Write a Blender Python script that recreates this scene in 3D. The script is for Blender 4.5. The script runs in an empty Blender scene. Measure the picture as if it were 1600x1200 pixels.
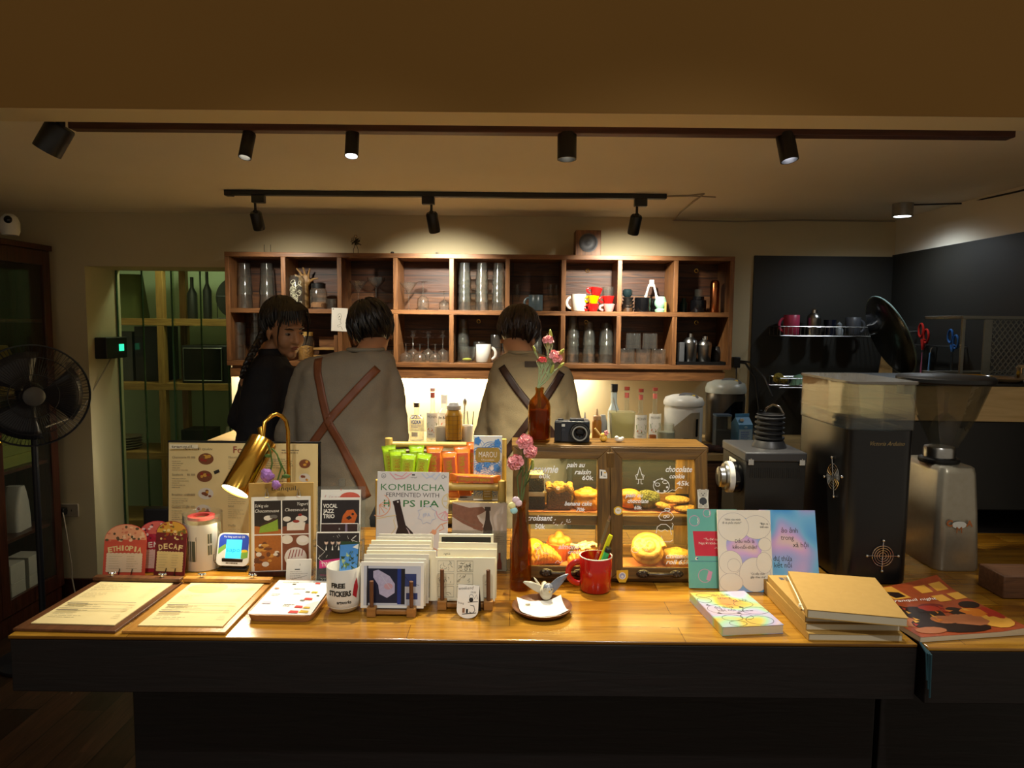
import bpy, math, random
from math import sin, cos, pi, radians as R, sqrt, atan2
from mathutils import Vector as V, Matrix as Mx
SC = bpy.context.scene
COL = SC.collection
TR, RO = Mx.Translation, Mx.Rotation
RND = random.Random(7)

# ------------------------------------------------------------ camera
EYE = V((0.0, 0.0, 1.62)); FPX = 1100.0
_t = math.atan(95 / FPX); _r = 0.0095
_F = V((0, cos(_t), -sin(_t))); _U0 = V((0, sin(_t), cos(_t))); _R0 = V((1, 0, 0))
_R = _R0 * cos(_r) + _U0 * sin(_r); _U = _U0 * cos(_r) - _R0 * sin(_r)
cam = bpy.data.objects.new('camera', bpy.data.cameras.new('camera')); COL.objects.link(cam)
cam.data.sensor_width = 36; cam.data.lens = 36 * FPX / 1600; cam.data.clip_start = 0.05
_m = Mx((_R, _U, -_F)).transposed().to_4x4(); _m.translation = EYE; cam.matrix_world = _m
SC.camera = cam

# ------------------------------------------------------------ world, view, cycles limits
SC.view_settings.view_transform = 'Standard'; SC.view_settings.look = 'None'
SC.view_settings.exposure = 0.2; SC.view_settings.gamma = 1; SC.view_settings.use_curve_mapping = False
w = bpy.data.worlds.new('cafe_evening'); SC.world = w; w.use_nodes = True
w.node_tree.nodes['Background'].inputs[0].default_value = (1.0, 0.86, 0.66, 1)
w.node_tree.nodes['Background'].inputs[1].default_value = 0.25
SC.cycles.transparent_max_bounces = 40; SC.cycles.max_bounces = 10
SC.cycles.sample_clamp_indirect = 2.0; SC.cycles.caustics_reflective = False; SC.cycles.caustics_refractive = False
SC.cycles.use_denoising = True

def ray(px, py):
    return _R * ((px - 800) / FPX) + _U * ((600 - py) / FPX) + _F
def at(px, py, Y):                       # a point of the place seen at (px, py), on the upright plane y = Y
    d = ray(px, py); return EYE + d * (Y / d.y)
def on(px, py, z):                       # the same on the level plane at height z
    d = ray(px, py); return EYE + d * ((z - EYE.z) / d.z)
def sc(p):                               # metres per photograph pixel at p
    return (V(p) - EYE).dot(_F) / FPX

# ------------------------------------------------------------ lights
def light(name, typ, loc, power, col, parent=None, aim=None, **kw):
    l = bpy.data.lights.new(name, typ); l.energy = power; l.color = col
    for k, v in kw.items(): setattr(l, k, v)
    o = bpy.data.objects.new(name, l); COL.objects.link(o); o.location = loc
    if aim is not None: o.rotation_euler = (V(aim) - V(loc)).to_track_quat('-Z', 'Y').to_euler()
    if parent: o.parent = parent; o.matrix_parent_inverse = parent.matrix_basis.inverted()
    return o
WARM = (1.0, 0.78, 0.42); NEUT = (1.0, 0.94, 0.8); COOL = (0.86, 0.95, 1.0)

# ------------------------------------------------------------ materials
def lin(h):
    h = h.lstrip('#'); c = [int(h[i:i + 2], 16) / 255 for i in (0, 2, 4)]
    return tuple(x / 12.92 if x <= .04045 else ((x + .055) / 1.055) ** 2.4 for x in c) + (1,)
_mc = {}
def pm(name, c1, c2=None, rough=.5, metal=0, scale=30, spec=.5, bump=0, stretch=(1, 1, 1), emit=0, coat=0, detail=3, alpha=1, aniso=None):
    if name in _mc: return _mc[name]
    m = bpy.data.materials.new(name); m.use_nodes = True; n = m.node_tree.nodes; L = m.node_tree.links
    b = n['Principled BSDF']; b.inputs['Roughness'].default_value = rough; b.inputs['Metallic'].default_value = metal
    b.inputs['Specular IOR Level'].default_value = spec; b.inputs['Coat Weight'].default_value = coat; b.inputs['Coat Roughness'].default_value = .08
    a = lin(c1); z = lin(c2) if c2 else tuple(x * .86 for x in a[:3]) + (1,)
    tc = n.new('ShaderNodeTexCoord'); mp = n.new('ShaderNodeMapping'); mp.inputs['Scale'].default_value = stretch
    no = n.new('ShaderNodeTexNoise'); no.inputs['Scale'].default_value = scale; no.inputs['Detail'].default_value = detail
    mi = n.new('ShaderNodeMix'); mi.data_type = 'RGBA'; mi.inputs[6].default_value = a; mi.inputs[7].default_value = z
    L.new(tc.outputs['Object'], mp.inputs[0]); L.new(mp.outputs[0], no.inputs['Vector'])
    L.new(no.outputs['Fac'], mi.inputs[0]); L.new(mi.outputs[2], b.inputs['Base Color'])
    if emit:
        L.new(mi.outputs[2], b.inputs['Emission Color']); b.inputs['Emission Strength'].default_value = emit
    if bump:
        bp = n.new('ShaderNodeBump'); bp.inputs['Strength'].default_value = bump; bp.inputs['Distance'].default_value = .01
        L.new(no.outputs['Fac'], bp.inputs['Height']); L.new(bp.outputs[0], b.inputs['Normal'])
    if alpha < 1: b.inputs['Alpha'].default_value = alpha
    _mc[name] = m; return m
def wood(name, c1, c2, axis='x', rough=.45, scale=6, plank=None, c3=None, swap=None, coat=0, gap=.003, bump=.25, mort=(.06, .04, .03, 1)):
    """Streaky grain along an axis; plank=(length, width) adds boards with fine dark joints."""
    if name in _mc: return _mc[name]
    m = bpy.data.materials.new(name); m.use_nodes = True; n = m.node_tree.nodes; L = m.node_tree.links
    b = n['Principled BSDF']; b.inputs['Roughness'].default_value = rough; b.inputs['Coat Weight'].default_value = coat; b.inputs['Coat Roughness'].default_value = .15
    tc = n.new('ShaderNodeTexCoord'); sp = n.new('ShaderNodeSeparateXYZ'); cb = n.new('ShaderNodeCombineXYZ')
    L.new(tc.outputs['Object'], sp.inputs[0])
    o = {'x': (0, 1, 2), 'y': (1, 0, 2), 'z': (2, 0, 1)}[axis] if swap is None else swap
    for i in range(3): L.new(sp.outputs[o[i]], cb.inputs[i])
    mp = n.new('ShaderNodeMapping'); mp.inputs['Scale'].default_value = (1, 11, 11); L.new(cb.outputs[0], mp.inputs[0])
    n1 = n.new('ShaderNodeTexNoise'); n1.inputs['Scale'].default_value = scale; n1.inputs['Detail'].default_value = 6; n1.inputs['Distortion'].default_value = 1.2
    L.new(mp.outputs[0], n1.inputs['Vector'])
    rp = n.new('ShaderNodeValToRGB'); rp.color_ramp.elements[0].position = .3; rp.color_ramp.elements[1].position = .7
    rp.color_ramp.elements[0].color = lin(c2); rp.color_ramp.elements[1].color = lin(c1); L.new(n1.outputs['Fac'], rp.inputs[0])
    out = rp.outputs[0]
    if plank:
        br = n.new('ShaderNodeTexBrick'); br.offset = .37; br.inputs['Scale'].default_value = 1
        br.inputs['Brick Width'].default_value = plank[0]; br.inputs['Row Height'].default_value = plank[1]
        br.inputs['Mortar Size'].default_value = gap; br.inputs['Mortar Smooth'].default_value = .2
        br.inputs['Color1'].default_value = (1, 1, 1, 1); br.inputs['Color2'].default_value = lin(c3 or '#9a8a78'); br.inputs['Mortar'].default_value = mort
        L.new(cb.outputs[0], br.inputs['Vector'])
        mu = n.new('ShaderNodeMix'); mu.data_type = 'RGBA'; mu.blend_type = 'MULTIPLY'; mu.inputs[0].default_value = 1
        L.new(out, mu.inputs[6]); L.new(br.outputs['Color'], mu.inputs[7]); out = mu.outputs[2]
    L.new(out, b.inputs['Base Color'])
    if bump:
        bp = n.new('ShaderNodeBump'); bp.inputs['Strength'].default_value = bump; bp.inputs['Distance'].default_value = .004
        L.new(n1.outputs['Fac'], bp.inputs['Height']); L.new(bp.outputs[0], b.inputs['Normal'])
    _mc[name] = m; return m
def glass(name, tint='#ffffff', body=.0, bodycol='#ffffff', rough=.02, ior=1.5, gain=1.0):
    """Thin clear glass or plastic: passes light straight through, mirrors it at a grazing angle; body adds a milky share."""
    if name in _mc: return _mc[name]
    m = bpy.data.materials.new(name); m.use_nodes = True; n = m.node_tree.nodes; L = m.node_tree.links; n.clear()
    out = n.new('ShaderNodeOutputMaterial'); tr = n.new('ShaderNodeBsdfTransparent'); tr.inputs[0].default_value = lin(tint)
    gl = n.new('ShaderNodeBsdfGlossy'); gl.inputs['Roughness'].default_value = rough
    fr = n.new('ShaderNodeLayerWeight'); pw = n.new('ShaderNodeMath'); pw.operation = 'POWER'; pw.inputs[1].default_value = 3.2; L.new(fr.outputs['Facing'], pw.inputs[0])
    ad0 = n.new('ShaderNodeMath'); ad0.inputs[1].default_value = .045; L.new(pw.outputs[0], ad0.inputs[0]); fr = ad0
    no = n.new('ShaderNodeTexNoise'); no.inputs['Scale'].default_value = 40; tc = n.new('ShaderNodeTexCoord'); L.new(tc.outputs['Object'], no.inputs['Vector'])
    bp = n.new('ShaderNodeBump'); bp.inputs['Strength'].default_value = .08; bp.inputs['Distance'].default_value = .005
    L.new(no.outputs['Fac'], bp.inputs['Height']); L.new(bp.outputs[0], gl.inputs['Normal'])
    ma = n.new('ShaderNodeMath'); ma.operation = 'MULTIPLY'; ma.inputs[1].default_value = gain; ma.use_clamp = True; L.new(fr.outputs[0], ma.inputs[0])
    mx = n.new('ShaderNodeMixShader'); L.new(ma.outputs[0], mx.inputs[0]); L.new(gl.outputs[0], mx.inputs[2])
    if body:
        df = n.new('ShaderNodeBsdfDiffuse'); df.inputs[0].default_value = lin(bodycol)
        tl = n.new('ShaderNodeBsdfTranslucent'); tl.inputs[0].default_value = lin(bodycol)
        ad = n.new('ShaderNodeMixShader'); ad.inputs[0].default_value = .5; L.new(df.outputs[0], ad.inputs[1]); L.new(tl.outputs[0], ad.inputs[2])
        m2 = n.new('ShaderNodeMixShader'); m2.inputs[0].default_value = body; L.new(tr.outputs[0], m2.inputs[1]); L.new(ad.outputs[0], m2.inputs[2]); L.new(m2.outputs[0], mx.inputs[1])
    else: L.new(tr.outputs[0], mx.inputs[1])
    L.new(mx.outputs[0], out.inputs[0]); _mc[name] = m; return m
def glow(name, col, s):
    if name in _mc: return _mc[name]
    m = bpy.data.materials.new(name); m.use_nodes = True; b = m.node_tree.nodes['Principled BSDF']
    b.inputs['Base Color'].default_value = lin(col); b.inputs['Emission Color'].default_value = lin(col); b.inputs['Emission Strength'].default_value = s
    _mc[name] = m; return m
def rainbow(name, stops, sx=6, rough=.25, dis=.6):
    """Holographic foil: a smooth run of pastel hues."""
    m = bpy.data.materials.new(name); m.use_nodes = True; n = m.node_tree.nodes; L = m.node_tree.links; b = n['Principled BSDF']
    b.inputs['Roughness'].default_value = rough
    tc = n.new('ShaderNodeTexCoord'); no = n.new('ShaderNodeTexNoise'); no.inputs['Scale'].default_value = sx; no.inputs['Detail'].default_value = 0; no.inputs['Distortion'].default_value = dis
    rp = n.new('ShaderNodeValToRGB'); e = rp.color_ramp.elements
    while len(e) < len(stops): e.new(.5)
    for i, (p, c) in enumerate(stops): e[i].position = p; e[i].color = lin(c)
    L.new(tc.outputs['Object'], no.inputs['Vector']); L.new(no.outputs['Fac'], rp.inputs[0]); L.new(rp.outputs[0], b.inputs['Base Color'])
    return m

# ------------------------------------------------------------ mesh builder
_tx = {}
def text_geo(t, shear=0, bold=0):
    if 'M' in t: bold = 0
    k = (t, shear, bold)
    if k not in _tx:
        cu = bpy.data.curves.new('t', 'FONT'); cu.body = t; cu.resolution_u = 2; cu.shear = shear; cu.offset = bold; cu.align_x = 'LEFT'; cu.fill_mode = 'FRONT'
        o = bpy.data.objects.new('t', cu); me = o.to_mesh()
        vs = [tuple(v.co)[:2] for v in me.vertices]; fs = [tuple(p.vertices) for p in me.polygons]
        o.to_mesh_clear(); bpy.data.objects.remove(o); bpy.data.curves.remove(cu)
        _tx[k] = (vs, fs)
    return _tx[k]
class MB:
    def __init__(s, S=1.0, M=None):
        s.v = []; s.f = []; s.m = []; s.S = S; s.M = M or Mx.Identity(4); s.k = 0; s.z = 0.0
    def add(s, vs, fs, k=None):
        b = len(s.v); k = s.k if k is None else k
        s.v += [s.M @ (V(p) * s.S) for p in vs]; s.f += [tuple(i + b for i in f) for f in fs]; s.m += [k] * len(fs); return s
    def box(s, x0, x1, y0, y1, z0, z1, k=None):
        return s.add([(x0, y0, z0), (x1, y0, z0), (x1, y1, z0), (x0, y1, z0), (x0, y0, z1), (x1, y0, z1), (x1, y1, z1), (x0, y1, z1)],
                     [(0, 3, 2, 1), (4, 5, 6, 7), (0, 1, 5, 4), (1, 2, 6, 5), (2, 3, 7, 6), (3, 0, 4, 7)], k)
    def lathe(s, prof, n=24, c=(0, 0, 0), k=None, flute=None):
        vs = []; fs = []; rows = []
        for r, z in prof:
            if r < 1e-9: rows.append([len(vs)]); vs.append((c[0], c[1], c[2] + z))
            else:
                rows.append(list(range(len(vs), len(vs) + n)))
                for i in range(n):
                    a = 2 * pi * i / n; q = r * (1 + (flute[1] * cos(a * flute[0]) if flute else 0)); vs.append((c[0] + q * cos(a), c[1] + q * sin(a), c[2] + z))
        for A, B in zip(rows, rows[1:]):
            for i in range(n):
                j = (i + 1) % n
                if len(A) == 1 and len(B) == 1: break
                if len(A) == 1: fs.append((A[0], B[i], B[j])[::-1])
                elif len(B) == 1: fs.append((A[i], A[j], B[0]))
                else: fs.append((A[i], A[j], B[j], B[i]))
        return s.add(vs, fs, k)
    def tube(s, pts, r, n=8, k=None, closed=False, capped=True, flat=1.0):
        pts = [V(p) for p in pts]; N = len(pts); rs = r if isinstance(r, (list, tuple)) else [r] * N
        T = [(pts[(i + 1) % N] - pts[i - 1] if closed else pts[min(i + 1, N - 1)] - pts[max(i - 1, 0)]).normalized() for i in range(N)]
        u = T[0].orthogonal().normalized(); vs = []; fs = []
        if abs(T[0].z) < .99: u = T[0].cross(V((0, 0, 1))).normalized()
        for i in range(N):
            u = (u - T[i] * u.dot(T[i])).normalized(); w_ = T[i].cross(u)
            for j in range(n):
                a = 2 * pi * j / n; vs.append(pts[i] + u * (rs[i] * cos(a)) + w_ * (rs[i] * flat * sin(a)))
        for i in range(N if closed else N - 1):
            for j in range(n):
                a, b = i * n + j, i * n + (j + 1) % n; c, d = ((i + 1) % N) * n + (j + 1) % n, ((i + 1) % N) * n + j
                fs.append((a, b, c, d))
        if capped and not closed: fs += [tuple(range(n))[::-1], tuple(range((N - 1) * n, N * n))]
        return s.add(vs, fs, k)
    def ell(s, c, r, n=14, m=9, k=None, rot=None):
        r = r if isinstance(r, (list, tuple)) else (r, r, r); vs = [V((0, 0, -1))]; fs = []
        for i in range(1, m):
            t = -pi / 2 + pi * i / m
            vs += [V((cos(t) * cos(2 * pi * j / n), cos(t) * sin(2 * pi * j / n), sin(t))) for j in range(n)]
        vs.append(V((0, 0, 1))); e = len(vs) - 1
        for j in range(n):
            q = (j + 1) % n; fs.append((0, 1 + q, 1 + j)); fs.append((e, e - n + j, e - n + q))
            for i in range(m - 2): a = 1 + i * n; fs.append((a + j, a + q, a + n + q, a + n + j))
        vs = [V((p.x * r[0], p.y * r[1], p.z * r[2])) for p in vs]
        if rot: vs = [rot @ p for p in vs]
        return s.add([p + V(c) for p in vs], fs, k)
    def limb(s, p0, r0, p1, r1, n=14, k=None):
        s.tube([p0, p1], [r0, r1], n, k); s.ell(p0, r0, n, 8, k); return s.ell(p1, r1, n, 8, k)
    def prism(s, pts, z0, z1, k=None):
        n = len(pts)
        return s.add([(x, y, z0) for x, y in pts] + [(x, y, z1) for x, y in pts],
                     [tuple(range(n))[::-1], tuple(range(n, 2 * n))] + [(i, (i + 1) % n, n + (i + 1) % n, n + i) for i in range(n)], k)
    def loft(s, rings, k=None, caps=True, closed=True):
        n = len(rings[0]); vs = [p for r in rings for p in r]; fs = []
        for i in range(len(rings) - 1):
            for j in range(n if closed else n - 1): q = (j + 1) % n; fs.append((i * n + j, i * n + q, (i + 1) * n + q, (i + 1) * n + j))
        if caps: fs += [tuple(range(n))[::-1], tuple(range((len(rings) - 1) * n, len(rings) * n))]
        return s.add(vs, fs, k)
    # flat drawing in the local XY plane (prints and lettering on a sheet), each call a hair above the last
    def _up(s): s.z += 3e-5 / s.S; return s.z
    def rect(s, x0, y0, x1, y1, k): z = s._up(); return s.add([(x0, y0, z), (x1, y0, z), (x1, y1, z), (x0, y1, z)], [(0, 1, 2, 3)], k)
    def poly(s, pts, k): z = s._up(); return s.add([(x, y, z) for x, y in pts], [tuple(range(len(pts)))], k)
    def disc(s, x, y, r, k, ry=None, n=20, a0=0, a1=2 * pi): return s.poly([(x + r * cos(a0 + (a1 - a0) * i / n), y + (ry or r) * sin(a0 + (a1 - a0) * i / n)) for i in range(n if a1 - a0 > 6.2 else n + 1)], k)
    def stroke(s, pts, w, k, closed=False):
        z = s._up(); P = [V(p).to_2d() if len(p) > 2 else V((p[0], p[1])) for p in pts]; N = len(P); vs = []; fs = []
        for i in range(N):
            d = (P[(i + 1) % N] - P[i - 1]) if closed else (P[min(i + 1, N - 1)] - P[max(i - 1, 0)])
            d = d.normalized() if d.length else V((1, 0)); q = V((-d.y, d.x)) * w / 2
            vs += [(P[i].x + q.x, P[i].y + q.y, z), (P[i].x - q.x, P[i].y - q.y, z)]
        for i in range(N if closed else N - 1): j = (i + 1) % N; fs.append((2 * i, 2 * i + 1, 2 * j + 1, 2 * j))
        return s.add(vs, fs, k)
    def ring(s, x, y, r, w, k, ry=None, n=24): return s.stroke([(x + r * cos(2 * pi * i / n), y + (ry or r) * sin(2 * pi * i / n)) for i in range(n)], w, k, True)
    def text(s, t, x, y, size, k, al='C', w=None, sh=0, bold=0, rot=0):
        vs, fs = text_geo(t, sh, bold)
        if not vs: return s
        x0 = min(p[0] for p in vs); x1 = max(p[0] for p in vs); q = size
        qx = (w / (x1 - x0)) if w else size; off = {'C': (x0 + x1) / 2, 'L': x0, 'R': x1}[al]; z = s._up(); c, n_ = cos(rot), sin(rot)
        pts = [((p[0] - off) * qx, p[1] * q) for p in vs]
        return s.add([(x + a * c - b * n_, y + a * n_ + b * c, z) for a, b in pts], fs, k)
    def lines(s, x0, y0, x1, y1, n, k, h=.35, seed=1, fill=(.55, 1)):     # unreadably small print, as fine rules
        r = random.Random(seed); d = (y1 - y0) / n
        for i in range(n):
            y = y1 - d * (i + .5); e = x0 + (x1 - x0) * r.uniform(*fill); x = x0
            while x < e - .02 * (x1 - x0):
                q = min(e, x + (x1 - x0) * r.uniform(.06, .2)); s.rect(x, y - d * h / 2, q, y + d * h / 2, k); x = q + (x1 - x0) * .025
        return s
    def build(s, name, mats, parent=None, bev=0, loc=None, rot=None, sharp=38, seg=2):
        me = bpy.data.meshes.new(name); me.from_pydata(s.v, [], s.f)
        for m in (mats if isinstance(mats, (list, tuple)) else [mats]): me.materials.append(m)
        me.polygons.foreach_set('material_index', s.m); me.polygons.foreach_set('use_smooth', [True] * len(s.f)); me.update()
        me.set_sharp_from_angle(angle=R(sharp))
        o = bpy.data.objects.new(name, me); COL.objects.link(o)
        if parent: o.parent = parent
        if loc is not None: o.location = loc
        if rot is not None: o.rotation_euler = rot
        if bev:
            b = o.modifiers.new('bevel', 'BEVEL'); b.width = bev; b.segments = seg; b.limit_method = 'ANGLE'; b.angle_limit = R(40)
        return o
def LA(*a, **k): return MB().lathe(*a, **k)
def LS(s, *a, **k): return MB(s).lathe(*a, **k)
def BX(*a): return MB().box(*a)
def tag(o, label, cat, group=None, kind=None):
    o['label'] = label; o['category'] = cat
    if group: o['group'] = group
    if kind: o['kind'] = kind
    return o
def thing(name, label, cat, loc=(0, 0, 0), rz=0, group=None):
    o = bpy.data.objects.new(name, None); COL.objects.link(o); o.empty_display_size = .05
    o.location = loc; o.rotation_euler = (0, 0, rz); bpy.context.view_layer.update() if False else None
    return tag(o, label, cat, group)
def struct(o): o['kind'] = 'structure'; return o
def dup(root, loc, rz=0, label=None, scale=None, group=None):
    r = root.copy(); COL.objects.link(r); r.location = loc; r.rotation_euler = (root.rotation_euler[0], root.rotation_euler[1], rz)
    if label: r['label'] = label
    if group: r['group'] = group
    if scale: r.scale = (scale if isinstance(scale, tuple) else (scale,) * 3)
    for ch in KIDS.get(root.name, []):
        c = ch.copy(); COL.objects.link(c); c.parent = r
        for g in KIDS.get(ch.name, []):
            d = g.copy(); COL.objects.link(d); d.parent = c
    return r
class _Kids:                              # children by parent name, read when a thing is copied
    def get(s, n, d=()): return list(bpy.data.objects[n].children)
KIDS = _Kids()
def upright(lean=0): return (R(90 - lean), 0, 0)
def sheet(name, mats, w, h, S, parent=None, t=.0012, tagas=None, loc=None, lean=0, rz=0, draw=None, flat=False, round_=0, cx=0):
    """A thin board or print, w by h in units of S, standing on its lower edge (or lying, flat=True); draw(mb) prints on its face."""
    mb = MB(S)
    tt = t / S
    if round_:
        pts = []
        for cx_, cy_, a in ((w / 2 - round_, round_, -pi / 2), (w / 2 - round_, h - round_, 0), (-w / 2 + round_, h - round_, pi / 2), (-w / 2 + round_, round_, pi)):
            pts += [(cx_ + round_ * cos(a + pi / 2 * i / 6), cy_ + round_ * sin(a + pi / 2 * i / 6)) for i in range(7)]
        mb.prism(pts, -tt, 0, 0)
    else: mb.box(-w / 2, w / 2, 0, h, -tt, 0, 0)
    if draw: draw(mb)
    o = mb.build(name, mats, parent, loc=loc)
    o.rotation_mode = 'XYZ'
    q = RO(rz, 3, 'Z') @ (Mx.Identity(3) if flat else RO(R(90 - lean), 3, 'X'))
    o.rotation_euler = q.to_euler()
    if tagas: tag(o, *tagas)
    return o
# ------------------------------------------------------------ shared materials
M = {}
M['plaster'] = pm('cream_plaster', '#f8f1e2', '#efe7d4', .85, scale=3, bump=.03)
M['plaster_grey'] = pm('grey_plaster', '#a79a86', '#978a76', .85, scale=3, bump=.03)
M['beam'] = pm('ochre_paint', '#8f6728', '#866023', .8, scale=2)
M['soffit'] = pm('ochre_with_bounce_light', '#efe0b8', '#e4d4aa', .8, scale=2)  # beam underside: bounce light off the counter is put into this paler colour
M['black_wall'] = pm('blackboard_paint', '#2a2823', '#23221e', .55, scale=5)
M['floor'] = wood('dark_floor_boards', '#5a3a28', '#3b2418', 'y', .4, 4, (1.4, .14), '#7a6a5a')
M['counter'] = wood('golden_butcher_block', '#bb8a2e', '#8e6019', 'x', .24, 4, (.62, .075), '#c2ab80', coat=.35, gap=.001, bump=.08, mort=(.4, .33, .25, 1))
M['counter_dark'] = wood('dark_counter_front', '#140907', '#0c0605', 'x', .6, 4)
M['shelf'] = wood('walnut_shelf_board', '#8f6035', '#5d3a1d', 'x', .5, 5)
M['shelf_v'] = wood('walnut_shelf_upright', '#8f6035', '#5d3a1d', 'z', .5, 5)
M['shelf_back'] = wood('walnut_back_planks', '#7c5029', '#3f2411', 'x', .55, 4, (3.5, .1), '#b59b80', swap=(0, 2, 1), gap=.003, bump=.5)
M['pine'] = wood('pine_rack', '#b38a4a', '#8d6630', 'x', .5, 5)
M['pine_v'] = wood('pine_rack_post', '#b38a4a', '#8d6630', 'z', .5, 5)
M['cab'] = wood('mahogany', '#4a2417', '#2c130c', 'z', .35, 4)
M['brown_rail'] = wood('dark_red_batten', '#5a3325', '#412318', 'x', .5, 4)
M['black'] = pm('black_powder_coat', '#121212', '#0c0c0d', .42, scale=40)
M['black_gloss'] = pm('black_gloss', '#0c0c0e', '#08080a', .18, scale=20)
M['rubber'] = pm('black_rubber', '#17171a', '#101012', .55, scale=30)
M['grey_plastic'] = pm('grey_plastic', '#5b5c5e', '#4e4f52', .5, scale=30)
M['steel'] = pm('brushed_steel', '#b9b9b6', '#9c9c9a', .28, 1, scale=60)
M['chrome'] = pm('chrome', '#e4e4e2', '#d0d0ce', .1, 1, scale=20)
M['brass'] = pm('polished_brass', '#d9a94a', '#c08f34', .17, 1, scale=12)
M['copper'] = pm('brushed_copper', '#c67b4b', '#a9603a', .25, 1, scale=30)
M['white'] = pm('white_glaze', '#e9e6dc', '#dedacd', .25, scale=15)
M['white_plastic'] = pm('white_plastic', '#e3e2da', '#d6d5cc', .35, scale=15)
M['paper'] = pm('white_paper', '#f1ede2', '#e8e3d5', .8, scale=25)
M['cream'] = pm('cream_paper', '#e4cf96', '#dac488', .8, scale=18)
M['ivory'] = pm('ivory_card', '#efe6c8', '#e5dab8', .8, scale=18)
M['kraft'] = pm('kraft_card', '#b9944f', '#ab8743', .75, scale=60)
M['ink'] = pm('black_ink', '#1a1713', '#221e18', .7, scale=30)
M['grey_ink'] = pm('grey_ink', '#6d6350', '#7c715c', .8, scale=30)
M['pale_ink'] = pm('pale_ink', '#b3a47d', '#a99a74', .8, scale=30)
M['white_ink'] = pm('white_chalk_marker', '#ffffff', '#f2f2ee', .6, scale=30)
M['red'] = pm('red_glaze', '#b3150f', '#a5110c', .2, scale=15, coat=.4)
M['glass'] = glass('clear_glass', '#fcfdfb', .022, '#f6f8f2', .1, gain=1.15)
M['glass_dim'] = glass('thin_clear_glass', '#fbfcfa', .015, '#e6ece0', .05, gain=.35)
M['glass_green'] = glass('green_tinted_pane', '#eaf0e4', .006, '#9fc0a0', gain=.35)
M['acrylic'] = glass('clear_acrylic', '#f2f4f2', .04, '#e8ecec', gain=.6)
M['amber'] = glass('amber_glass', '#eacb82', .1, '#9a5a14', gain=.6)
M['cord'] = pm('pale_cord', '#a59a86', '#958a77', .6, scale=30)
M['black_cord'] = pm('black_cord', '#15151a', '#101014', .5, scale=30)

# ------------------------------------------------------------ the room
b1 = on(800, 176, 2.15).y; b2 = on(800, 197, 2.15).y
CZ = 2.216; XL, XR = -3.0, 2.14; YB = 4.0; ZC = 0.92
def sbox(name, m, *b): mb = BX(*b); return struct(mb.build(name, m))
sbox('floor', M['floor'], XL - 1.2, 2.4, -1.5, 6.0, -.05, 0)
sbox('ceiling', M['plaster'], XL, XR + .1, b2 - .02, YB + .35, CZ, CZ + .05)
ol, orr, ot = -2.41, -1.60, 1.918
mb = BX(XL, ol, YB, YB + .35, 0, CZ); mb.box(ol, orr, YB, YB + .35, ot, CZ); mb.box(orr, XR + .1, YB, YB + .35, 0, CZ)
struct(mb.build('wall_back', pm('cream_wall_plaster', '#d8cba6', '#c8ba94', .85, scale=3)))
sbox('wall_right', M['plaster'], XR, XR + .1, 1.75, YB, 0, CZ)
sbox('wall_left', M['plaster_grey'], XL - .1, XL, -1.5, YB + .35, 0, 2.95)
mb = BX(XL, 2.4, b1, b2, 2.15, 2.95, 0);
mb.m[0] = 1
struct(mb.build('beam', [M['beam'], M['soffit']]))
sbox('baseboard_back', M['cab'], XL, ol - .001, YB - .018, YB, 0, .112)
# the blackboard painted panels behind the right end of the bar
sbox('trim_panel_back', M['black_wall'], 1.352, XR - .012, YB - .012, YB, .9, 2.01)
sbox('trim_panel_right', M['black_wall'], XR - .012, XR, 1.96, YB, .9, 2.02)
# store room behind the glass
sbox('wall_store_rear', pm('pale_green_wall', '#b9c7a4', '#a8b694', .85, scale=3), -4.2, -.9, 5.75, 5.85, 0, 2.6)
sbox('wall_store_left', pm('pale_green_wall', '#b9c7a4'), -4.2, -4.1, YB + .35, 5.75, 0, 2.6)
sbox('wall_store_right', pm('pale_green_wall', '#b9c7a4'), -1.0, -.9, YB + .35, 5.75, 0, 2.6)
sbox('ceiling_store', M['plaster'], -4.2, -.9, YB + .35, 5.85, 2.6, 2.65)
g = None
xs = [ol + .002, -2.26, -2.075, -1.905, -1.74, orr - .002]
for i in range(5):
    mb = BX(xs[i] + .001, xs[i + 1] + .012 if i < 4 else xs[i + 1], 4.30 + .012 * (i % 2), 4.308 + .012 * (i % 2), 0.002, ot - .002)
    g = struct(mb.build('window_%d' % (i + 1), M['glass_green']))
    mb = BX(xs[i] + .001, xs[i] + .006, 4.297 + .012 * (i % 2), 4.311 + .012 * (i % 2), 0.002, ot - .002); mb.build('pane_edge', pm('green_glass_edge', '#3d5a40', '#2e4a34', .2), g)

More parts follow.
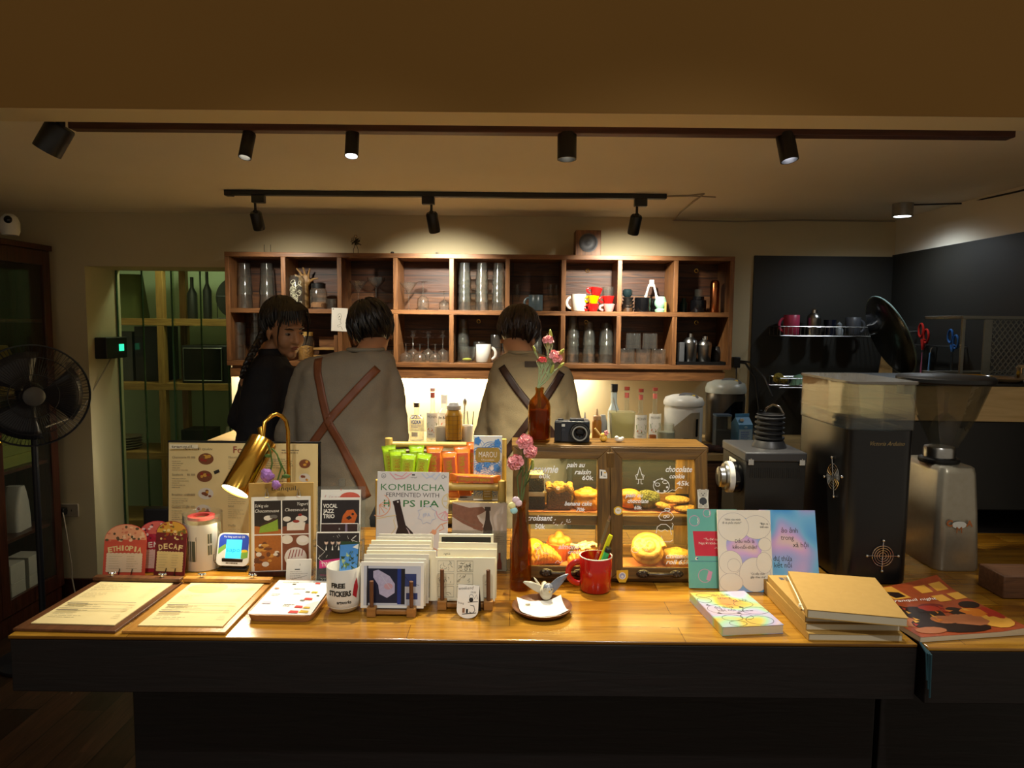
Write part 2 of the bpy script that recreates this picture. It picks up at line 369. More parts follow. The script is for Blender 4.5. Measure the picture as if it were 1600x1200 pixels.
# ------------------------------------------------------------ room lamps and their light
lens_on = glow('lamp_lens_lit', '#fff3d8', 14); lens_white = glow('lamp_lens_white', '#f4f4ff', 30); lens_off = pm('lamp_lens_unlit', '#1b1a18', '#141312', .2)
def spot_can(label, px0, py0, px1, py1, wpx, Y, z_mount, lens, group='black cylinder spotlights on the ceiling batten', aim=None, power=0, col=NEUT, size=70, blend=.6, rec=.012):
    a = at(px0, py0, Y); bq = at(px1, py1, Y); s = sc(a); r = wpx * s / 2
    t = thing('ceiling_spotlight', label, 'spotlight', (a.x, a.y, z_mount), 0, group); o = V((a.x, a.y, z_mount))
    d = V((bq.x - a.x, 0, bq.z - a.z)) if aim is None else (V(aim) - a).normalized() * (bq - a).length
    L_ = d.length; q = d.to_track_quat('-Z', 'Y').to_matrix().to_4x4(); q.translation = a - o
    mb = MB(1, q); mb.lathe([(0, 0), (r * .93, 0), (r, -.004), (r, -L_), (r * .86, -L_), (r * .86, -L_ + rec)], 28); mb.build('housing', M['black'], t)
    mb = MB(1, q); mb.lathe([(r * .86, -L_ + rec), (0, -L_ + rec)], 28); mb.build('lens', lens, t)
    mb = MB(); mb.tube([(0, 0, 0), (a - o) + d * .06], r * .32, 10); mb.build('mount', M['black'], t)
    if power:
        e = a + d * 1.03
        light('spotlight_beam', 'SPOT', tuple(e), power, col, aim=tuple(e + d), spot_size=R(size), spot_blend=blend, shadow_soft_size=r * .8).parent = None
    return t
p0 = on(115, 207, CZ - .024); p1 = on(1555, 216, CZ - .024); yr = (p0.y + p1.y) / 2
mb = BX(-1.345, 1.51, yr - .03, yr + .012, CZ - .024, CZ - .0005)
tag(mb.build('ceiling_batten', M['brown_rail'], bev=.003), 'long dark red-brown wooden batten carrying the front row of spotlights', 'batten')
zm = CZ - .024; ys = yr - .008
spot_can('small black spotlight leaning on the batten, thin warm sliver of lit lens', 390, 208, 380, 249, 20, ys, zm, lens_on, aim=(-.95, 1.85, 0.9), power=10, col=NEUT, size=60, rec=.016)
spot_can('black spotlight with its bright white lens turned towards the room', 551, 206, 549, 248, 21, ys, zm, lens_white, aim=(-.49, 1.86, .9), power=36, rec=.004, col=NEUT, size=66)
spot_can('upright black spotlight over the middle of the counter, lens unseen', 886, 209, 886, 250, 30, ys, zm, lens_on, aim=(ys and .165, 2.11, .92), power=98, col=(1, .88, .6), size=96, blend=.8, rec=.036)
spot_can('black spotlight tilted aside over the coffee grinders, lit lens rim', 1226, 210, 1238, 252, 28, ys, zm, lens_white, aim=(1.02, 1.95, .92), power=28, col=NEUT, size=72, rec=.03)
spot_can('big unlit black spotlight beyond the batten end, tilted steeply', 96, 196, 73, 236, 42, 2.0, CZ, lens_off)
# the cafe side's own ceiling spots, above and behind the camera
light('cafe_spot', 'SPOT', (.75, .15, 2.85), 64, (1, .97, .92), aim=(.35, 1.9, .98), spot_size=R(58), spot_blend=1, shadow_soft_size=.03)
light('cafe_spot', 'SPOT', (-.55, .15, 2.85), 50, (1, .97, .92), aim=(-.4, 1.9, .98), spot_size=R(56), spot_blend=1, shadow_soft_size=.03)
# rear track
t0 = on(352, 300, CZ - .01); t1 = on(1040, 308, CZ - .01); yt = (t0.y + t1.y) / 2
mb = BX(t0.x, t1.x, yt - .018, yt + .018, CZ - .022, CZ - .0005); mb.box(t0.x - .004, t0.x + .03, yt - .02, yt + .02, CZ - .026, CZ - .0005)
tag(mb.build('lighting_track', M['black'], bev=.002), 'thin black metal lighting track on the rear ceiling', 'track')
def track_head(label, px, pyA, pyB, lean, adx, power, aim, dang=False):
    a = at(px, pyA, yt); b = at(px + lean, pyB, yt); s = sc(a); o = V((a.x, yt, CZ - .022))
    t = thing('track_spotlight', label, 'spotlight', o, 0, 'black track spotlights over the shelf')
    mb = BX(-.022 * s / .003 * .6 + adx, .045 + adx, -.016, .016, -.034, 0)
    mb.build('adapter', M['black'], t, .002)
    mb = MB(); mb.tube([(0, 0, -.03), a - o + V((0, 0, .004))], .006, 8); mb.ell(a - o, .011, 10, 6); mb.build('stem', M['black'], t)
    d = (V(aim) - a).normalized() * .09; d = V((b.x - a.x, d.y * .55, b.z - a.z)); L_ = d.length
    q = d.to_track_quat('-Z', 'Y').to_matrix().to_4x4(); q.translation = a - o; r = .027
    mb = MB(1, q); mb.lathe([(0, 0), (r * .8, 0), (r, -.008), (r, -L_ + .006), (r * .93, -L_), (r * .8, -L_), (r * .8, -L_ + .014)], 28); mb.build('housing', M['black'], t)
    mb = MB(1, q); mb.lathe([(r * .8, -L_ + .014), (0, -L_ + .014)], 28); mb.build('lens', lens_on, t)
    e = a + d * 1.05; light('track_beam', 'SPOT', tuple(e), power, NEUT, aim=aim, spot_size=R(96), spot_blend=1, shadow_soft_size=.018)
track_head('black track spotlight nearest the store-room glass, adapter hanging askew', 399, 331, 357, 2, -.0, 16, (-1.2, 4.0, 1.52))
track_head('middle black track spotlight, leaning over the fourth shelf column', 674, 332, 361, 4, -.03, 62, (-.38, 4.0, 1.55))
track_head('black track spotlight at the cabled end of the track', 995, 336, 364, -4, -.0, 62, (.62, 4.0, 1.55))
# cable from the track
mb = MB(); zc = CZ - .004
pts = [on(1040, 307, zc), on(1075, 306, zc), on(1100, 303, zc), on(1085, 314, zc), on(1065, 330, zc)]
mb.tube(pts, .004, 6); mb.tube([on(1075, 306, zc), on(1118, 308, zc)], .003, 6); e = at(1052, 344, YB - .006)
mb.tube([pts[-1], e, at(1150, 346, YB - .006), at(1250, 344, YB - .006), at(1398, 346, YB - .006)], .004, 6)
tag(mb.build('ceiling_cable', M['cord']), 'thin pale cable running from the track along the wall top', 'cable')
# surface downlight, right
p = on(1411, 318, CZ); s = sc(p); t = thing('ceiling_downlight', 'small silver drum downlight by the corner, glowing white underneath', 'downlight', (p.x, p.y, CZ))
r = 15 * s; h = 20 * s
mb = LA([(0, -.0005), (r, -.0005), (r, -h), (r * .84, -h), (r * .84, -h + .006)], 32); mb.build('drum', M['steel'], t)
mb = LA([(r * .84, -h + .004), (0, -h + .004)], 32); mb.build('diffuser', glow('downlight_diffuser', '#eefaff', 12), t)
light('downlight_beam', 'SPOT', (p.x, p.y, CZ - h - .004), 11, COOL, aim=(p.x, p.y, 0), spot_size=R(165), spot_blend=.9, shadow_soft_size=.04)
mb = MB(); mb.tube([p + V((r * .9, 0, -.006)), on(1505, 318, CZ - .006), at(1540, 307, 3.0) if False else V((XR - .006, 3.05, CZ - .02)), V((XR - .006, 2.3, CZ - .03))], .004, 6)
tag(mb.build('lamp_cable', M['black_cord']), 'thin dark cable feeding the silver downlight', 'cable')
# ------------------------------------------------------------ shelf on the back wall
SX0, SX1, SY0, SZ0, SZM, SZ1 = -1.522, 1.169, 3.75, 1.382, at(700, 488, 3.75).z, 1.981
TB = .024; CW = (SX1 - SX0 - TB) / 9
def cx(i): return SX0 + TB / 2 + CW * i         # centre line of upright i (0..9)
t = thing('wall_shelf', 'long walnut wall shelf of eighteen cubbies full of glassware', 'shelf', (0, YB, SZ0))
def part(name, m, b, par=t, bev=.0015, org=(0, YB, SZ0)):
    mb = BX(b[0] - org[0], b[1] - org[0], b[2] - org[1], b[3] - org[1], b[4] - org[2], b[5] - org[2]); return mb.build(name, m, par, bev)
part('back_board', M['shelf_back'], (SX0 + .01, SX1 - .01, YB - .02, YB - .0005, SZ0 + .005, SZ1 - .005), bev=0)
part('top_board', M['shelf'], (SX0, SX1, SY0, YB - .001, SZ1 - TB, SZ1))
part('bottom_board', M['shelf'], (SX0, SX1, SY0, YB - .001, SZ0, SZ0 + TB))
ZMB = SZM - TB / 2; ZMT = SZM + TB / 2
part('middle_board', M['shelf'], (SX0 + TB, SX1 - TB, SY0 + .002, YB - .021, ZMB, ZMT))
for i in range(10):
    nm = 'side_panel' if i in (0, 9) else 'divider'
    for z0, z1 in ([(SZ0 + TB, SZ1 - TB)] if nm == 'side_panel' else [(SZ0 + TB, ZMB), (ZMT, SZ1 - TB)]):
        part(nm, M['shelf_v'], (cx(i) - TB / 2, cx(i) + TB / 2, SY0 + .001, YB - .021, z0, z1))
part('light_pelmet', M['shelf'], (SX0 + .012, SX1 - .03, SY0 + .012, SY0 + .034, SZ0 - .062, SZ0 - .012))
part('pelmet_fillet', M['shelf'], (SX0 + .02, SX1 - .04, SY0 + .02, SY0 + .05, SZ0 - .0125, SZ0 + .001))
ZT, ZB_, YS = ZMT + .0005, SZ0 + TB + .0005, SY0 + .115       # resting heights of the two rows
mb = BX(SX0 + .05, .42, YB - .075, YB - .06, SZ0 - .012, SZ0 - .0005)
t = tag(mb.build('led_strip', glow('led_white', '#fff4dd', 9)), 'lit white strip light under the walnut shelf', 'strip light')
light('led_wash', 'AREA', (-.56, YB - .07, SZ0 - .016), 26, (1, .9, .68), aim=(-.56, YB - .03, 0), shape='RECTANGLE', size=1.95, size_y=.02)
# ------------------------------------------------------------ back work counter
BZ = 1.0; BY = 3.36
t = thing('work_counter', 'pale-topped wooden work counter along the back wall', 'counter', (0, YB, 0))
mb = BX(-1.58, XR - .013, BY - YB, -.013, BZ - .035, BZ); mb.build('worktop', wood('worn_worktop', '#b79c6c', '#94794c', 'x', .4, 4), t, .003)
mb = BX(-1.56, XR - .02, BY - YB + .03, -.013, 0, BZ - .0355); mb.build('cabinet_body', M['cab'], t)
for i in range(6):
    x0 = -1.5 + i * .6
    for z0, z1 in ((.66, .95), (.3, .64)):
        mb = BX(x0, x0 + .57, BY - YB + .012, BY - YB + .0295, z0, z1); d = mb.build('drawer', wood('brown_drawer', '#5d3a22', '#3c2313', 'x', .45, 5), t, .002)
        mb = LA([(0, .028), (.016, .024), (.019, .014), (.008, .006), (.008, 0)], 16); k = mb.build('knob', pm('dark_knob', '#3c3834', '#2a2724', .3, .6), d, loc=(x0 + .285, BY - YB + .012, (z0 + z1) / 2), rot=(R(90), 0, 0))
# ------------------------------------------------------------ bar counter
CX0, CY0, CY1, CX1 = -1.113, 1.505, 2.36, .905
t = thing('bar_counter', 'dark-fronted bar counter with glossy golden wooden top', 'counter', (0, CY0, 0))
mb = BX(CX0, CX1, 0, CY1 - CY0, ZC - .009, ZC); mb.build('countertop', M['counter'], t, .003)
mb = BX(CX0 + .004, CX1, .002, .05, .79, ZC - .0095); mb.box(CX0 + .004, CX0 + .03, .05, CY1 - CY0, .79, ZC - .0095); mb.build('apron', M['counter_dark'], t, .002)
mb = BX(-.93, CX1, .16, CY1 - CY0 - .02, 0, .789); mb.build('base', M['counter_dark'], t, .003)
CX2, CX3 = .918, 1.75
t = thing('side_counter', 'lower-lit end section of the bar counter under the magazine', 'counter', (0, CY0, 0))
mb = BX(CX2, CX3, -.015, CY1 - CY0, ZC - .009, ZC); mb.build('countertop', M['counter'], t, .003)
mb = BX(CX2, CX3, -.013, .04, .79, ZC - .0095); mb.build('apron', M['counter_dark'], t, .002)
mb = BX(CX2, CX3, .16, CY1 - CY0 - .02, 0, .789); mb.build('base', M['counter_dark'], t, .003)
# ------------------------------------------------------------ glassware and cups on the shelf
ORD = ['', 'first', 'second', 'third', 'fourth', 'fifth', 'sixth', 'seventh', 'eighth', 'ninth']
_used = set()
def inst(proto, loc, label, group=None, rz=0, scale=None):
    """The first call places the thing itself, later calls place copies with their parts."""
    if proto.name in _used: return dup(proto, loc, rz, label, scale, group)
    _used.add(proto.name); proto.location = loc; proto.rotation_euler[2] = rz; proto['label'] = label
    if group: proto['group'] = group
    if scale: proto.scale = (scale if isinstance(scale, tuple) else (scale,) * 3)
    return proto
def sx(px, Y=YS, py=480): return at(px, py, Y).x
def lathe_thing(name, cat, prof, m, n=28, flute=None, label='', group=None):
    mb = LA(prof, n, flute=flute); return tag(mb.build(name, m, sharp=50), label, cat, group)
def shell(r0, r1, h, t=.0022, base=.006):               # an upright tumbler, closed below
    return [(0, 0), (r0, 0), (r1, h), (r1 - t, h), (r0 - t, base), (0, base)]
def inverted(r_rim, r_base, h, t=.002, base=.005):      # the same standing on its rim
    return [(r_rim - t, 0), (r_rim, 0), (r_base + (r_rim - r_base) * .05, h - .004), (r_base - .003, h), (0, h), (0, h - base), (r_base - t, h - base), (r_rim - t, 0)]
tall = lathe_thing('tall_glass', 'glass', inverted(.037, .026, .118), M['glass'], 32, (16, .02))
def stack(px, row, n, where, group, proto=tall, step=.046, Y=YS, scale=None):
    z0 = ZT if row == 'upper' else ZB_
    for k in range(n):
        pos = 'lowest' if k == 0 else ('topmost' if k == n - 1 else ('second lowest' if k == 1 else 'second highest'))
        inst(proto, (sx(px, Y), Y, z0 + k * step * (scale[2] if scale else 1)), '%s upturned fluted glass of the %s' % (pos, where), group, rz=k * .2, scale=scale)
stack(726, 'upper', 4, 'stack beside the martini glasses, fifth upper cubby', 'nested glasses in the fifth upper cubby', Y=YS - .03)
stack(753, 'upper', 4, 'middle stack in the fifth upper cubby', 'nested glasses in the fifth upper cubby', Y=YS - .03)
stack(779, 'upper', 4, 'stack nearest the grey mug, fifth upper cubby', 'nested glasses in the fifth upper cubby', Y=YS - .03)
stack(724, 'lower', 3, 'lone stack above the lime tumbler, fifth lower cubby', 'nested glasses in the fifth lower cubby', Y=YS + .03, scale=(1, 1, 1.13))
stack(896, 'lower', 4, 'tallest stack in the seventh lower cubby', 'nested glasses in the seventh lower cubby')
stack(921, 'lower', 3, 'middle stack in the seventh lower cubby', 'nested glasses in the seventh lower cubby', scale=(1, 1, 1.08))
stack(948, 'lower', 3, 'widest stack in the seventh lower cubby', 'nested glasses in the seventh lower cubby', scale=(1.18, 1.18, 1.05))
stack(838, 'lower', 3, 'stack behind the bent man in the olive sweater', 'nested glasses in the sixth lower cubby')
stack(862, 'lower', 2, 'short stack beside the cut flowers, sixth lower cubby', 'nested glasses in the sixth lower cubby', scale=(.9, .9, .9))
ribbed = lathe_thing('ribbed_pitcher_glass', 'glass', inverted(.041, .031, .17), M['glass'], 48, (24, .025))
for px, n, w_ in ((383, 2, 'stack nearest the shelf end'), (418, 2, 'stack beside the divider')):
    for k in range(n):
        inst(ribbed, (sx(px), YS, ZT + k * .075), '%s tall ribbed upturned glass of the %s, first upper cubby' % ('lower' if k == 0 else 'upper', w_), 'tall ribbed glasses in the first upper cubby')
squat = lathe_thing('squat_tumbler', 'glass', shell(.031, .034, .068, .003, .012), M['glass'], 28)
for px, dy, k, l in ((376, -.03, 0, 'lowest squat tumbler of the stack at the shelf end'), (376, -.03, 1, 'middle squat tumbler of the stack at the shelf end'), (376, -.03, 2, 'topmost squat tumbler of the stack at the shelf end'),
                  (395, .035, 0, 'lowest squat tumbler behind the braided hair'), (395, .035, 1, 'second squat tumbler behind the braided hair'), (395, .035, 2, 'third squat tumbler behind the braided hair'), (395, .035, 3, 'topmost squat tumbler standing above the braided hair'),
                  (413, -.02, 0, 'lower squat tumbler almost hidden behind the young woman'), (413, -.02, 1, 'upper squat tumbler almost hidden behind the young woman')):
    inst(squat, (sx(px), YS + dy, ZB_ + k * .0685), l, 'squat tumblers in the first lower cubby')
# ribbed tumblers, 3 + 2
rib2 = lathe_thing('ribbed_tumbler', 'glass', inverted(.0395, .037, .083, .003), M['glass'], 60, (30, .035))
for px, k, l in ((982, 0, 'bottom ribbed tumbler nearest the nested stacks'), (1007, 0, 'middle ribbed tumbler of the bottom three'), (1031, 0, 'bottom ribbed tumbler nearest the steel shakers'),
                 (991, 1, 'ribbed tumbler on top, nearer the nested stacks'), (1017, 1, 'ribbed tumbler on top, nearer the steel shakers')):
    inst(rib2, (sx(px, YS - .05), YS - .05, ZB_ + k * .0835), l, 'ribbed tumblers in the eighth lower cubby')
# stemware
martini = lathe_thing('martini_glass', 'glass', [(0, 0), (.034, 0), (.033, .002), (.004, .008), (.0035, .085), (.006, .09), (.05, .152), (.049, .152), (.005, .094), (0, .094)], M['glass'], 32)
inst(martini, (sx(562), YS - .03, ZT), 'martini glass behind the head of the man in grey', 'martini glasses')
inst(martini, (sx(640), YS - .03, ZT), 'martini glass beside a dangling stem, fourth upper cubby', 'martini glasses', scale=(1, 1, .97))
coupe = lathe_thing('coupe_glass', 'glass', [(0, 0), (.034, 0), (.032, .002), (.004, .007), (.0035, .12), (.02, .13), (.046, .155), (.05, .178), (.0485, .178), (.044, .157), (.018, .134), (0, .127)], M['glass'], 32)
inst(coupe, (sx(585), YS + .05, ZT), 'tall coupe glass behind the martini glass')
inv = lathe_thing('wine_glass', 'glass', [(.03, 0), (.0335, .03), (.03, .062), (.012, .078), (.0035, .084), (.0035, .148), (.031, .152), (.031, .154), (0, .155), (.002, .15), (.002, .084), (.011, .076), (.0285, .061), (.032, .03), (.0285, 0)], M['glass'], 32)
inst(inv, (sx(661), YS, ZT), 'upturned wine glass beside the martini glass, fourth upper cubby', 'upturned stemmed glasses')
inst(inv, (sx(694), YS, ZT), 'small upturned stemmed glass close to the divider, fourth upper cubby', 'upturned stemmed glasses', scale=(.9, .9, .66))
for px, dy, sz, l in ((645, 0, .82, 'upturned goblet nearest the man in grey, fourth lower cubby'), (669, 0, .82, 'middle upturned goblet of the fourth lower cubby'), (692, 0, .82, 'upturned goblet nearest the divider, fourth lower cubby'),
                      (634, -.06, .62, 'short upturned goblet in front, next to the man in grey'), (656, -.07, .6, 'short upturned goblet in front of the first two goblets'), (680, -.07, .6, 'short upturned goblet in front of the last two goblets')):
    inst(inv, (sx(px, YS + dy), YS + dy, ZB_), l, 'upturned goblets in the fourth lower cubby', scale=(1.05, 1.05, sz * 1.05))
for px, l in ((645, 'knobbed glass stopper on the goblet nearest the man in grey'), (669, 'knobbed glass stopper on the middle goblet'), (692, 'knobbed glass stopper on the goblet nearest the divider')):
    if px == 645:
        mb = LA([(0, 0), (.011, .001), (.012, .008), (.005, .014), (.013, .024), (.016, .034), (0, .036)], 16, flute=(6, .18)); cor = tag(mb.build('glass_stopper', M['glass']), l, 'stopper')
    inst(cor, (sx(px), YS, ZB_ + .155 * .82 * 1.05 + .001), l, 'glass stoppers on the goblets')
flu = lathe_thing('champagne_flute', 'glass', [(0, 0), (.028, 0), (.026, .002), (.0035, .006), (.0035, .05), (.014, .065), (.02, .1), (.019, .145), (.018, .145), (.0185, .1), (.0125, .066), (0, .058)], M['glass_dim'], 24)
inst(flu, (sx(808), YS + .03, ZT), 'champagne flute standing behind the dark grey mug', 'slim glasses in the sixth upper cubby')
inst(flu, (sx(860), YS, ZT), 'champagne flute between the grey mug and the divider', 'slim glasses in the sixth upper cubby')
inst(flu, (sx(870), YS + .05, ZT), 'champagne flute closest to the white mug divider', 'slim glasses in the sixth upper cubby')
# mugs
def mug(name, label, r, h, m, handle_dir=-1, loc=(0, 0, 0), inner=None, r2=None, hd=1.0, group=None, cat='mug', rz=0):
    t = thing(name, label, cat, loc, rz, group); r2 = r2 or r
    mb = LA([(0, 0), (r2 * .9, 0), (r2, .004), (r, h - .001), (r - .001, h), (r - .0035, h - .001), (r2 - .004, .006), (0, .006)], 36); mb.build('cup_body', m, t, sharp=50)
    mb = MB(); k = [(handle_dir * (r * .97 + (r * .62 * hd) * sin(a)), 0, h * .5 - cos(a) * h * .32) for a in [pi * i / 12 for i in range(13)]]
    mb.tube(k, r * .12, 10, flat=1.5); mb.build('handle', m, t); return t
GM = pm('slate_grey_glaze', '#4d5a5e', '#445054', .3, scale=12)
mug('coffee_mug', 'dark grey mug in the sixth upper cubby', .038, .086, GM, -1, (sx(837, YS - .04), YS - .04, ZT))
mug('coffee_mug', 'white mug beside the stacked red espresso cups', .04, .092, M['white'], -1, (sx(904, YS - .05), YS - .05, ZT))
mug('coffee_mug', 'white mug under the small ring hook, fifth lower cubby', .041, .098, M['white'], 1, (sx(756, YS - .05), YS - .05, ZB_))
mug('glass_mug', 'small clear glass mug behind the white mug', .036, .11, M['glass'], 1, (sx(750, YS + .05), YS + .05, ZB_))
mug('glass_mug', 'clear glass mug beside the head of the bent man', .03, .15, M['glass'], 1, (sx(775, YS + .02), YS + .02, ZB_), hd=.6)
t = thing('lime_tumbler', 'wide clear tumbler with pale lime wedge at the bottom', 'glass', (sx(730, YS - .055), YS - .055, ZB_))
mb = LA([(0, 0), (.03, 0), (.042, .03), (.045, .085), (.043, .085), (.04, .031), (.028, .006), (0, .006)], 28); mb.build('tumbler', M['glass'], t)
mb = MB(); mb.ell((0, 0, .016), (.026, .02, .0095), 14, 7); mb.build('lime_wedge', pm('lime_flesh', '#d9df6a', '#c2cc4e', .5), t)
# espresso cups, leaning piles
def espresso(label, px, z, m, tilt=0, Y=YS - .06, r=.033, h=.0415):
    t = mug('espresso_cup', label, r, h, m, -1, (sx(px, Y), Y, z), r2=r * .72, group='little espresso cups in the seventh upper cubby', cat='cup', rz=.3); t.rotation_euler[1] = tilt; return t
YEL = pm('yellow_glaze', '#e0b400', '#d3a600', .2); PNK = pm('pink_glaze', '#e9a7a0', '#dd978f', .25); RED2 = pm('bright_red_glaze', '#d31f1c', '#c41a17', .2)
espresso('lowest red espresso cup, under the yellow one', 926, ZT, RED2); espresso('yellow espresso cup between two red ones', 926, ZT + .042, YEL, .05); espresso('red espresso cup leaning atop the yellow one', 930, ZT + .0855, RED2, .16)
espresso('pink espresso cup under a red one', 951, ZT, PNK, Y=YS - .05); espresso('red espresso cup standing on the pink one', 950, ZT + .0425, RED2, .0, Y=YS - .05)
inst(squat, (sx(950, YS + .03), YS + .03, ZT), 'lower clear tumbler behind the pink cup'); inst(squat, (sx(950, YS + .03), YS + .03, ZT + .0685), 'upper clear tumbler behind the red and pink cups')
# eighth upper cubby
Y8 = YS - .05
for k, rr in enumerate((.035, .033, .031, .029)):
    mb = LA([(0, 0), (rr * .7, 0), (rr, .02), (rr * 1.02, .022), (rr * .95, .02), (rr * .66, .003), (0, .003)], 24)
    tag(mb.build('steel_tamper_bowl', M['steel'], loc=(sx(981, Y8), Y8, ZT + k * .0185)), '%s small steel bowl under the dark cup' % ('lowest', 'second', 'third', 'topmost')[k], 'bowl', 'small steel bowls in the eighth upper cubby')
t = thing('dark_cup', 'round dark teal cup on the pile of little steel bowls', 'cup', (sx(980, Y8), Y8, ZT + .079))
mb = LA([(0, 0), (.016, 0), (.026, .014), (.026, .034), (.018, .042), (.016, .04), (.022, .03), (0, .006)], 24); mb.build('cup_body', pm('dark_teal_glaze', '#1c2a2c', '#162224', .25), t)
t = thing('black_canister', 'black steel canister beneath the white lever press', 'canister', (sx(1004, Y8), Y8, ZT))
mb = LA([(0, 0), (.043, 0), (.044, .003), (.044, .07), (.0445, .073), (.042, .077), (0, .077)], 36); mb.build('canister_body', M['black_gloss'], t, sharp=30)
mb = MB(); mb.tube([(-.043, 0, .06), (-.062, 0, .055), (-.062, 0, .02), (-.043, 0, .015)], .004, 8); mb.build('handle', M['chrome'], t)
t = thing('lever_squeezer', 'white lever citrus squeezer standing behind the black canister', 'squeezer', (sx(1016, YS + .02), YS + .02, ZT)); WP = M['white_plastic']
mb = LA([(0, 0), (.036, 0), (.036, .06), (.03, .075), (0, .075)], 28); mb.build('base', M['black_gloss'], t)
mb = MB()
for q in (-1, 1): mb.tube([(q * .029, -.02, .07), (q * .026, -.02, .1), (q * .012, -.02, .15)], .006, 8); mb.ell((q * .031, -.022, .085), .008, 8, 6)
mb.box(-.012, .012, -.028, -.014, .14, .175); mb.build('lever', WP, t)
mb = LA([(0, 0), (.027, 0), (.031, .012), (.019, .02), (.032, .038), (.033, .055), (.022, .083), (.019, .083), (.028, .055), (0, .03)], 30)
t = tag(mb.build('mint_cup', pm('mint_glaze', '#9fd0b0', '#90c2a2', .3), loc=(sx(1032, Y8), Y8, ZT)), 'pale mint waisted ceramic cup with rounded body', 'cup')
mb = LA([(0, 0), (.006, 0), (.006, .052), (0, .053)], 10); tag(mb.build('wooden_stick', M['kraft'], loc=(sx(1040, YS - .095), YS - .095, ZT)), 'short wooden stick standing before the mint cup', 'stick')
# ninth upper cubby
t = thing('black_grinder_jar', 'black jar with clear narrow neck beside the copper flask', 'jar', (sx(1091, YS - .03), YS - .03, ZT))
mb = LA([(0, 0), (.04, 0), (.042, .004), (.042, .065), (.03, .07), (.03, .085), (0, .085)], 30); mb.build('jar_body', M['black_gloss'], t)
mb = LA([(.02, .085), (.022, .125), (.02, .125), (.018, .087)], 24); mb.build('neck', M['glass_dim'], t)
mb = LA([(0, 0), (.022, 0), (.024, .004), (.024, .155), (.021, .166), (.016, .172), (0, .173)], 30)
tag(mb.build('copper_flask', M['copper'], loc=(sx(1116, YS - .05), YS - .05, ZT)), 'slim shiny copper flask in the ninth upper cubby', 'flask')
mb = LA([(0, 0), (.02, 0), (.022, .05), (.012, .065), (.012, .08), (0, .081)], 20)
tag(mb.build('teal_bottle', pm('teal_plastic', '#1f4a48', '#183c3b', .3), loc=(sx(1068, YS + .04), YS + .04, ZT)), 'small dim teal bottle in the corner of the ninth upper cubby', 'bottle')
# ninth lower cubby
Y9 = YS - .03
mb = MB(); x0, x1 = cx(8) + .014, cx(9) - .016; mb.box(x0, x1, YS - .1, YS + .09, ZB_, ZB_ + .004)
for b in ((x0, x1, YS - .1, YS - .096), (x0, x1, YS + .086, YS + .09), (x0, x0 + .004, YS - .096, YS + .086), (x1 - .004, x1, YS - .096, YS + .086)): mb.box(b[0], b[1], b[2], b[3], ZB_ + .004, ZB_ + .018)
tag(mb.build('black_tray', M['black']), 'low black tray under the two steel shakers', 'tray'); z9 = ZB_ + .0045
mb = BX(-.02, .02, -.03, .03, 0, .115); tag(mb.build('grey_tin', pm('grey_tin', '#77797c', '#66686b', .4, .5), bev=.003, loc=(sx(1064, Y9 - .02), Y9 - .02, z9)), 'tall grey tin beside the steel shakers', 'tin')
def shaker(label, loc, k=1.0, tall_=1.0, group='steel shakers in the ninth lower cubby'):
    t = thing('cocktail_shaker', label, 'cocktail shaker', loc, 0, group)
    mb = MB(k); mb.lathe([(0, 0), (.031, 0), (.034, .004), (.037, .1 * tall_), (.0375, .108 * tall_), (0, .108 * tall_)], 32); mb.build('tumbler', M['steel'], t)
    mb = MB(k, TR((0, 0, .1085 * tall_ * k))); mb.lathe([(0, 0), (.0375, 0), (.036, .012), (.022, .026), (.019, .03), (0, .03)], 32); mb.build('strainer', M['steel'], t)
    mb = MB(k, TR((0, 0, .139 * tall_ * k))); mb.lathe([(0, 0), (.017, 0), (.016, .02), (.009, .028), (0, .03)], 28); mb.build('cap', M['chrome'], t)
    return t
shaker('steel cocktail shaker nearer the grey tin, round cap', (sx(1080, Y9), Y9, z9), 1.02)
shaker('steel cocktail shaker nearer the shelf end, flat cap', (sx(1103, Y9), Y9, z9), 1.0, .92)
mb = LA([(0, 0), (.035, 0), (.038, .06), (.02, .09), (0, .092)], 24); tag(mb.build('dark_jug', M['black'], loc=(sx(1122, YS + .045), YS + .045, z9)), 'dark jug behind the flat-capped shaker', 'jug')
# second upper cubby: carved hand, ring jar, nut jar, little glasses
t = thing('carved_hand', 'pale carved wooden hand rising behind the jar of rings', 'ornament', (sx(478, YS + .06), YS + .06, ZT)); WH = wood('pale_carved_wood', '#a07a45', '#7d5a2e', 'z', .5, 8)
mb = MB(); mb.limb((0, 0, .012), .02, (0, 0, .12), .017); mb.ell((-.006, 0, .155), (.034, .014, .036))
for i, (dx, dz, l) in enumerate(((-.05, .02, .05), (-.028, .05, .045), (-.008, .056, .05), (.014, .05, .045))):
    p = V((-.03 + i * .015, -.002, .175)); mb.limb(p, .0075, p + V((dx * .5, -.004, dz * .6)), .0065, 8); mb.limb(p + V((dx * .5, -.004, dz * .6)), .0065, p + V((dx, -.012, dz * .9)), .005, 8)
mb.limb((.02, 0, .15), .009, (.045, -.01, .165), .007, 8); mb.limb((.045, -.01, .165), .007, (.07, -.015, .168), .005, 8); mb.build('hand', WH, t)
rm = t.children[0].modifiers.new('join', 'REMESH'); rm.mode = 'VOXEL'; rm.voxel_size = .0035; rm.use_smooth_shade = True
YJ = YS - .05
t = thing('ring_jar', 'clear jar filled with loose white rings', 'jar', (sx(464, YJ), YJ, ZT))
mb = LA([(0, 0), (.04, 0), (.042, .005), (.042, .16), (.034, .17), (.034, .178), (.032, .178), (.032, .17), (.0395, .158), (.0395, .007), (0, .006)], 30); mb.build('jar_body', M['glass'], t)
rr = random.Random(4); mb = MB()
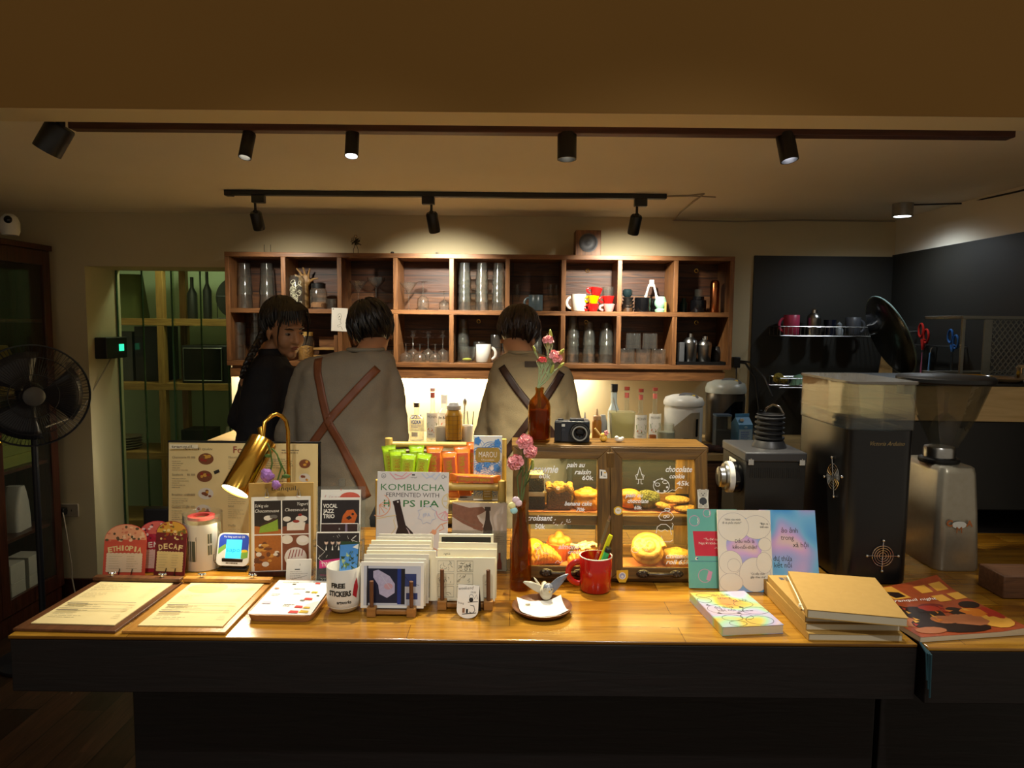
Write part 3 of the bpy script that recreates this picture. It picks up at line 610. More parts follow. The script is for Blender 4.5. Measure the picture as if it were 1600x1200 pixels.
for i in range(30):
    c = V((rr.uniform(-.02, .02), rr.uniform(-.02, .01), .018 + .0043 * i)); q = RO(rr.uniform(0, pi), 3, 'Z') @ RO(rr.uniform(.6, 2.2), 3, 'X'); r_ = rr.uniform(.009, .013)
    mb.tube([c + q @ V((r_ * cos(2 * pi * j / 12), r_ * sin(2 * pi * j / 12), 0)) for j in range(12)], .0016, 6, closed=True)
o = mb.build('ring_filling', pm('ivory_plastic', '#efe8cf', '#e2dabd', .4), t); o['kind'] = 'stuff'
t = thing('nut_jar', 'dark-lidded glass jar with tan nuts at the bottom', 'jar', (sx(498, YJ), YJ, ZT))
mb = LA([(0, 0), (.043, 0), (.046, .006), (.046, .095), (.036, .11), (.034, .11), (.043, .093), (.043, .008), (0, .007)], 30); mb.build('jar_body', M['glass'], t)
mb = LA([(0, .1105), (.037, .1105), (.038, .135), (0, .137)], 30); mb.build('lid', M['black'], t)
mb = LA([(0, .0075), (.042, .0085), (.042, .03), (.03, .036), (0, .033)], 24); o = mb.build('nuts', pm('tan_nuts', '#c08a5a', '#8e5e36', .7, scale=220, bump=.6), t); o['kind'] = 'stuff'
inst(squat, (sx(518, YJ), YJ, ZT), 'small clear tumbler between the nut jar and the divider', scale=(.75, .75, .8))
# second lower cubby: wooden crate, cookie jar, and the paper card pinned above
t = thing('wooden_box', 'open walnut box lying in the second lower cubby', 'box', (sx(508, YS), YS, ZB_))
x0 = sx(494, YS) - sx(508, YS); x1 = sx(532, YS) - sx(508, YS)
mb = BX(x0, x1 - .02, .05, .06, 0, .13); mb.build('rear_panel', M['shelf'], t, .001)
for z in (.02, .06): mb = BX(x0, x1 - .02, -.07, .049, z, z + .012); mb.build('slat_shelf', M['pine'], t, .001)
mb = BX(x1 - .019, x1, -.075, .06, 0, .14); mb.build('end_panel', M['shelf_v'], t, .001)
t = thing('cookie_jar', 'glass jar of golden snacks behind the young woman', 'jar', (sx(477, YS - .06), YS - .06, ZB_))
mb = LA([(0, 0), (.042, 0), (.044, .005), (.044, .12), (.036, .135), (.034, .135), (.041, .118), (.041, .007), (0, .006)], 28); mb.build('jar_body', M['glass'], t)
mb = LA([(0, .007), (.04, .008), (.04, .075), (0, .085)], 24); o = mb.build('snacks', pm('golden_snacks', '#d8a040', '#96601c', .6, scale=120, bump=.8), t); o['kind'] = 'stuff'
mb = LA([(.037, .1355), (.038, .155), (0, .157), (0, .1355), (.037, .1355)], 24); mb.build('lid', M['kraft'], t)
p = at(530, 517.5, SY0 - .003); s = sc(p)
def face_card(m):
    m.stroke([(-3, 24), (-1, 27), (2, 27), (3, 23), (2, 19), (-1, 18), (-2, 21), (0, 23)], .45, 1); m.stroke([(2, 19), (1, 15), (3, 12), (0, 10), (-3, 9), (-2, 6), (2, 8), (4, 5), (5, 2)], .45, 1); m.disc(0, 23, .8, 1); m.disc(-10, 34, .8, 1)
o = sheet('drawing_card', [M['paper'], M['ink']], 25, 36, s, loc=p, lean=0, draw=face_card, rz=0, tagas=('white card with a one-line face drawing hanging from the shelf', 'card')); o.rotation_euler[1] = R(2)
# third lower cubby behind the man in grey
t = thing('shallow_bowl', 'pale shallow bowl behind the ear of the man in grey', 'bowl', (sx(603, YS - .05), YS - .05, ZB_))
mb = LA([(0, 0), (.03, 0), (.055, .022), (.057, .03), (.055, .03), (.03, .005), (0, .005)], 30); mb.build('bowl', pm('sand_glaze', '#c7b68a', '#b5a478', .35), t)
for px, dy, l in ((556, .03, 'small clear tumbler just beside the ear of the man in grey'), (604, .05, 'small clear tumbler behind the pale shallow bowl'), (612, .07, 'small clear tumbler between the bowl and the divider')):
    inst(squat, (sx(px, YS + dy), YS + dy, ZB_), l, 'small tumblers in the third lower cubby', scale=.85)
# little screw rings in the back boards
mb = MB(); mb.tube([(.01 * cos(2 * pi * i / 16), 0, .01 * sin(2 * pi * i / 16)) for i in range(16)], .0018, 6, closed=True); ringp = tag(mb.build('ring_hook', M['brass']), '', 'hook')
for px, py, l in ((748, 502, 'little ring on the back planks, fifth lower cubby'), (918, 423, 'little brass ring over the red cups, seventh upper cubby'), (916, 503, 'little ring over the nested glasses, seventh lower cubby'), (1088, 423, 'little ring in the dark ninth upper cubby'), (1088, 504, 'little ring over the steel shakers')):
    q = at(px, py, YB - .0225); inst(ringp, q, l, 'little ring hooks on the shelf back')
# on top of the shelf
p = at(556, 396, SY0 + .1); s = sc(p); t = thing('wire_figure', 'small dark wire figure standing on top of the shelf', 'figurine', (p.x, p.y, SZ1 + .0005)); mb = MB(s); rr = random.Random(9)
for q in (-3.5, 3.5): mb.tube([(q, 0, 0), (q * 1.1, 0, 7), (q * .4, 0, 14), (0, 0, 17)], .45, 6); mb.tube([(q - 1.5, -1, .4), (q + 2, 1, .4)], .5, 6)
for i in range(14):
    a = [V((rr.uniform(-8, 8), rr.uniform(-3, 3), rr.uniform(14, 27))) for _ in range(5)]; mb.tube(a, .32, 5)
mb.tube([(2.2 * cos(i * pi / 5), 0, 28 + 2.2 * sin(i * pi / 5)) for i in range(10)], .4, 5, closed=True); mb.tube([(0, 0, 16), (0, 0, 26)], .6, 6); mb.build('wire_body', pm('dark_wire', '#2b2620', '#1c1814', .4, .6), t)
p = at(917, 400, SY0 + .11); s = sc(p); t = thing('speaker_box', 'small square brown wooden speaker with a round grille on the shelf', 'speaker', (p.x, p.y, SZ1 + .0005))
mb = MB(s); mb.box(-19.5, 19.5, -18, 18, 0, 39); mb.build('box', M['shelf_v'], t, .002)
mb = MB(s, TR((0, -18.02 * s, 20 * s)) @ RO(R(90), 4, 'X')); mb.lathe([(14, 0), (14.5, 1), (12.5, 1.6), (11, .4), (5, -.0), (3, 1.2), (0, 1.5)], 32); mb.build('grille', M['grey_plastic'], t)
p = at(680, 398, SY0 + .08); s = sc(p); mb = MB(s); mb.tube([(-7, 0, .5), (-2, 0, 1), (3, 0, 2), (0, 1, 3.5), (5, 0, 3)], .6, 6); mb.ell((3, 0, 1.9), (1.8, 1.2, 1.6), 8, 6)
tag(mb.build('twisted_clip', M['steel'], loc=(p.x, p.y, SZ1 + .0005)), 'tiny twisted wire clip lying on the shelf top', 'clip')
for px, l in ((613, 'tiny dark pebble on the shelf top over the fourth column'),):
    p = at(px, 397, SY0 + .05); s = sc(p); mb = MB(s); mb.ell((0, 0, 2), (3, 3, 2)); tag(mb.build('pebble', M['black'], loc=(p.x, p.y, SZ1 + .0003)), l, 'pebble')
p = at(418, 396, SY0 + .06); s = sc(p); mb = MB(s); mb.tube([(-5, 0, .4), (-5, 0, 13)], .4, 6); mb.tube([(5, 0, .4), (5, 0, 13)], .4, 6); mb.tube([(-5, 0, .4), (5, 0, .4)], .4, 6)
tag(mb.build('wire_stand', M['black'], loc=(p.x, p.y, SZ1 + .0003)), 'little thin wire stand on the shelf top', 'stand')
# ------------------------------------------------------------ bottles and kettles on the rear work counter
def bk(px, Y=3.68): return (at(px, 640, Y).x, Y, BZ + .0005)
SB = lambda Y: sc((0, Y, 1.2))
def bottle(name, label, px, hpx, wpx, Y, m, neck=.36, shoulder=.16, neckw=.3, liquid=None, cap=None, lab=None, group=None, cat='bottle', capn='cap', caph=.06):
    x, y, z = bk(px, Y); s = SB(Y); t = thing(name, label, cat, (x, y, z), 0, group); H = hpx; r = wpx / 2; nb = H * (1 - neck); sh = nb - H * shoulder; rn = r * neckw
    prof = [(0, 0), (r * .9, 0), (r, 2), (r, sh)] + [(rn + (r - rn) * (.5 + .5 * cos(pi * i / 8)), sh + (nb - sh) * i / 8) for i in range(1, 9)] + [(rn, H * (1 - caph) - .5)]
    mb = LS(s, prof + [(rn * .8, H * (1 - caph) - .5), (rn * .8, nb), (r * .94, sh), (r * .94, 3), (0, 2.5)], 28); mb.build('bottle_body', m, t, sharp=50)
    if liquid: mb = MB(s); f = liquid[1] * H; mb.lathe([(0, 2.7), (r * .92, 3.1), (r * .92, min(f, sh)), (0, min(f, sh) + .01)], 24); mb.build('liquid', liquid[0], t)
    if cap: mb = LS(s, [(0, H * (1 - caph)), (rn * 1.15, H * (1 - caph)), (rn * 1.18, H), (0, H + .3)], 20); mb.build(capn, cap, t)
    if lab: lab(t, s, r, H)
    return t
def wrap(t, s, r, z0, z1, m, name='label', a0=-150, a1=-30, extra=None):      # a paper label bent round a bottle, front faces the room
    mb = MB(s); n = 14; vs = []; fs = []
    for i in range(n + 1):
        a = R(a0 + (a1 - a0) * i / n); vs += [((r + .25) * cos(a), (r + .25) * sin(a), z0), ((r + .25) * cos(a), (r + .25) * sin(a), z1)]
    fs = [(2 * i, 2 * i + 2, 2 * i + 3, 2 * i + 1) for i in range(n)]; mb.add(vs, fs, 0)
    if extra:
        fl = MB(1); extra(fl); b = len(fl.v)
        mb.add([((r + .32 + p.z * 40) * sin(p.x / r), -(r + .32 + p.z * 40) * cos(p.x / r), p.y) for p in fl.v], fl.f)
        mb.m[-len(fl.f):] = fl.m
    return mb.build(name, m, t)
BLUE = pm('cobalt_print', '#2348b8', '#1c3ca6', .6); ORG = pm('orange_print', '#d2742c', '#bb6322', .6); LEAF = pm('leaf_green_print', '#6f8a34', '#5d7829', .6); PINKP = pm('pink_print', '#d86a5e', '#cc5a4f', .6)
def clearlab(t, s, r, H):
    def ex(f): f.text('ABSOLUT', 0, 38, 8.5, 1, w=19, bold=.03); f.text('VODKA', 0, 30, 8.5, 1, w=16, bold=.03); f.lines(-8, 24, 8, 28, 2, 1, seed=2)
    wrap(t, s, r, 3, 4, [glass('label_film', '#ffffff'), BLUE], 'lettering', extra=ex); wrap(t, s, r, 10, 17, [M['paper']], 'small_label', -125, -75)
bottle('vodka_bottle', 'clear vodka bottle with blue block lettering', 651, 62, 23, 3.62, M['glass'], .3, .1, .36, (pm('clear_spirit', '#e4e8d4', '#d9dec8', .2, alpha=.25), .55), M['steel'], clearlab, caph=.11)
def syr(fruit):
    def f(t, s, r, H):
        def ex(g):
            g.text('MONIN', 0, 37, 6, 1, w=15); g.disc(-3, 19, 4, 2, 3); g.disc(3, 17, 4, fruit and 3 or 2, 2.6); g.stroke([(-8, 27), (-5, 30), (0, 26), (5, 30), (8, 27)], .8, 3); g.lines(-6, 10, 6, 13, 2, 1, seed=3); g.stroke([(-7, 22), (-8, 29)], 1.1, 3); g.stroke([(7, 22), (8, 29)], 1.1, 3)
        wrap(t, s, r, 6, 45, [M['paper'], M['grey_ink'], ORG, LEAF], 'label', extra=ex)
        wrap(t, s, r * .31, 68, 76, [PINKP], 'neck_label', -180, 0)
    return f
CLR = pm('clear_syrup', '#e6e2c6', '#dad6b8', .2, alpha=.35); RS = pm('dark_red_syrup', '#5a1d10', '#48160c', .2); YS_ = pm('amber_syrup', '#a07c20', '#8e6c18', .2, alpha=.8)
RC = pm('red_foil_cap', '#8e3a2c', '#7c3024', .4)
SG = 'tall syrup bottles on the work counter'
bottle('syrup_bottle', 'clear syrup bottle beside the vodka bottle', 676, 83, 20, 3.66, M['glass'], .42, .18, .34, (CLR, .5), pm('pink_foil_cap', '#d8a090', '#c98f80', .5), syr(False), SG)
bottle('syrup_bottle', 'syrup bottle behind the translucent jug, label hidden', 979, 85, 21, 3.72, M['glass'], .42, .18, .34, (CLR, .3), RC, syr(False), SG)
bottle('syrup_bottle', 'syrup bottle with dark red syrup in the bottom', 1001, 85, 21, 3.66, M['glass'], .42, .18, .34, (RS, .08), RC, syr(True), SG)
bottle('syrup_bottle', 'syrup bottle with amber syrup behind the jar of milk', 1023, 85, 21, 3.70, M['glass'], .42, .18, .34, (YS_, .07), RC, syr(True), SG)
def jb(t, s, r, H):
    def ex(g): g.text('Jim Beam', 0, 32, 6, 1, w=19, sh=.2, bold=.02); g.disc(1, 23, 5, 2, 4); g.ring(1, 23, 3, .6, 0)
    wrap(t, s, r, 14, 42, [M['paper'], M['ink'], PINKP], 'label', extra=ex)
bottle('bourbon_bottle', 'clear bourbon bottle with a pink fruit label', 694, 69, 21, 3.74, M['glass'], .3, .12, .42, (CLR, .4), M['white_plastic'], jb, caph=.2)
# yellow lattice jar
x, y, z = bk(709, 3.56); s = SB(3.56); t = thing('lattice_jar', 'tall golden lattice jar with white cap and dark base', 'jar', (x, y, z)); GJ = pm('golden_liquid_jar', '#dba63c', '#cf9830', .25, scale=8)
mb = LS(s, [(0, 8), (12.5, 8), (13, 10), (13, 46), (10.5, 54), (9.5, 55), (0, 55)], 32)
mb.build('jar_body', GJ, t, sharp=50); mb = MB(s); GR = pm('darker_gold_line', '#a87420', '#98681a', .4)
for i in range(12): a = 2 * pi * i / 12; mb.tube([(13.1 * cos(a), 13.1 * sin(a), 9), (13.1 * cos(a), 13.1 * sin(a), 47)], .3, 5)
for k in range(6): mb.tube([(13.1 * cos(2 * pi * i / 24), 13.1 * sin(2 * pi * i / 24), 12 + 6.8 * k) for i in range(24)], .3, 5, closed=True)
mb.build('lattice', GR, t); mb = LS(s, [(0, 0), (12, 0), (12.6, 1), (12.6, 8), (0, 8)], 32); mb.build('base', M['black'], t)
mb = LS(s, [(0, 55), (11, 55), (11.4, 56), (11.4, 61), (9, 62.5), (7, 66), (0, 68)], 32); mb.build('cap', M['white_plastic'], t)
# white pots, plate, scale, tools
def pot(label, px, Y, w0, w1, h, m=M['white'], name='white_pot'):
    x, y, z = bk(px, Y); s = SB(Y); mb = LS(s, [(0, 0), (w0, 0), (w1, h - .6), (w1 - .4, h), (w1 - 1.2, h - .5), (w0 - 1, 1.2), (0, 1.2)], 32); return tag(mb.build(name, m, loc=(x, y, z), sharp=50), label, 'pot')
pot('pale tapered pot in front of the pink fruit label', 690, 3.60, 9, 11, 26, pm('warm_white_glaze', '#c9bfa8', '#beb39b', .35)); pot('white tapered pot just behind the golden lattice jar', 729, 3.62, 9.5, 11, 27)
x, y, z = bk(662, 3.50); s = SB(3.5); mb = LS(s, [(0, 0), (12, 0), (20, 3), (20.6, 3.6), (20, 3.8), (12, 1), (0, 1)], 36); tag(mb.build('white_plate', M['white'], loc=(x, y, z)), 'white plate lying before the vodka bottle', 'plate')
x, y, z = bk(628, 3.47); s = SB(3.47); t = thing('kitchen_scale', 'flat pale kitchen scale beside the man in grey', 'scale', (x, y, z))
mb = MB(s); mb.box(-20, 20, -12, 12, 0, 3.5); mb.build('body', M['grey_plastic'], t, .002); mb = MB(s); mb.box(-19, 19, -11, 11, 3.6, 5); mb.build('weighing_plate', pm('pale_grey_plastic', '#b9b5a8', '#aca899', .4), t, .002)
x, y, z = bk(722, 3.78); s = SB(3.78); t = thing('tool_pot', 'glass pot of bar tools behind the white pot', 'pot', (x, y, z)); mb = LS(s, [(0, 0), (9, 0), (10, 40), (9.4, 40), (8.4, 1), (0, 1)], 24); mb.build('pot_body', M['glass'], t)
mb = MB(s); mb.tube([(2, 0, 2), (4, 0, 50)], 1.1, 8); mb.ell((4.3, 0, 56), (3, 2.4, 7)); tag(mb.build('bar_spoon', M['steel'], loc=(x, y, z)), 'steel handled bar tool standing in the glass pot', 'bar tool')
x, y, z = bk(735, 3.72)
for k, (dx, lean) in enumerate(((-1, -4), (2, 3))):
    mb = MB(s); mb.tube([(dx, 0, .6), (dx + lean, k * 2, 44)], .7, 6); tag(mb.build('drinking_straw', M['black'] if k else M['grey_plastic'], loc=(x, y - .02 * k, z)), ('grey thin straw leaning behind the white pot', 'black thin straw leaning behind the white pot')[k], 'straw')
# right of the man in the olive sweater
def squeeze(label, px, h, w, m, nozzle, Y=3.6):
    x, y, z = bk(px, Y); s = SB(Y); t = thing('squeeze_bottle', label, 'bottle', (x, y, z), 0, 'squeeze bottles'); mb = LS(s, [(0, 0), (w * .95, 0), (w, 2), (w, h * .62), (w * .8, h * .7), (0, h * .7)], 24); mb.build('bottle_body', m, t)
    mb = LS(s, [(0, h * .7), (w * .86, h * .7), (w * .86, h * .8), (w * .3, h * .82), (w * .12, h), (0, h)], 20); mb.build('nozzle', nozzle, t)
squeeze('pale squeeze bottle beside the olive sweater', 914, 50, 6.5, pm('milky_plastic', '#ddd3b0', '#d0c5a0', .4), M['white_plastic'])
squeeze('orange squeeze bottle with pale nozzle', 933, 56, 7.5, pm('caramel_sauce', '#c98838', '#b87a2e', .35), pm('peach_plastic', '#d9b48a', '#cba57b', .4))
def cl(t, s, r, H): wrap(t, s, r, 12, 40, [pm('pale_blue_label', '#b8c4cc', '#a8b5be', .6), M['ink']], 'label', extra=lambda g: g.lines(-5, 14, 5, 38, 6, 1, seed=5))
bottle('cream_bottle', 'slim bottle with black flip cap and amber neck', 959, 88, 19, 3.74, pm('smoky_plastic', '#9aa4a2', '#8d9795', .35), .32, .2, .5, None, M['black'], cl, caph=.13)
x, y, z = bk(944, 3.56); s = SB(3.56); mb = LS(s, [(0, 0), (7, 0), (7.6, 2), (7.2, 34), (5, 40), (4, 46), (0, 46)], 22); t = tag(mb.build('small_bottle', pm('grey_white_plastic', '#a9adac', '#9ca09f', .4), loc=(x + .004, y + .07, z)), 'small grey bottle beside the translucent jug', 'bottle')
x, y, z = bk(972, 3.58); s = SB(3.58); t = thing('measuring_jug', 'large translucent plastic jug with a little yellow liquid', 'jug', (x, y, z)); JUG = glass('frosted_plastic', '#f4f2dc', .45, '#e6e4c8', .15)
mb = MB(s); r8 = lambda w_, d_, z_: [(w_ * cos(a) * (1 if abs(cos(a)) < .2 else 1) / max(abs(cos(a)), abs(sin(a))) ** .8, d_ * sin(a) / max(abs(cos(a)), abs(sin(a))) ** .8, z_) for a in [2 * pi * i / 24 for i in range(24)]]
mb.loft([r8(16, 12, 0), r8(18, 13, 20), r8(20, 14, 52), r8(21, 15, 53), r8(19.3, 13.4, 52), r8(15.4, 11.4, 1)], 0); mb.build('jug_body', JUG, t, sharp=50)
mb = MB(s); mb.loft([r8(15, 11, 1.3), r8(15.6, 11.5, 9)]); mb.build('liquid', pm('pale_yellow_liquid', '#e3dc86', '#d6ce76', .2), t)
mb = MB(s); mb.tube([(5, -4, 2), (-14, 2, 72)], .55, 6); mb.ell((5, -4, 4), (2, 1, 3.4), 8, 6); tag(mb.build('long_spoon', M['steel'], loc=(x, y, z + .006)), 'long thin steel spoon standing in the translucent jug', 'spoon')
x, y, z = bk(1042, 3.52); s = SB(3.52); t = thing('milk_jar', 'wide glass jar nearly full of pale milk', 'jar', (x, y, z)); mb = LS(s, [(0, 0), (13, 0), (14, 2), (14, 28), (11.5, 32), (12, 38), (11, 38), (10.5, 33), (13, 28), (13, 2.5), (0, 2)], 30); mb.build('jar_body', M['glass'], t, sharp=50)
mb = LS(s, [(0, 2.2), (12.8, 2.8), (12.8, 25), (0, 25.2)], 28); mb.build('milk', pm('pale_milk', '#d8dcc4', '#ccd0b6', .3), t)
x, y, z = bk(1021, 3.48); s = SB(3.48); mb = LS(s, [(0, 0), (4.5, 0), (5.6, 22), (5, 22), (4, 1), (0, 1)], 24); tag(mb.build('orange_cup', pm('orange_plastic', '#dc8a4e', '#cf7c42', .4), loc=(x, y, z)), 'small orange beaker leaning against the jar of milk', 'cup')
# hot-water pots
def airpot(label, px, Y, w_, h, body, front, lid, hose=True):
    x, y, z = bk(px, Y); s = SB(Y); t = thing('hot_water_pot', label, 'water boiler', (x, y, z)); mb = MB(s)
    mb.lathe([(0, 0), (w_ * .98, 0), (w_, 3), (w_ * 1.02, h * .72), (w_ * .98, h * .8), (0, h * .8)], 40); mb.build('pot_body', body, t, sharp=40)
    mb = LS(s, [(0, h * .8), (w_ * 1.06, h * .8), (w_ * 1.08, h * .86), (w_ * .98, h * .95), (w_ * .6, h), (0, h * 1.01)], 40); mb.build('lid', lid, t, sharp=50)
    mb = MB(s, TR((w_ * .15 * s, -w_ * .42 * s, h * .985 * s)) @ RO(R(16), 4, 'X')); mb.lathe([(0, 1.2), (w_ * .5, .8), (w_ * .54, -1), (0, -2)], 28); p_ = mb.build('control_panel', M['grey_plastic'], t)
    mb = MB(s, TR((w_ * .15 * s, -w_ * .42 * s, (h * .985 + 1.4) * s)) @ RO(R(16), 4, 'X')); mb.box(-5, 3, -3, 2.5, -.6, .3, 0); mb.box(6, 10, -3, 2.5, -.6, .3, 1); mb.build('display', [pm('pale_lcd', '#8f978c', '#858d82', .3), pm('yellow_key', '#c9b04a', '#baa13f', .5)], p_)
    # front plate, wrapped round the body
    mb = MB(s); vs = []; n = 12
    for i in range(n + 1):
        a = R(-135 + 85 * i / n); k = i / n
        vs += [((w_ * 1.03) * cos(a), (w_ * 1.03) * sin(a), 4), ((w_ * 1.05) * cos(a), (w_ * 1.05) * sin(a), h * (.35 + .33 * min(1, k * 1.6)))]
    mb.add(vs, [(2 * i, 2 * i + 2, 2 * i + 3, 2 * i + 1) for i in range(n)]); mb.build('front_plate', front, t)
    mb = MB(s); mb.tube([((w_ * 1.07) * cos(R(-62)), (w_ * 1.07) * sin(R(-62)), h * .2), ((w_ * 1.07) * cos(R(-62)), (w_ * 1.07) * sin(R(-62)), h * .55)], 2.6, 10, flat=.5); mb.build('water_gauge', M['black_gloss'], t)
    return t
airpot('white electric water pot with grey control lid', 1068, 3.66, 29, 76, M['white_plastic'], pm('taupe_plate', '#a89c84', '#9b8f77', .3), M['white_plastic'])
t = airpot('tall steel water boiler with rounded pale lid', 1133, 3.74, 29, 96, pm('dull_steel', '#5e5850', '#4e4942', .35, .8), M['black_gloss'], pm('grey_white_lid', '#a9aca2', '#9da096', .35))
x, y, z = bk(1129, 3.5); s = SB(3.5); t = thing('plastic_box', 'clear plastic box before the steel boiler', 'box', (x, y, z)); mb = MB(s)
for b in ((-12, 12, -9, -8.4), (-12, 12, 8.4, 9), (-12, -11.4, -8.4, 8.4), (11.4, 12, -8.4, 8.4)): mb.box(b[0], b[1], b[2], b[3], 0, 52)
mb.box(-11.4, 11.4, -8.4, 8.4, 0, .8); mb.build('box_walls', M['acrylic'], t); mb = MB(s); mb.box(-12.4, 12.4, -9.4, 9.4, 52.1, 55); mb.build('lid', pm('blue_grey_lid', '#5c7896', '#4f6a86', .4), t, .001)
mb = MB(s); mb.box(-11, 11, -8, 8, 1, 30); mb.build('contents', pm('grey_contents', '#4a4a48', '#2f2f2e', .7, scale=60), t)
x, y, z = bk(1160, 3.5); t = thing('milk_carton', 'blue and white milk carton with gabled top', 'carton', (x, y, z), R(12)); mb = MB(s); w2 = 12
mb.add([(-w2, -w2, 0), (w2, -w2, 0), (w2, w2, 0), (-w2, w2, 0), (-w2, -w2, 40), (w2, -w2, 40), (w2, w2, 40), (-w2, w2, 40), (-w2, 0, 51), (w2, 0, 51)], [(3, 2, 1, 0), (0, 1, 5, 4), (1, 2, 6, 5), (2, 3, 7, 6), (3, 0, 4, 7), (4, 5, 9, 8), (6, 7, 8, 9), (5, 6, 9), (7, 4, 8)])
mb.box(-w2, w2, -.6, .6, 51, 56); mb.build('carton_body', pm('pale_blue_carton', '#5f9fce', '#4f8fc0', .5, scale=4), t, .001)
mb = MB(s, TR((0, -12.1 * s, 0)) @ RO(R(90), 4, 'X')); mb.rect(-11, 2, 11, 33, 0); mb.lines(-8, 6, 8, 30, 8, 1, seed=6); mb.ell((0, 36, .3), (3, 2, .4)); mb.build('print', [pm('sky_print', '#a9cbe2', '#98bdd8', .6), BLUE], t)
mb = LS(s, [(0, 0), (3, 0), (3, 4), (0, 4.2)], 14, c=(-4, -7, 45)); mb.build('screw_cap', M['white_plastic'], t)
x, y, z = bk(1172, 3.56); mb = LS(s, [(0, 0), (7, 0), (8, 30), (7.4, 30), (6.4, 1), (0, 1)], 24); tag(mb.build('clear_beaker', M['glass'], loc=(x + .04, y, z)), 'clear beaker beside the milk carton', 'beaker')
# brown cloth: a crumpled heap
x, y, z = bk(1120, 3.42); mb = MB(.0033); rr = random.Random(12)
for i in range(16): mb.ell((rr.uniform(-20, 18), rr.uniform(-9, 9), rr.uniform(3, 7)), (rr.uniform(7, 12), rr.uniform(4, 7), rr.uniform(3, 6)), 10, 7)
o = tag(mb.build('brown_cloth', pm('dark_brown_cloth', '#3a2018', '#2a1610', .95, scale=40, bump=.4), loc=(x, y, z)), 'crumpled dark brown cloth on the work counter edge', 'cloth')
m_ = o.modifiers.new('join', 'REMESH'); m_.mode = 'VOXEL'; m_.voxel_size = .005; m_.use_smooth_shade = True
x, y, z = bk(1076, 3.45); mb = MB(.0033); mb.lathe([(0, 0), (7, 0), (8, 3), (8, 17), (7.4, 17), (7.2, 1), (0, 1)], 24); tag(mb.build('steel_jigger', M['steel'], loc=(x, y, z)), 'small steel cup before the white water pot', 'cup')
# faucet by the sink
p = at(1197, 690, 3.55); s = .0033; t = thing('sink_faucet', 'slim curved steel faucet near the milk carton', 'faucet', (p.x, 3.6, BZ + .0005)); mb = MB(s)
mb.lathe([(0, 0), (7, 0), (7, 3), (4, 6), (0, 6)], 20); mb.build('base', M['chrome'], t); mb = MB(s); mb.tube([(0, 0, 5), (0, 0, 48), (3, -3, 60), (11, -8, 66), (20, -12, 63), (26, -15, 52)], 1.9, 10); mb.build('spout', M['chrome'], t)
mb = MB(s); mb.tube([(3, 0, 5), (16, 0, 10)], 1.5, 8); mb.build('lever', M['chrome'], t)
# plug and cables beside the shelf end
p = at(1149, 566, YB - .012); t = thing('wall_plug', 'black plug and cables hanging beside the shelf end', 'plug', p); mb = BX(-.02, .02, -.03, 0.011, -.03, .03); mb.build('plug_body', M['black'], t, .004)
mb = MB(); q = lambda px, py, Y=3.95: at(px, py, Y) - p
mb.tube([V((.01, -.02, 0)), q(1165, 568), q(1180, 590), q(1184, 625), q(1186, 642)], .006, 8); mb.tube([V((.005, -.02, .01)), q(1172, 566), q(1195, 590, 3.9), q(1207, 620, 3.8)], .005, 8); mb.tube([V((0, -.02, -.02)), q(1150, 600), q(1148, 640)], .003, 6); mb.build('cord', M['black_cord'], t)
mb = MB(); c = q(1187, 653); mb.box(c.x - .014, c.x + .014, c.y - .01, c.y + .01, c.z - .045, c.z + .045); mb.build('adapter', M['black'], t, .003)
# ------------------------------------------------------------ the three people behind the bar
SKIN = pm('warm_skin', '#b98560', '#a8744f', .55, scale=14); SKIN2 = pm('fair_skin', '#c4916c', '#b5835e', .5, scale=14)
HAIR = pm('black_hair', '#120e0d', '#1c1613', .38, scale=60, stretch=(1, 1, .1)); HAIRB = pm('brown_black_hair', '#1d130d', '#2c1c12', .4, scale=60, stretch=(1, 1, .1))
def remesh(o, vox, smooth=4):
    m = o.modifiers.new('one_surface', 'REMESH'); m.mode = 'VOXEL'; m.voxel_size = vox; m.use_smooth_shade = True
    s = o.modifiers.new('smooth', 'SMOOTH'); s.factor = .5; s.iterations = smooth; return o
def head(mb, c, q, k=1.0):
    """Skull, jaw, nose, brow, lips and ears about centre c; faces local -Y before q turns it."""
    def E(p, r, n=14): mb.ell(c + q @ (V(p) * k), [x * k for x in r], n, 10, rot=q)
    E((0, .018, .032), (.072, .09, .084), 20); E((0, -.022, -.02), (.062, .066, .075), 18); E((0, -.028, -.06), (.049, .052, .05)); E((0, -.062, -.094), (.021, .02, .017))
    E((-.024, -.055, -.03), (.034, .028, .04)); E((.024, -.055, -.03), (.034, .028, .04)); E((0, -.078, .03), (.045, .012, .012))
    mb.limb(c + q @ V((0, -.084, .012)) * k, .009 * k, c + q @ V((0, -.106, -.026)) * k, .012 * k); E((-.011, -.094, -.028), (.008, .009, .007)); E((.011, -.094, -.028), (.008, .009, .007))
    E((0, -.084, -.054), (.019, .008, .005)); E((0, -.082, -.064), (.016, .008, .005))
    for s in (-1, 1):
        E((s * .074, .008, -.008), (.008, .018, .03), 10); E((s * .074, .0, -.034), (.007, .008, .009), 8)
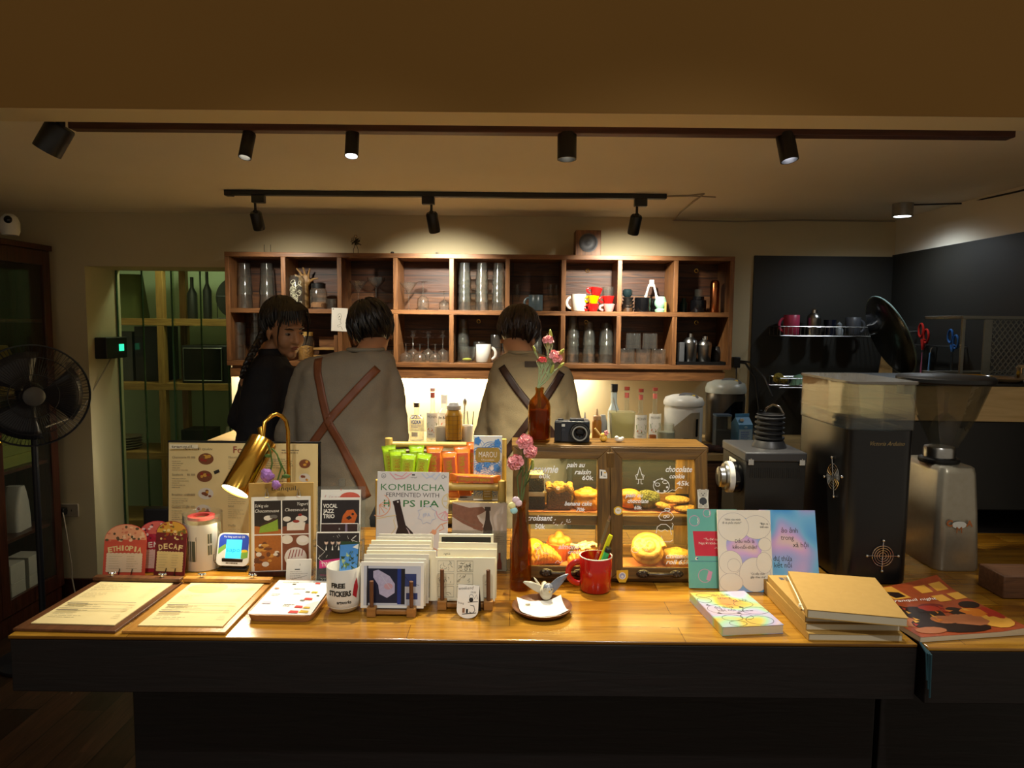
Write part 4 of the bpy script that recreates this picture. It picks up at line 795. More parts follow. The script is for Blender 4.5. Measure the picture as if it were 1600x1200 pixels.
def eyes(c, q, par, k=1.0):
    for s in (-1, 1):
        mb = MB(); p = c + q @ (V((s * .0305, -.077, .006)) * k); mb.ell(p, [.0125 * k, .009 * k, .0046 * k], 12, 8, 0, rot=q); mb.ell(p + q @ V((0, -.0062 * k, -.001)), [.0062 * k, .0042 * k, .0046 * k], 10, 6, 1, rot=q)
        mb.build('eye', [pm('eye_white', '#8d8073', '#84776a', .4), pm('dark_iris', '#1a100a', '#120b07', .2)], par)
        mb = MB(); a = [c + q @ (V((s * x, y, z)) * k) for x, y, z in ((.014, -.091, .026), (.03, -.089, .031), (.047, -.076, .027))]; mb.tube(a, [.0022 * k, .003 * k, .0014 * k], 6); mb.build('eyebrow', HAIR, par)
    mb = MB(); mb.ell(c + q @ (V((0, -.087, -.0545)) * k), [.018 * k, .0055 * k, .0035 * k], 12, 6, rot=q); mb.ell(c + q @ (V((0, -.0855, -.0625)) * k), [.015 * k, .0055 * k, .004 * k], 12, 6, rot=q)
    mb.build('lips', pm('muted_lips', '#9a5548', '#8a4a3e', .45), par)
def hand(mb, w_, d, up, k=1.0):
    d = d.normalized(); side = d.cross(up).normalized(); up = side.cross(d).normalized(); q = Mx((side, d, up)).transposed()
    mb.limb(w_ - d * .03, .027 * k, w_, .024 * k); mb.ell(w_ + d * .045, (.04 * k, .05 * k, .016 * k), 14, 9, rot=q)
    for i, (x, L) in enumerate(((-.03, .036), (-.011, .043), (.009, .041), (.028, .032))):
        a = w_ + q @ V((x, .085, 0)); b = a + q @ V((x * .15, L, -.008)); e = b + q @ V((0, L * .6, -.022))
        mb.limb(a - d * .02, .0092, b, .0085, 8); mb.limb(b, .0085, e, .007, 8)
    a = w_ + q @ V((-.03, .025, -.004)); b = w_ + q @ V((-.058, .055, -.012)); e = w_ + q @ V((-.06, .085, -.016)); mb.limb(a, .012, b, .01, 8); mb.limb(b, .01, e, .008, 8)
def ringpts(Y, py, x0, x1, dh, dy=0, n=28, sq=.85):
    a = at(x0, py, Y); b = at(x1, py, Y); c = (a + b) / 2; hw = (b - a).length / 2; r = []
    for i in range(n):
        t = 2 * pi * i / n; cc, ss = cos(t), sin(t); f = lambda u: math.copysign(abs(u) ** sq, u)
        r.append((c.x + hw * f(cc), Y + dy + dh * f(ss), c.z + (b - a).z / 2 * f(cc)))
    return r
def tufts(mb, c, rad, q, n, length, seed, cone, w=.008, droop=.5, lift=.012):
    """Locks of hair lying over an egg-shaped scalp; cone(u) says whether the scalp direction u carries hair."""
    r = random.Random(seed); k = 0
    while k < n:
        u = V((r.gauss(0, 1), r.gauss(0, 1), r.gauss(0, 1))).normalized()
        if not cone(u): continue
        k += 1; crown = V((.1, .45, .88)).normalized(); tdir = (u - crown * .9); tdir = (tdir - u * tdir.dot(u)); tdir = tdir.normalized() if tdir.length > .05 else u.orthogonal()
        tdir = (tdir + V((r.uniform(-.35, .35), r.uniform(-.35, .35), r.uniform(-.2, .1)))).normalized(); L = length * r.uniform(.6, 1.2); pts = []
        for i in range(4):
            f = i / 3; p = (u + tdir * (L * f / max(rad))).normalized(); p = V((p.x * rad[0], p.y * rad[1], p.z * rad[2])) * (1.0 + (.03 + lift * 2 * f)); pts.append(c + q @ (p + V((0, 0, -droop * f * f * .01))))
        mb.tube(pts, [w * .8, w, w * .75, w * .15], 6, flat=.55)
def legs(mb, hipL, hipR, r0=.085):
    for h, f in ((hipL, -.02), (hipR, .03)):
        kn = V((h.x, h.y + f, .5)); an = V((h.x, h.y + f - .02, .085)); mb.limb(h, r0, kn, .056); mb.limb(kn, .056, an, .038)
def shoes(par, pts):
    for p in pts:
        mb = MB(); mb.ell((p.x, p.y + .05, .045), (.045, .13, .042), 16, 9); mb.ell((p.x, p.y - .03, .06), (.042, .055, .055), 14, 8); mb.box(p.x - .043, p.x + .043, p.y - .08, p.y + .17, .001, .014); remesh(mb.build('shoe', pm('black_shoe', '#1b1a1a', '#141313', .5), par), .008, 3)
def strap(par, target, pts, w, m, Y):
    mb = MB(); n = 40; c = []
    P = [at(x, y, Y - .45) if False else V((at(x, y, Y).x, Y - .5, at(x, y, Y).z)) for x, y in pts]
    seg = [(P[i + 1] - P[i]).length for i in range(len(P) - 1)]; T = sum(seg)
    for i in range(n + 1):
        d = T * i / n; k = 0
        while k < len(seg) - 1 and d > seg[k]: d -= seg[k]; k += 1
        c.append(P[k].lerp(P[k + 1], min(1, d / seg[k])))
    vs = []; fs = []
    for i, p in enumerate(c):
        t = (c[min(i + 1, n)] - c[max(i - 1, 0)]).normalized(); s = t.cross(V((0, 1, 0))).normalized()
        for j in range(5): vs.append(p + s * (w * (j - 2) / 4))
    for i in range(n):
        for j in range(4): a = i * 5 + j; fs.append((a, a + 1, a + 6, a + 5))
    mb.add(vs, fs); o = mb.build('apron_strap', m, par)
    sw = o.modifiers.new('lie_on_cloth', 'SHRINKWRAP'); sw.target = target; sw.wrap_method = 'PROJECT'; sw.use_project_x = False; sw.use_project_y = True; sw.use_project_z = False; sw.use_positive_direction = True; sw.use_negative_direction = False; sw.offset = .004; sw.project_limit = 1.0
    so = o.modifiers.new('thick', 'SOLIDIFY'); so.thickness = .003; so.offset = 0; return o
def folds(o, strength, size=.09, name='cloth_folds'):
    tx = bpy.data.textures.get(name) or bpy.data.textures.new(name, 'CLOUDS'); tx.noise_scale = size; tx.noise_depth = 2
    d = o.modifiers.new('folds', 'DISPLACE'); d.texture = tx; d.strength = strength; d.mid_level = .5; d.texture_coords = 'LOCAL'
def arm(mb, sh, el, wr, r):
    mb.limb(sh, r[0], el, r[1]); mb.limb(el, r[1], wr, r[2])
def crew(label, Y, rings, shL, elL, shR, elR, cloth, hairm, skin, headpx, headY, q, neckpx, straps, strapm, hair_r, cone, hips, k=1.0, seed=3, apron='#2a2a2c', tag_px=None, wristdx=(60, -40)):
    P = lambda p, y=Y: at(p[0], p[1], y)
    mb = MB(); hc = at(headpx[0], headpx[1], headY); head(mb, hc, q, k)
    nb = at(neckpx[0], neckpx[1], Y + .02); nb.y += .025; mb.limb(nb + V((0, 0, -.05)), .048, nb, .05); mb.limb(nb, .052, hc + q @ V((0, .02, -.05)), .052)
    c = P(((rings[2][1] + rings[2][2]) / 2, rings[2][0])); cb = V((c.x, Y - .06, .95))
    mb.limb(V((c.x, Y + .01, c.z - .13)), .09, cb, .1); mb.limb(c + V((-.06, .0, -.06)), .05, c + V((.06, 0, -.06)), .05)
    wr = []
    for sh, el, dx in ((shL, elL, wristdx[0]), (shR, elR, wristdx[1])):
        a, b = P(sh[:2]), P(el[:2]); w_ = at(el[0] + dx, el[1] + 2, Y + .27); w_.z = max(w_.z, BZ + .12); wr.append(w_); arm(mb, a, b, w_, (.042, .036, .026)); hand(mb, w_ + (w_ - b).normalized() * .02, (w_ - b), V((0, 0, 1)), .95)
    hl, hr = V((c.x - .075, Y - .07, .88)), V((c.x + .075, Y - .07, .88)); mb.limb(hl, .085, hr, .085); legs(mb, hl, hr, .08)
    body = remesh(mb.build('person', skin), .007, 3); tag(body, label, 'person')
    # sweater: torso and sleeves, one surface
    mb = MB(); mb.loft([ringpts(Y, *r) for r in rings])
    for sh, el, w_ in ((shL, elL, wr[0]), (shR, elR, wr[1])):
        a, b = P(sh[:2]), P(el[:2]); s = sc(a); mb.limb(a, sh[2] * s, b, el[2] * s, 18); mb.limb(b, el[2] * s, b.lerp(w_, .86), .036, 16)
    sw = remesh(mb.build('sweater', cloth, body), .011, 7); folds(sw, .022)
    mb = MB(); r0 = rings[0]; a = ringpts(Y, r0[0] - 1, r0[1] + 3, r0[2] - 3, r0[3] - .006, r0[4] if len(r0) > 4 else 0); mb.tube(a, .008, 8, closed=True); mb.build('neckband', cloth, body)
    for s_ in straps: strap(body, sw, s_, .03, strapm, Y)
    mb = MB(); mb.limb(hl, .1, hr, .1)
    for h, f in ((hl, -.02), (hr, .03)): mb.limb(h, .098, V((h.x, h.y + f, .5)), .08); mb.limb(V((h.x, h.y + f, .5)), .085, V((h.x, h.y + f - .02, .11)), .07)
    remesh(mb.build('trousers', pm('charcoal_trousers', '#26262a', '#1d1d21', .85, scale=60), body), .012, 4)
    shoes(body, [V((hl.x, hl.y - .04, 0)), V((hr.x, hr.y + .01, 0))])
    mb = MB(); n = 16; vs = []
    for i in range(n + 1):
        a = R(20 + 140 * i / n); vs += [(c.x + .215 * cos(a), Y - .06 + .19 * sin(a), .5), (c.x + .215 * cos(a), Y - .06 + .19 * sin(a), 1.05)]
    mb.add(vs, [(2 * i, 2 * i + 2, 2 * i + 3, 2 * i + 1) for i in range(n)]); ap = mb.build('apron', pm('dark_canvas', apron, None, .8, scale=80), body); so = ap.modifiers.new('thick', 'SOLIDIFY'); so.thickness = .003
    # hair
    mb = MB(); mb.ell(hc + q @ V((0, .026, .036)), [x * .97 for x in hair_r], 22, 14, rot=q)
    hb = remesh(mb.build('hair', hairm, body), .006, 3)
    mb = MB(); tufts(mb, hc + q @ V((0, .026, .036)), hair_r, q, 420, .06, seed, cone, .008, lift=.018); mb.build('hair_locks', hairm, body)
    if tag_px:
        a = P(tag_px); mb = MB(); mb.add([(a.x + dx, a.y - .5, a.z + dz) for dx in (-.026, -.013, 0, .013, .026) for dz in (-.011, 0, .011)], [(3 * i + j, 3 * i + 3 + j, 3 * i + 4 + j, 3 * i + 1 + j) for i in range(4) for j in range(2)])
        o = mb.build('woven_label', pm('grey_brown_label', '#5a4f46', '#4d433b', .8), body); w2 = o.modifiers.new('lie', 'SHRINKWRAP'); w2.target = sw; w2.wrap_method = 'PROJECT'; w2.use_project_y = True; w2.use_project_x = False; w2.use_project_z = False; w2.use_negative_direction = False; w2.use_positive_direction = True; w2.offset = .004; w2.project_limit = 1
    return body
Q = lambda yaw, pitch, roll=0: RO(R(yaw), 3, 'Z') @ RO(R(pitch), 3, 'X') @ RO(R(roll), 3, 'Y')
GREY = pm('grey_knit', '#8a8170', '#7c7464', .95, scale=260, bump=.15); OLIVE = pm('olive_beige_knit', '#a59677', '#968868', .95, scale=260, bump=.15)
back_hair = lambda u: u.z > -.42 - .1 * abs(u.x) and not (u.y < -.35 and u.z < .35) and not (abs(u.x) > .84 and u.z < -.1)
crew('person in a grey sweater with crossed brown apron straps, seen from behind', 2.72,
     [(548, 538, 598, .07, .04), (553, 512, 608, .085, .03), (562, 484, 616, .105, .015), (580, 470, 618, .125, 0), (615, 466, 616, .135, -.01), (660, 468, 612, .14, -.02), (700, 470, 608, .135, -.03), (760, 476, 604, .13, -.05), (775, 472, 606, .145, -.06), (835, 472, 606, .145, -.07)],
     (487, 585, 27), (455, 684, 27), (605, 594, 24), (618, 684, 23), GREY, HAIR, SKIN, (581, 521), 2.86, Q(192, 22, 10), (572, 556),
     [[(504, 559), (513, 595), (528, 648), (547, 680), (562, 708), (576, 736), (586, 762)], [(597, 573), (565, 608), (535, 642), (508, 680), (486, 714), (482, 726)]], pm('tan_leather_strap', '#7a4526', '#683a1f', .5, scale=30),
     (.087, .104, .097), back_hair, 0)
crew('person in an olive sweater bending over the counter, dark apron straps crossed', 2.9,
     [(552, 793, 842, .065, .05), (557, 783, 852, .085, .035), (566, 772, 868, .105, .015), (585, 764, 884, .125, 0), (620, 760, 890, .135, -.01), (660, 760, 890, .14, -.02), (700, 763, 887, .135, -.03), (760, 768, 882, .13, -.05), (775, 762, 886, .145, -.06), (835, 762, 886, .145, -.07)],
     (783, 592, 23), (762, 684, 23), (873, 594, 25), (892, 684, 24), OLIVE, HAIRB, SKIN2, (811, 527), 3.05, Q(160, 30, -4), (815, 556),
     [[(784, 571), (806, 602), (834, 636), (856, 664), (870, 690), (880, 712)], [(876, 580), (856, 608), (834, 638), (806, 676), (788, 702), (780, 714)]], pm('dark_leather_strap', '#3a231a', '#2e1b14', .5, scale=30),
     (.086, .1, .094), back_hair, 0, seed=8, tag_px=(829, 567))
# the young woman in black, looking round towards the room
Y = 2.95; q = Q(47, 14, -4); hc = at(446, 516, Y); mb = MB(); head(mb, hc, q, .96)
nb = at(418, 556, Y + .02); mb.limb(nb + V((0, 0, -.06)), .056, nb, .05); mb.limb(nb, .05, hc + q @ V((0, .03, -.05)), .046)
c = at(414, 600, Y); mb.limb(c, .1, V((c.x, Y - .03, .95)), .11); mb.limb(c + V((-.05, 0, .03)), .045, c + V((.05, 0, .03)), .045)
wr = []
for sh, el, wx, dxy in (((400, 584), (374, 656), (392, 690), .22), ((446, 588), (456, 670), (470, 690), .25)):
    a, b, w_ = at(sh[0], sh[1], Y), at(el[0], el[1], Y - .02), at(wx[0], wx[1], Y + dxy); w_.z = max(w_.z, BZ + .12); wr.append((a, b, w_)); arm(mb, a, b, w_, (.038, .033, .024)); hand(mb, w_ + (w_ - b).normalized() * .02, w_ - b, V((0, 0, 1)), .88)
hl, hr = V((c.x - .08, Y - .05, .9)), V((c.x + .08, Y - .05, .9)); mb.limb(hl, .1, hr, .1); legs(mb, hl, hr, .08)
girl = tag(remesh(mb.build('person', SKIN2), .005, 7), 'person with a long black braid and black jacket, looking round towards the room', 'person'); eyes(hc, q, girl, .96)
BLK = pm('black_cloth', '#14141a', '#0e0e13', .85, scale=120, bump=.1)
mb = MB(); mb.loft([ringpts(Y, *r) for r in [(550, 408, 436, .065, .02), (557, 400, 444, .085, .01), (570, 390, 452, .105, 0), (600, 382, 454, .12, 0), (640, 378, 450, .12, -.01), (700, 374, 446, .125, -.02), (790, 370, 446, .13, -.04)]])
for a, b, w_ in wr: mb.limb(a, .056, b, .05, 16); mb.limb(b, .05, b.lerp(w_, .86), .034, 14)
jk = remesh(mb.build('jacket', BLK, girl), .011, 5); folds(jk, .018)
mb = MB(); a = ringpts(Y, 551, 409, 439, .06, .012); mb.tube(a, .013, 8, closed=True, flat=1.4); mb.build('collar', BLK, girl)
mb = MB(); mb.limb(hl + V((0, 0, .05)), .115, hr + V((0, 0, .05)), .115)
for h, f in ((hl, -.02), (hr, .03)): mb.limb(h, .105, V((h.x, h.y + f, .5)), .075); mb.limb(V((h.x, h.y + f, .5)), .075, V((h.x, h.y + f - .02, .11)), .06)
remesh(mb.build('trousers', pm('charcoal_trousers', '#26262a'), girl), .012, 4); shoes(girl, [V((hl.x, hl.y - .04, 0)), V((hr.x, hr.y + .01, 0))])
hr_ = (.081, .094, .092); ho = hc + q @ V((0, .036, .043))
mb = MB(); mb.ell(ho, [x * .97 for x in hr_], 22, 14, rot=q); mb.ell(hc + q @ V((-.012, .075, -.045)), (.06, .05, .055), 16, 10, rot=q)
hb = remesh(mb.build('hair', HAIR, girl), .006, 3)
mb = MB(); tufts(mb, ho, hr_, q, 420, .085, 5, lambda u: u.z > -.1 and not (u.y < -.4 and u.z < .62) or (u.y > .25 and u.z > -.75), .007, lift=.01);
for i in range(16):                                             # the fringe, combed across the brow
    x = -.062 + .0083 * i; p0 = V((x * .6, -.035, .126)); p1 = V((x, -.078 + abs(x) * .3, .1)); p2 = V((x * 1.2 + .003, -.095 + abs(x) * .5, .052 - .012 * abs(x) / .06 - .006 * sin(i * 2.1)))
    mb.tube([hc + q @ p for p in (p0, p1, p2)], [.007, .0075, .002], 6, flat=.5)
for s, L in ((-1, .085), (1, .07)):
    mb.tube([hc + q @ V(p) for p in ((s * .05, -.07, .08), (s * .066, -.066, .035), (s * .068, -.062, -.01), (s * .06, -.06, .03 - L * 1.2))], [.006, .006, .004, .001], 6, flat=.6)
mb.build('hair_locks', HAIR, girl)
mb = MB(); bs = [at(x, y, Y - d) for x, y, d in ((412, 520, .02), (404, 535, .06), (397, 548, .1), (389, 562, .125), (382, 576, .135), (378, 590, .14))]
N = 36
for k in range(3):
    pts = []; rs = []
    for i in range(N + 1):
        f = i / N * (len(bs) - 1); j = min(int(f), len(bs) - 2); p = bs[j].lerp(bs[j + 1], f - j); ph = 2 * pi * (i / N * 3.5 + k / 3); g = 1 - .45 * i / N
        pts.append(p + V((.011 * cos(ph), .007 * sin(2 * ph), .003 * sin(ph))) * g); rs.append(.0105 * g)
    mb.tube(pts, rs, 8)
mb.build('braid', HAIR, girl)
# ------------------------------------------------------------ things on the counter, from the store-room side
Zt = ZC + .0006
def cb(px, py): p = on(px, py, Zt); return p, sc(p)
def board(FL, FR, BL, z=Zt):                      # a frame lying on the counter: origin front-left, x along the front edge
    a, b, c = on(*FL, z), on(*FR, z), on(*BL, z); x = (b - a); W = x.length; x.normalize(); y = V((-x.y, x.x, 0)); L = (c - a).dot(y); return a, W, L, atan2(x.y, x.x)
DKB = wood('dark_stained_board', '#6b4222', '#4d2c15', 'y', .45, 5); LTB = wood('honey_board', '#b98437', '#99672a', 'y', .4, 5)
def clipboard(label, FL, FR, BL, m, smudge=False):
    a, W, L, rz = board(FL, FR, BL); t = thing('menu_clipboard', label, 'clipboard', a, rz, 'menu clipboards on the counter')
    mb = BX(0, W, 0, L, 0, .006); mb.build('board', m, t, .001)
    p = MB(); p.box(W * .1, W * .93, .025, L - .02, .0065, .0085); p.z = .0086
    p.poly([(W * .1, .025), (W * .93, .025), (W * .93, L - .02), (W * .1, L - .02)], 0)
    if smudge: p.disc(W * .36, L * .82, .05, 2, .035)
    r = 3
    for y0, y1, n in ((.06, .09, 3), (.1, .15, 4), (.185, .225, 4), (.235, .285, 4)): p.lines(W * .16, y0 * L / .33, W * .62, y1 * L / .33, n, 3, .12, r, (.3, .9)); p.lines(W * .8, y0 * L / .33, W * .88, y1 * L / .33, n, 1, .14, r + 1); r += 2
    for f in (.43, .56 + .0): p.rect(W * .16, L * (f - .1), W * .86, L * (f - .1) + .0022, 3); p.rect(W * .16, L * (f - .1) - .012, W * .38, L * (f - .1) - .007, 3)
    p.build('menu_sheet', [M['cream'], M['pale_ink'], pm('tea_stain', '#dcc67c', '#d2ba6e', .8), M['grey_ink']], t)
    mb = BX(.0, W, L - .018, L + .004, .009, .019); mb.build('clip_bar', m, t, .0015)
    for x in (W * .2, W * .78):
        mb = MB(1, TR((x, L - .007, .019))); mb.lathe([(0, 0), (.004, 0), (.004, .006), (.0055, .007), (.003, .011), (0, .0115)], 14); mb.ell((-.007, 0, .008), (.005, .002, .004), 8, 6); mb.ell((.007, 0, .008), (.005, .002, .004), 8, 6); mb.build('wing_nut', M['chrome'], t)
    return t
clipboard('dark wooden menu clipboard at the counter end, cream sheet', (20, 986), (180, 990), (158, 909), DKB)
clipboard('honey wooden menu clipboard with a stained cream sheet', (190, 990), (352, 992), (288, 911), LTB, True)
# arched coffee cards on little easels
def arch(w, h, n=12): r = w / 2; return [(-r, 0), (r, 0)] + [(r * cos(pi * i / n), h - r * .72 + r * .72 * sin(pi * i / n)) for i in range(n + 1)]
def card(label, word, px, py, w, h, cols, dots, rz=0, easel=True, seed=1, dy=0):
    p, s = cb(px, py); t = thing('coffee_card', label, 'card', (p.x, p.y + dy, Zt), rz, 'arched coffee cards')
    mb = MB(s, RO(R(80), 4, 'X')); mb.prism(arch(w, h), -.8, 0, 0); mb.poly([(x, y) for x, y in arch(w - 1, h - .8) if y > h * .5] , 1); r = random.Random(seed)
    n = 0
    while n < 34:
        x, y = r.uniform(-w / 2, w / 2), r.uniform(h * .66, h)
        if (x / (w / 2 - 3)) ** 2 + (max(0, y - (h - w * .36)) / (w * .36 - 2.5)) ** 2 > 1: continue
        n += 1; k = 2 + n % 3; mb.disc(x, y, r.uniform(1.6, 3.2), k, r.uniform(1.2, 2.4), 9)
    base = h * .62
    mb.poly([(-w / 2 + .3, h * .46), (w / 2 - .3, h * .46)] + [(w / 2 - .3 - (w - .6) * i / 24, base + (1.2 if i % 2 else 0)) for i in range(25)], 0)
    L = len(word)
    for i, ch in enumerate(word):
        f = (i - (L - 1) / 2) / max(1, L / 2); mb.text(ch, f * w * .39, h * .49 - abs(f) ** 2 * 3.4, 11.5 if L < 6 else 11, 5, bold=.03, w=w * (.13 if L < 6 else .1) * (.45 if ch == 'I' else 1), rot=-f * .2)
    mb.poly([(-w * .42, 6), (w * .42, 6)] + [(w * .42 + (.8 if i % 2 else 0), 6 + (h * .36) * i / 14) for i in range(15)] + [(w * .42 - w * .84 * i / 18, 6 + h * .36 + (.9 if i % 2 else 0)) for i in range(19)] + [(-w * .42 - (.8 if i % 2 else 0), 6 + h * .36 * (1 - i / 14)) for i in range(15)], 6)
    mb.lines(-w * .36, 10, -w * .04, h * .4, 6, 7, .12, seed); mb.lines(w * .06, 10, w * .36, h * .4, 6, 7, .12, seed + 1)
    mb.build('card_board', [pm(n_, c) for n_, c in cols] + [M['cream'] if word != 'KENYA' else M['paper'], pm('label_' + word.lower(), dots), M['pale_ink']], t)
    if easel:
        mb = MB(s)
        for x in (-w * .1, w * .2): mb.tube([(x, 14, .7), (x, -1.4, .7), (x - .6, -2.2, 2), (x + 1.6, -1.2, 12)], .75, 6); mb.tube([(x, 14, .7), (x, 6, 24)], .6, 6)
        mb.tube([(-w * .1, 14, .7), (w * .2, 14, .7)], .6, 6); mb.build('wire_easel', M['black'], t)
card('coral arched coffee card reading ETHIOPIA', 'ETHIOPIA', 193, 900, 66, 80, [('coral_card', '#d2533c'), ('peach_print', '#e4a078'), ('salmon_dots', '#d67a5c'), ('brown_leaf_dots', '#5c4a32'), ('pale_peach_dots', '#efc49c')], '#e8cfae', seed=2)
card('crimson arched coffee card reading KENYA, half hidden', 'KENYA', 236, 898, 56, 80, [('crimson_card', '#b0203a'), ('pink_print', '#e0b2ae'), ('rose_dots', '#b5304a'), ('wine_dots', '#6e2034'), ('pale_rose_dots', '#f0d4cc')], '#e6c4b4', easel=False, seed=4, dy=.02)
card('maroon arched coffee card reading DECAF', 'DECAF', 264, 899, 50, 84, [('maroon_card', '#6e1a1e'), ('mustard_print', '#d8a23a'), ('rust_dots', '#a8481e'), ('olive_dots', '#7a6a28'), ('cream_dots', '#ead08a')], '#e4cc88', rz=-.08, seed=6)
# tip jar with a photograph of an old house wrapped round it
p, s = cb(314, 888); t = thing('tip_jar', 'clear jar wrapped in a photograph of an old white house', 'jar', (p.x, p.y + .02, Zt))
mb = LS(s, [(0, 0), (28, 0), (29, 1), (29, 84), (30, 86), (28.6, 86), (28, 83), (28, 2), (0, 1.6)], 36); mb.build('jar_body', M['glass'], t, sharp=50)
def house(f):
    f.rect(-40, 2, 44, 72, 1); f.poly([(-40, 2), (44, 2), (44, 14), (0, 20), (-40, 8)], 5); f.poly([(-40, 60), (-8, 72), (-40, 72)], 4); f.poly([(8, 72), (44, 54), (44, 72)], 4)
    f.rect(-14, 16, 2, 55, 2); f.rect(-12, 16, -6.5, 48, 3); f.rect(-5.5, 16, 0, 48, 3); f.rect(-13, 49, 1, 54, 3)
    for y in (42, 24): f.rect(17, y, 25, y + 17, 6); f.rect(18, y + 1, 20.6, y + 16, 3); f.rect(21.4, y + 1, 24, y + 16, 3)
    f.rect(-33, 14, -18, 64, 6); f.lines(-32, 34, -20, 58, 7, 7, .2, 5); f.text('1945', -26, 24, 6, 7); f.ring(30, 13, 3, .6, 7); f.stroke([(26, 14), (26, 24), (34, 24), (34, 14)], .8, 7)
wrap(t, s, 28.2, 1, 73, [M['paper'], pm('sunlit_house_print', '#d9c58f', '#c4ae78', .6, scale=200), pm('door_frame_print', '#4f503c'), pm('shutter_print', '#5f6a58', '#505a4a'), pm('dusk_print', '#8c8a6e'), pm('pavement_print', '#3a3428', '#2c271e'), M['ivory'], M['ink']], 'photo_wrap', -160, -20, house)
mb = LS(s, [(12, 76.5), (20, 76.5), (20, 81), (12, 81), (12, 76.5)], 28, c=(-3, 2, 0)); mb.tube([(-24, 2, 76), (24, 2, 76)], .5, 6); mb.build('red_tape', pm('red_tape', '#b03a34', '#a0322c', .5), t)
# payment sounder with a lit screen
p, s = cb(362, 893); t = thing('payment_speaker', 'white payment device with a glowing cyan screen', 'payment device', (p.x, p.y, Zt), R(-4))
mb = MB(s); mb.prism([(-24, 0), (24, 0), (20, 18), (-20, 18)], 0, 5); mb.box(-17, 17, 2, 15, 5, 20); mb.build('stand', M['black'], t, .002)
Mf = TR((0, .1 * s, 8 * s)) @ RO(R(74), 4, 'X')
mb = MB(s, Mf); o = []
for cx_, cy_, a in ((18, 9, -pi / 2), (18, 43, 0), (-18, 43, pi / 2), (-18, 9, pi)): o += [(cx_ + 8 * cos(a + pi / 2 * i / 5), cy_ + 8 * sin(a + pi / 2 * i / 5)) for i in range(6)]
mb.prism(o, -10, 0, 0); mb.z = .02; mb.poly([(x * .93, 26 + (y - 26) * .93) for x, y in o if y > 30] + [(-24, 26), (-10, 31), (8, 22), (24, 24)], 1); mb.poly([(-24, 18), (-9, 30), (-14, 34), (-24, 27)], 2); mb.poly([(10, 10), (24, 14), (24, 24), (12, 21)], 2); mb.text('Vui lòng quét mã QR', 0, 44, 4.2, 0, w=34)
mb.disc(18, 24, 5, 3, 2.2); mb.lines(-10, 3, 10, 7, 1, 4, .5, 2); mb.build('shell', [M['white_plastic'], BLUE, pm('lime_print', '#7fae4a', '#70a03c', .5), pm('yellow_badge', '#e0c22c', '#d2b422', .5), M['grey_ink']], t, .001)
mb = MB(s, Mf); mb.z = .15; mb.rect(-12, 9, 13, 41, 0); mb.text('sapo', 0, 22.5, 9.5, 1, w=22); mb.build('screen', [glow('cyan_screen', '#39c4ee', 1.15), glow('screen_lettering', '#0d7fb4', .5)], t)
# dark board with the big food menu
p = on(382, 852, Zt); s = sc(p); t = thing('menu_board', 'black upright board carrying the large food menu poster', 'menu', (p.x, p.y, Zt))
mb = MB(s, RO(R(-4), 4, 'X')); mb.box(-120, 118, 0, 5, 0, 162); mb.box(-120, 118, -.6, 5.4, 160, 162.5); mb.build('black_board', M['black_gloss'], t, .001, loc=(0, 0, .0012)); mb = MB(s); mb.box(-90, 90, 5.5, 40, 0, 1.6); mb.build('foot', M['black_gloss'], t)
def food(m):
    for x, y in ((-58, 134), (-60, 107), (-58, 80), (-62, 54)):
        m.disc(x, y, 12, 4 if y < 90 else 5, 9, 18); r = random.Random(int(y))
        for i in range(9): m.disc(x + r.uniform(-7, 7), y + r.uniform(-4.5, 4.5), r.uniform(2, 4.6), r.choice((5, 6, 7, 5)), r.uniform(1.6, 3.2), 9)
    m.poly([(-44, 110), (-36, 114), (-38, 118), (-46, 115)], 8)
    for i, y in enumerate((128, 106, 74, 54, 36, 16)):
        m.disc(104 - 8, y, 9, 4 if i % 2 else 5, 7, 14); r = random.Random(i)
        for k in range(6): m.disc(96 + r.uniform(-5, 5), y + r.uniform(-3.5, 3.5), r.uniform(1.6, 3.2), r.choice((5, 6, 7)), 2, 8)
    m.text('Food', 0, 144, 15, 2, w=30); m.text('I & II: MƯỜI QUÁN', -70, 148, 4.4, 3, w=44); m.lines(60, 143, 104, 151, 2, 3, .3, 3)
    y = 136
    for i, (n_, pr) in enumerate((('Charcuterie', '95 000'), ('Sandwich', '85 000'), ('Breakfast sandwich', '120 000'), ('Creamy soup', '90 000'))):
        yy = (135, 108, 77, 58)[i]; m.text(n_, -110, yy, 4.6, 3, 'L'); m.text(pr, -74, yy, 4.6, 3, 'R'); m.lines(-110, yy - 20, -78, yy - 3, 5, 3, .15, i + 4, (.3, .9))
    for i, yy in enumerate((136, 110, 82, 60, 30)): m.text(('Mussels', 'Bagel', 'Pasta', 'Salad', 'Waffle')[i], -22, yy, 4.6, 3, 'L'); m.lines(-22, yy - 18, 18, yy - 3, 5, 3, .14, i + 9, (.3, .9))
    for i, yy in enumerate((128, 100, 60)): m.lines(30, yy - 8, 80, yy + 6, 4, 3, .2, i + 20)
    m.text('Tranquil plate', 54, 134, 4.6, 3); m.text('320 000', 72, 124, 4.6, 3); m.poly([(-112, 150), (-68, 151), (-68, 157), (-112, 157)], 1); m.text('tranquil.', -92, 151.5, 6, 3, w=34, bold=.02)
o = sheet('menu_poster', [M['cream'], M['ivory'], pm('dark_red_print', '#8e2418'), M['grey_ink'], pm('plate_print', '#d9d2c2'), pm('browned_food_print', '#8a4f28', '#5e3218', .7, scale=300), pm('red_food_print', '#a0301c', '#7e2414', .7, scale=300), pm('yellow_food_print', '#d9a640', '#b9842c', .7, scale=300), M['ink']], 232, 159, s, t, draw=food, loc=(-1.5 * s, -.0035, .0006), lean=-0)
o.rotation_euler = (R(86), 0, 0); o.location = (-1.5 * s, -.0045, .002)
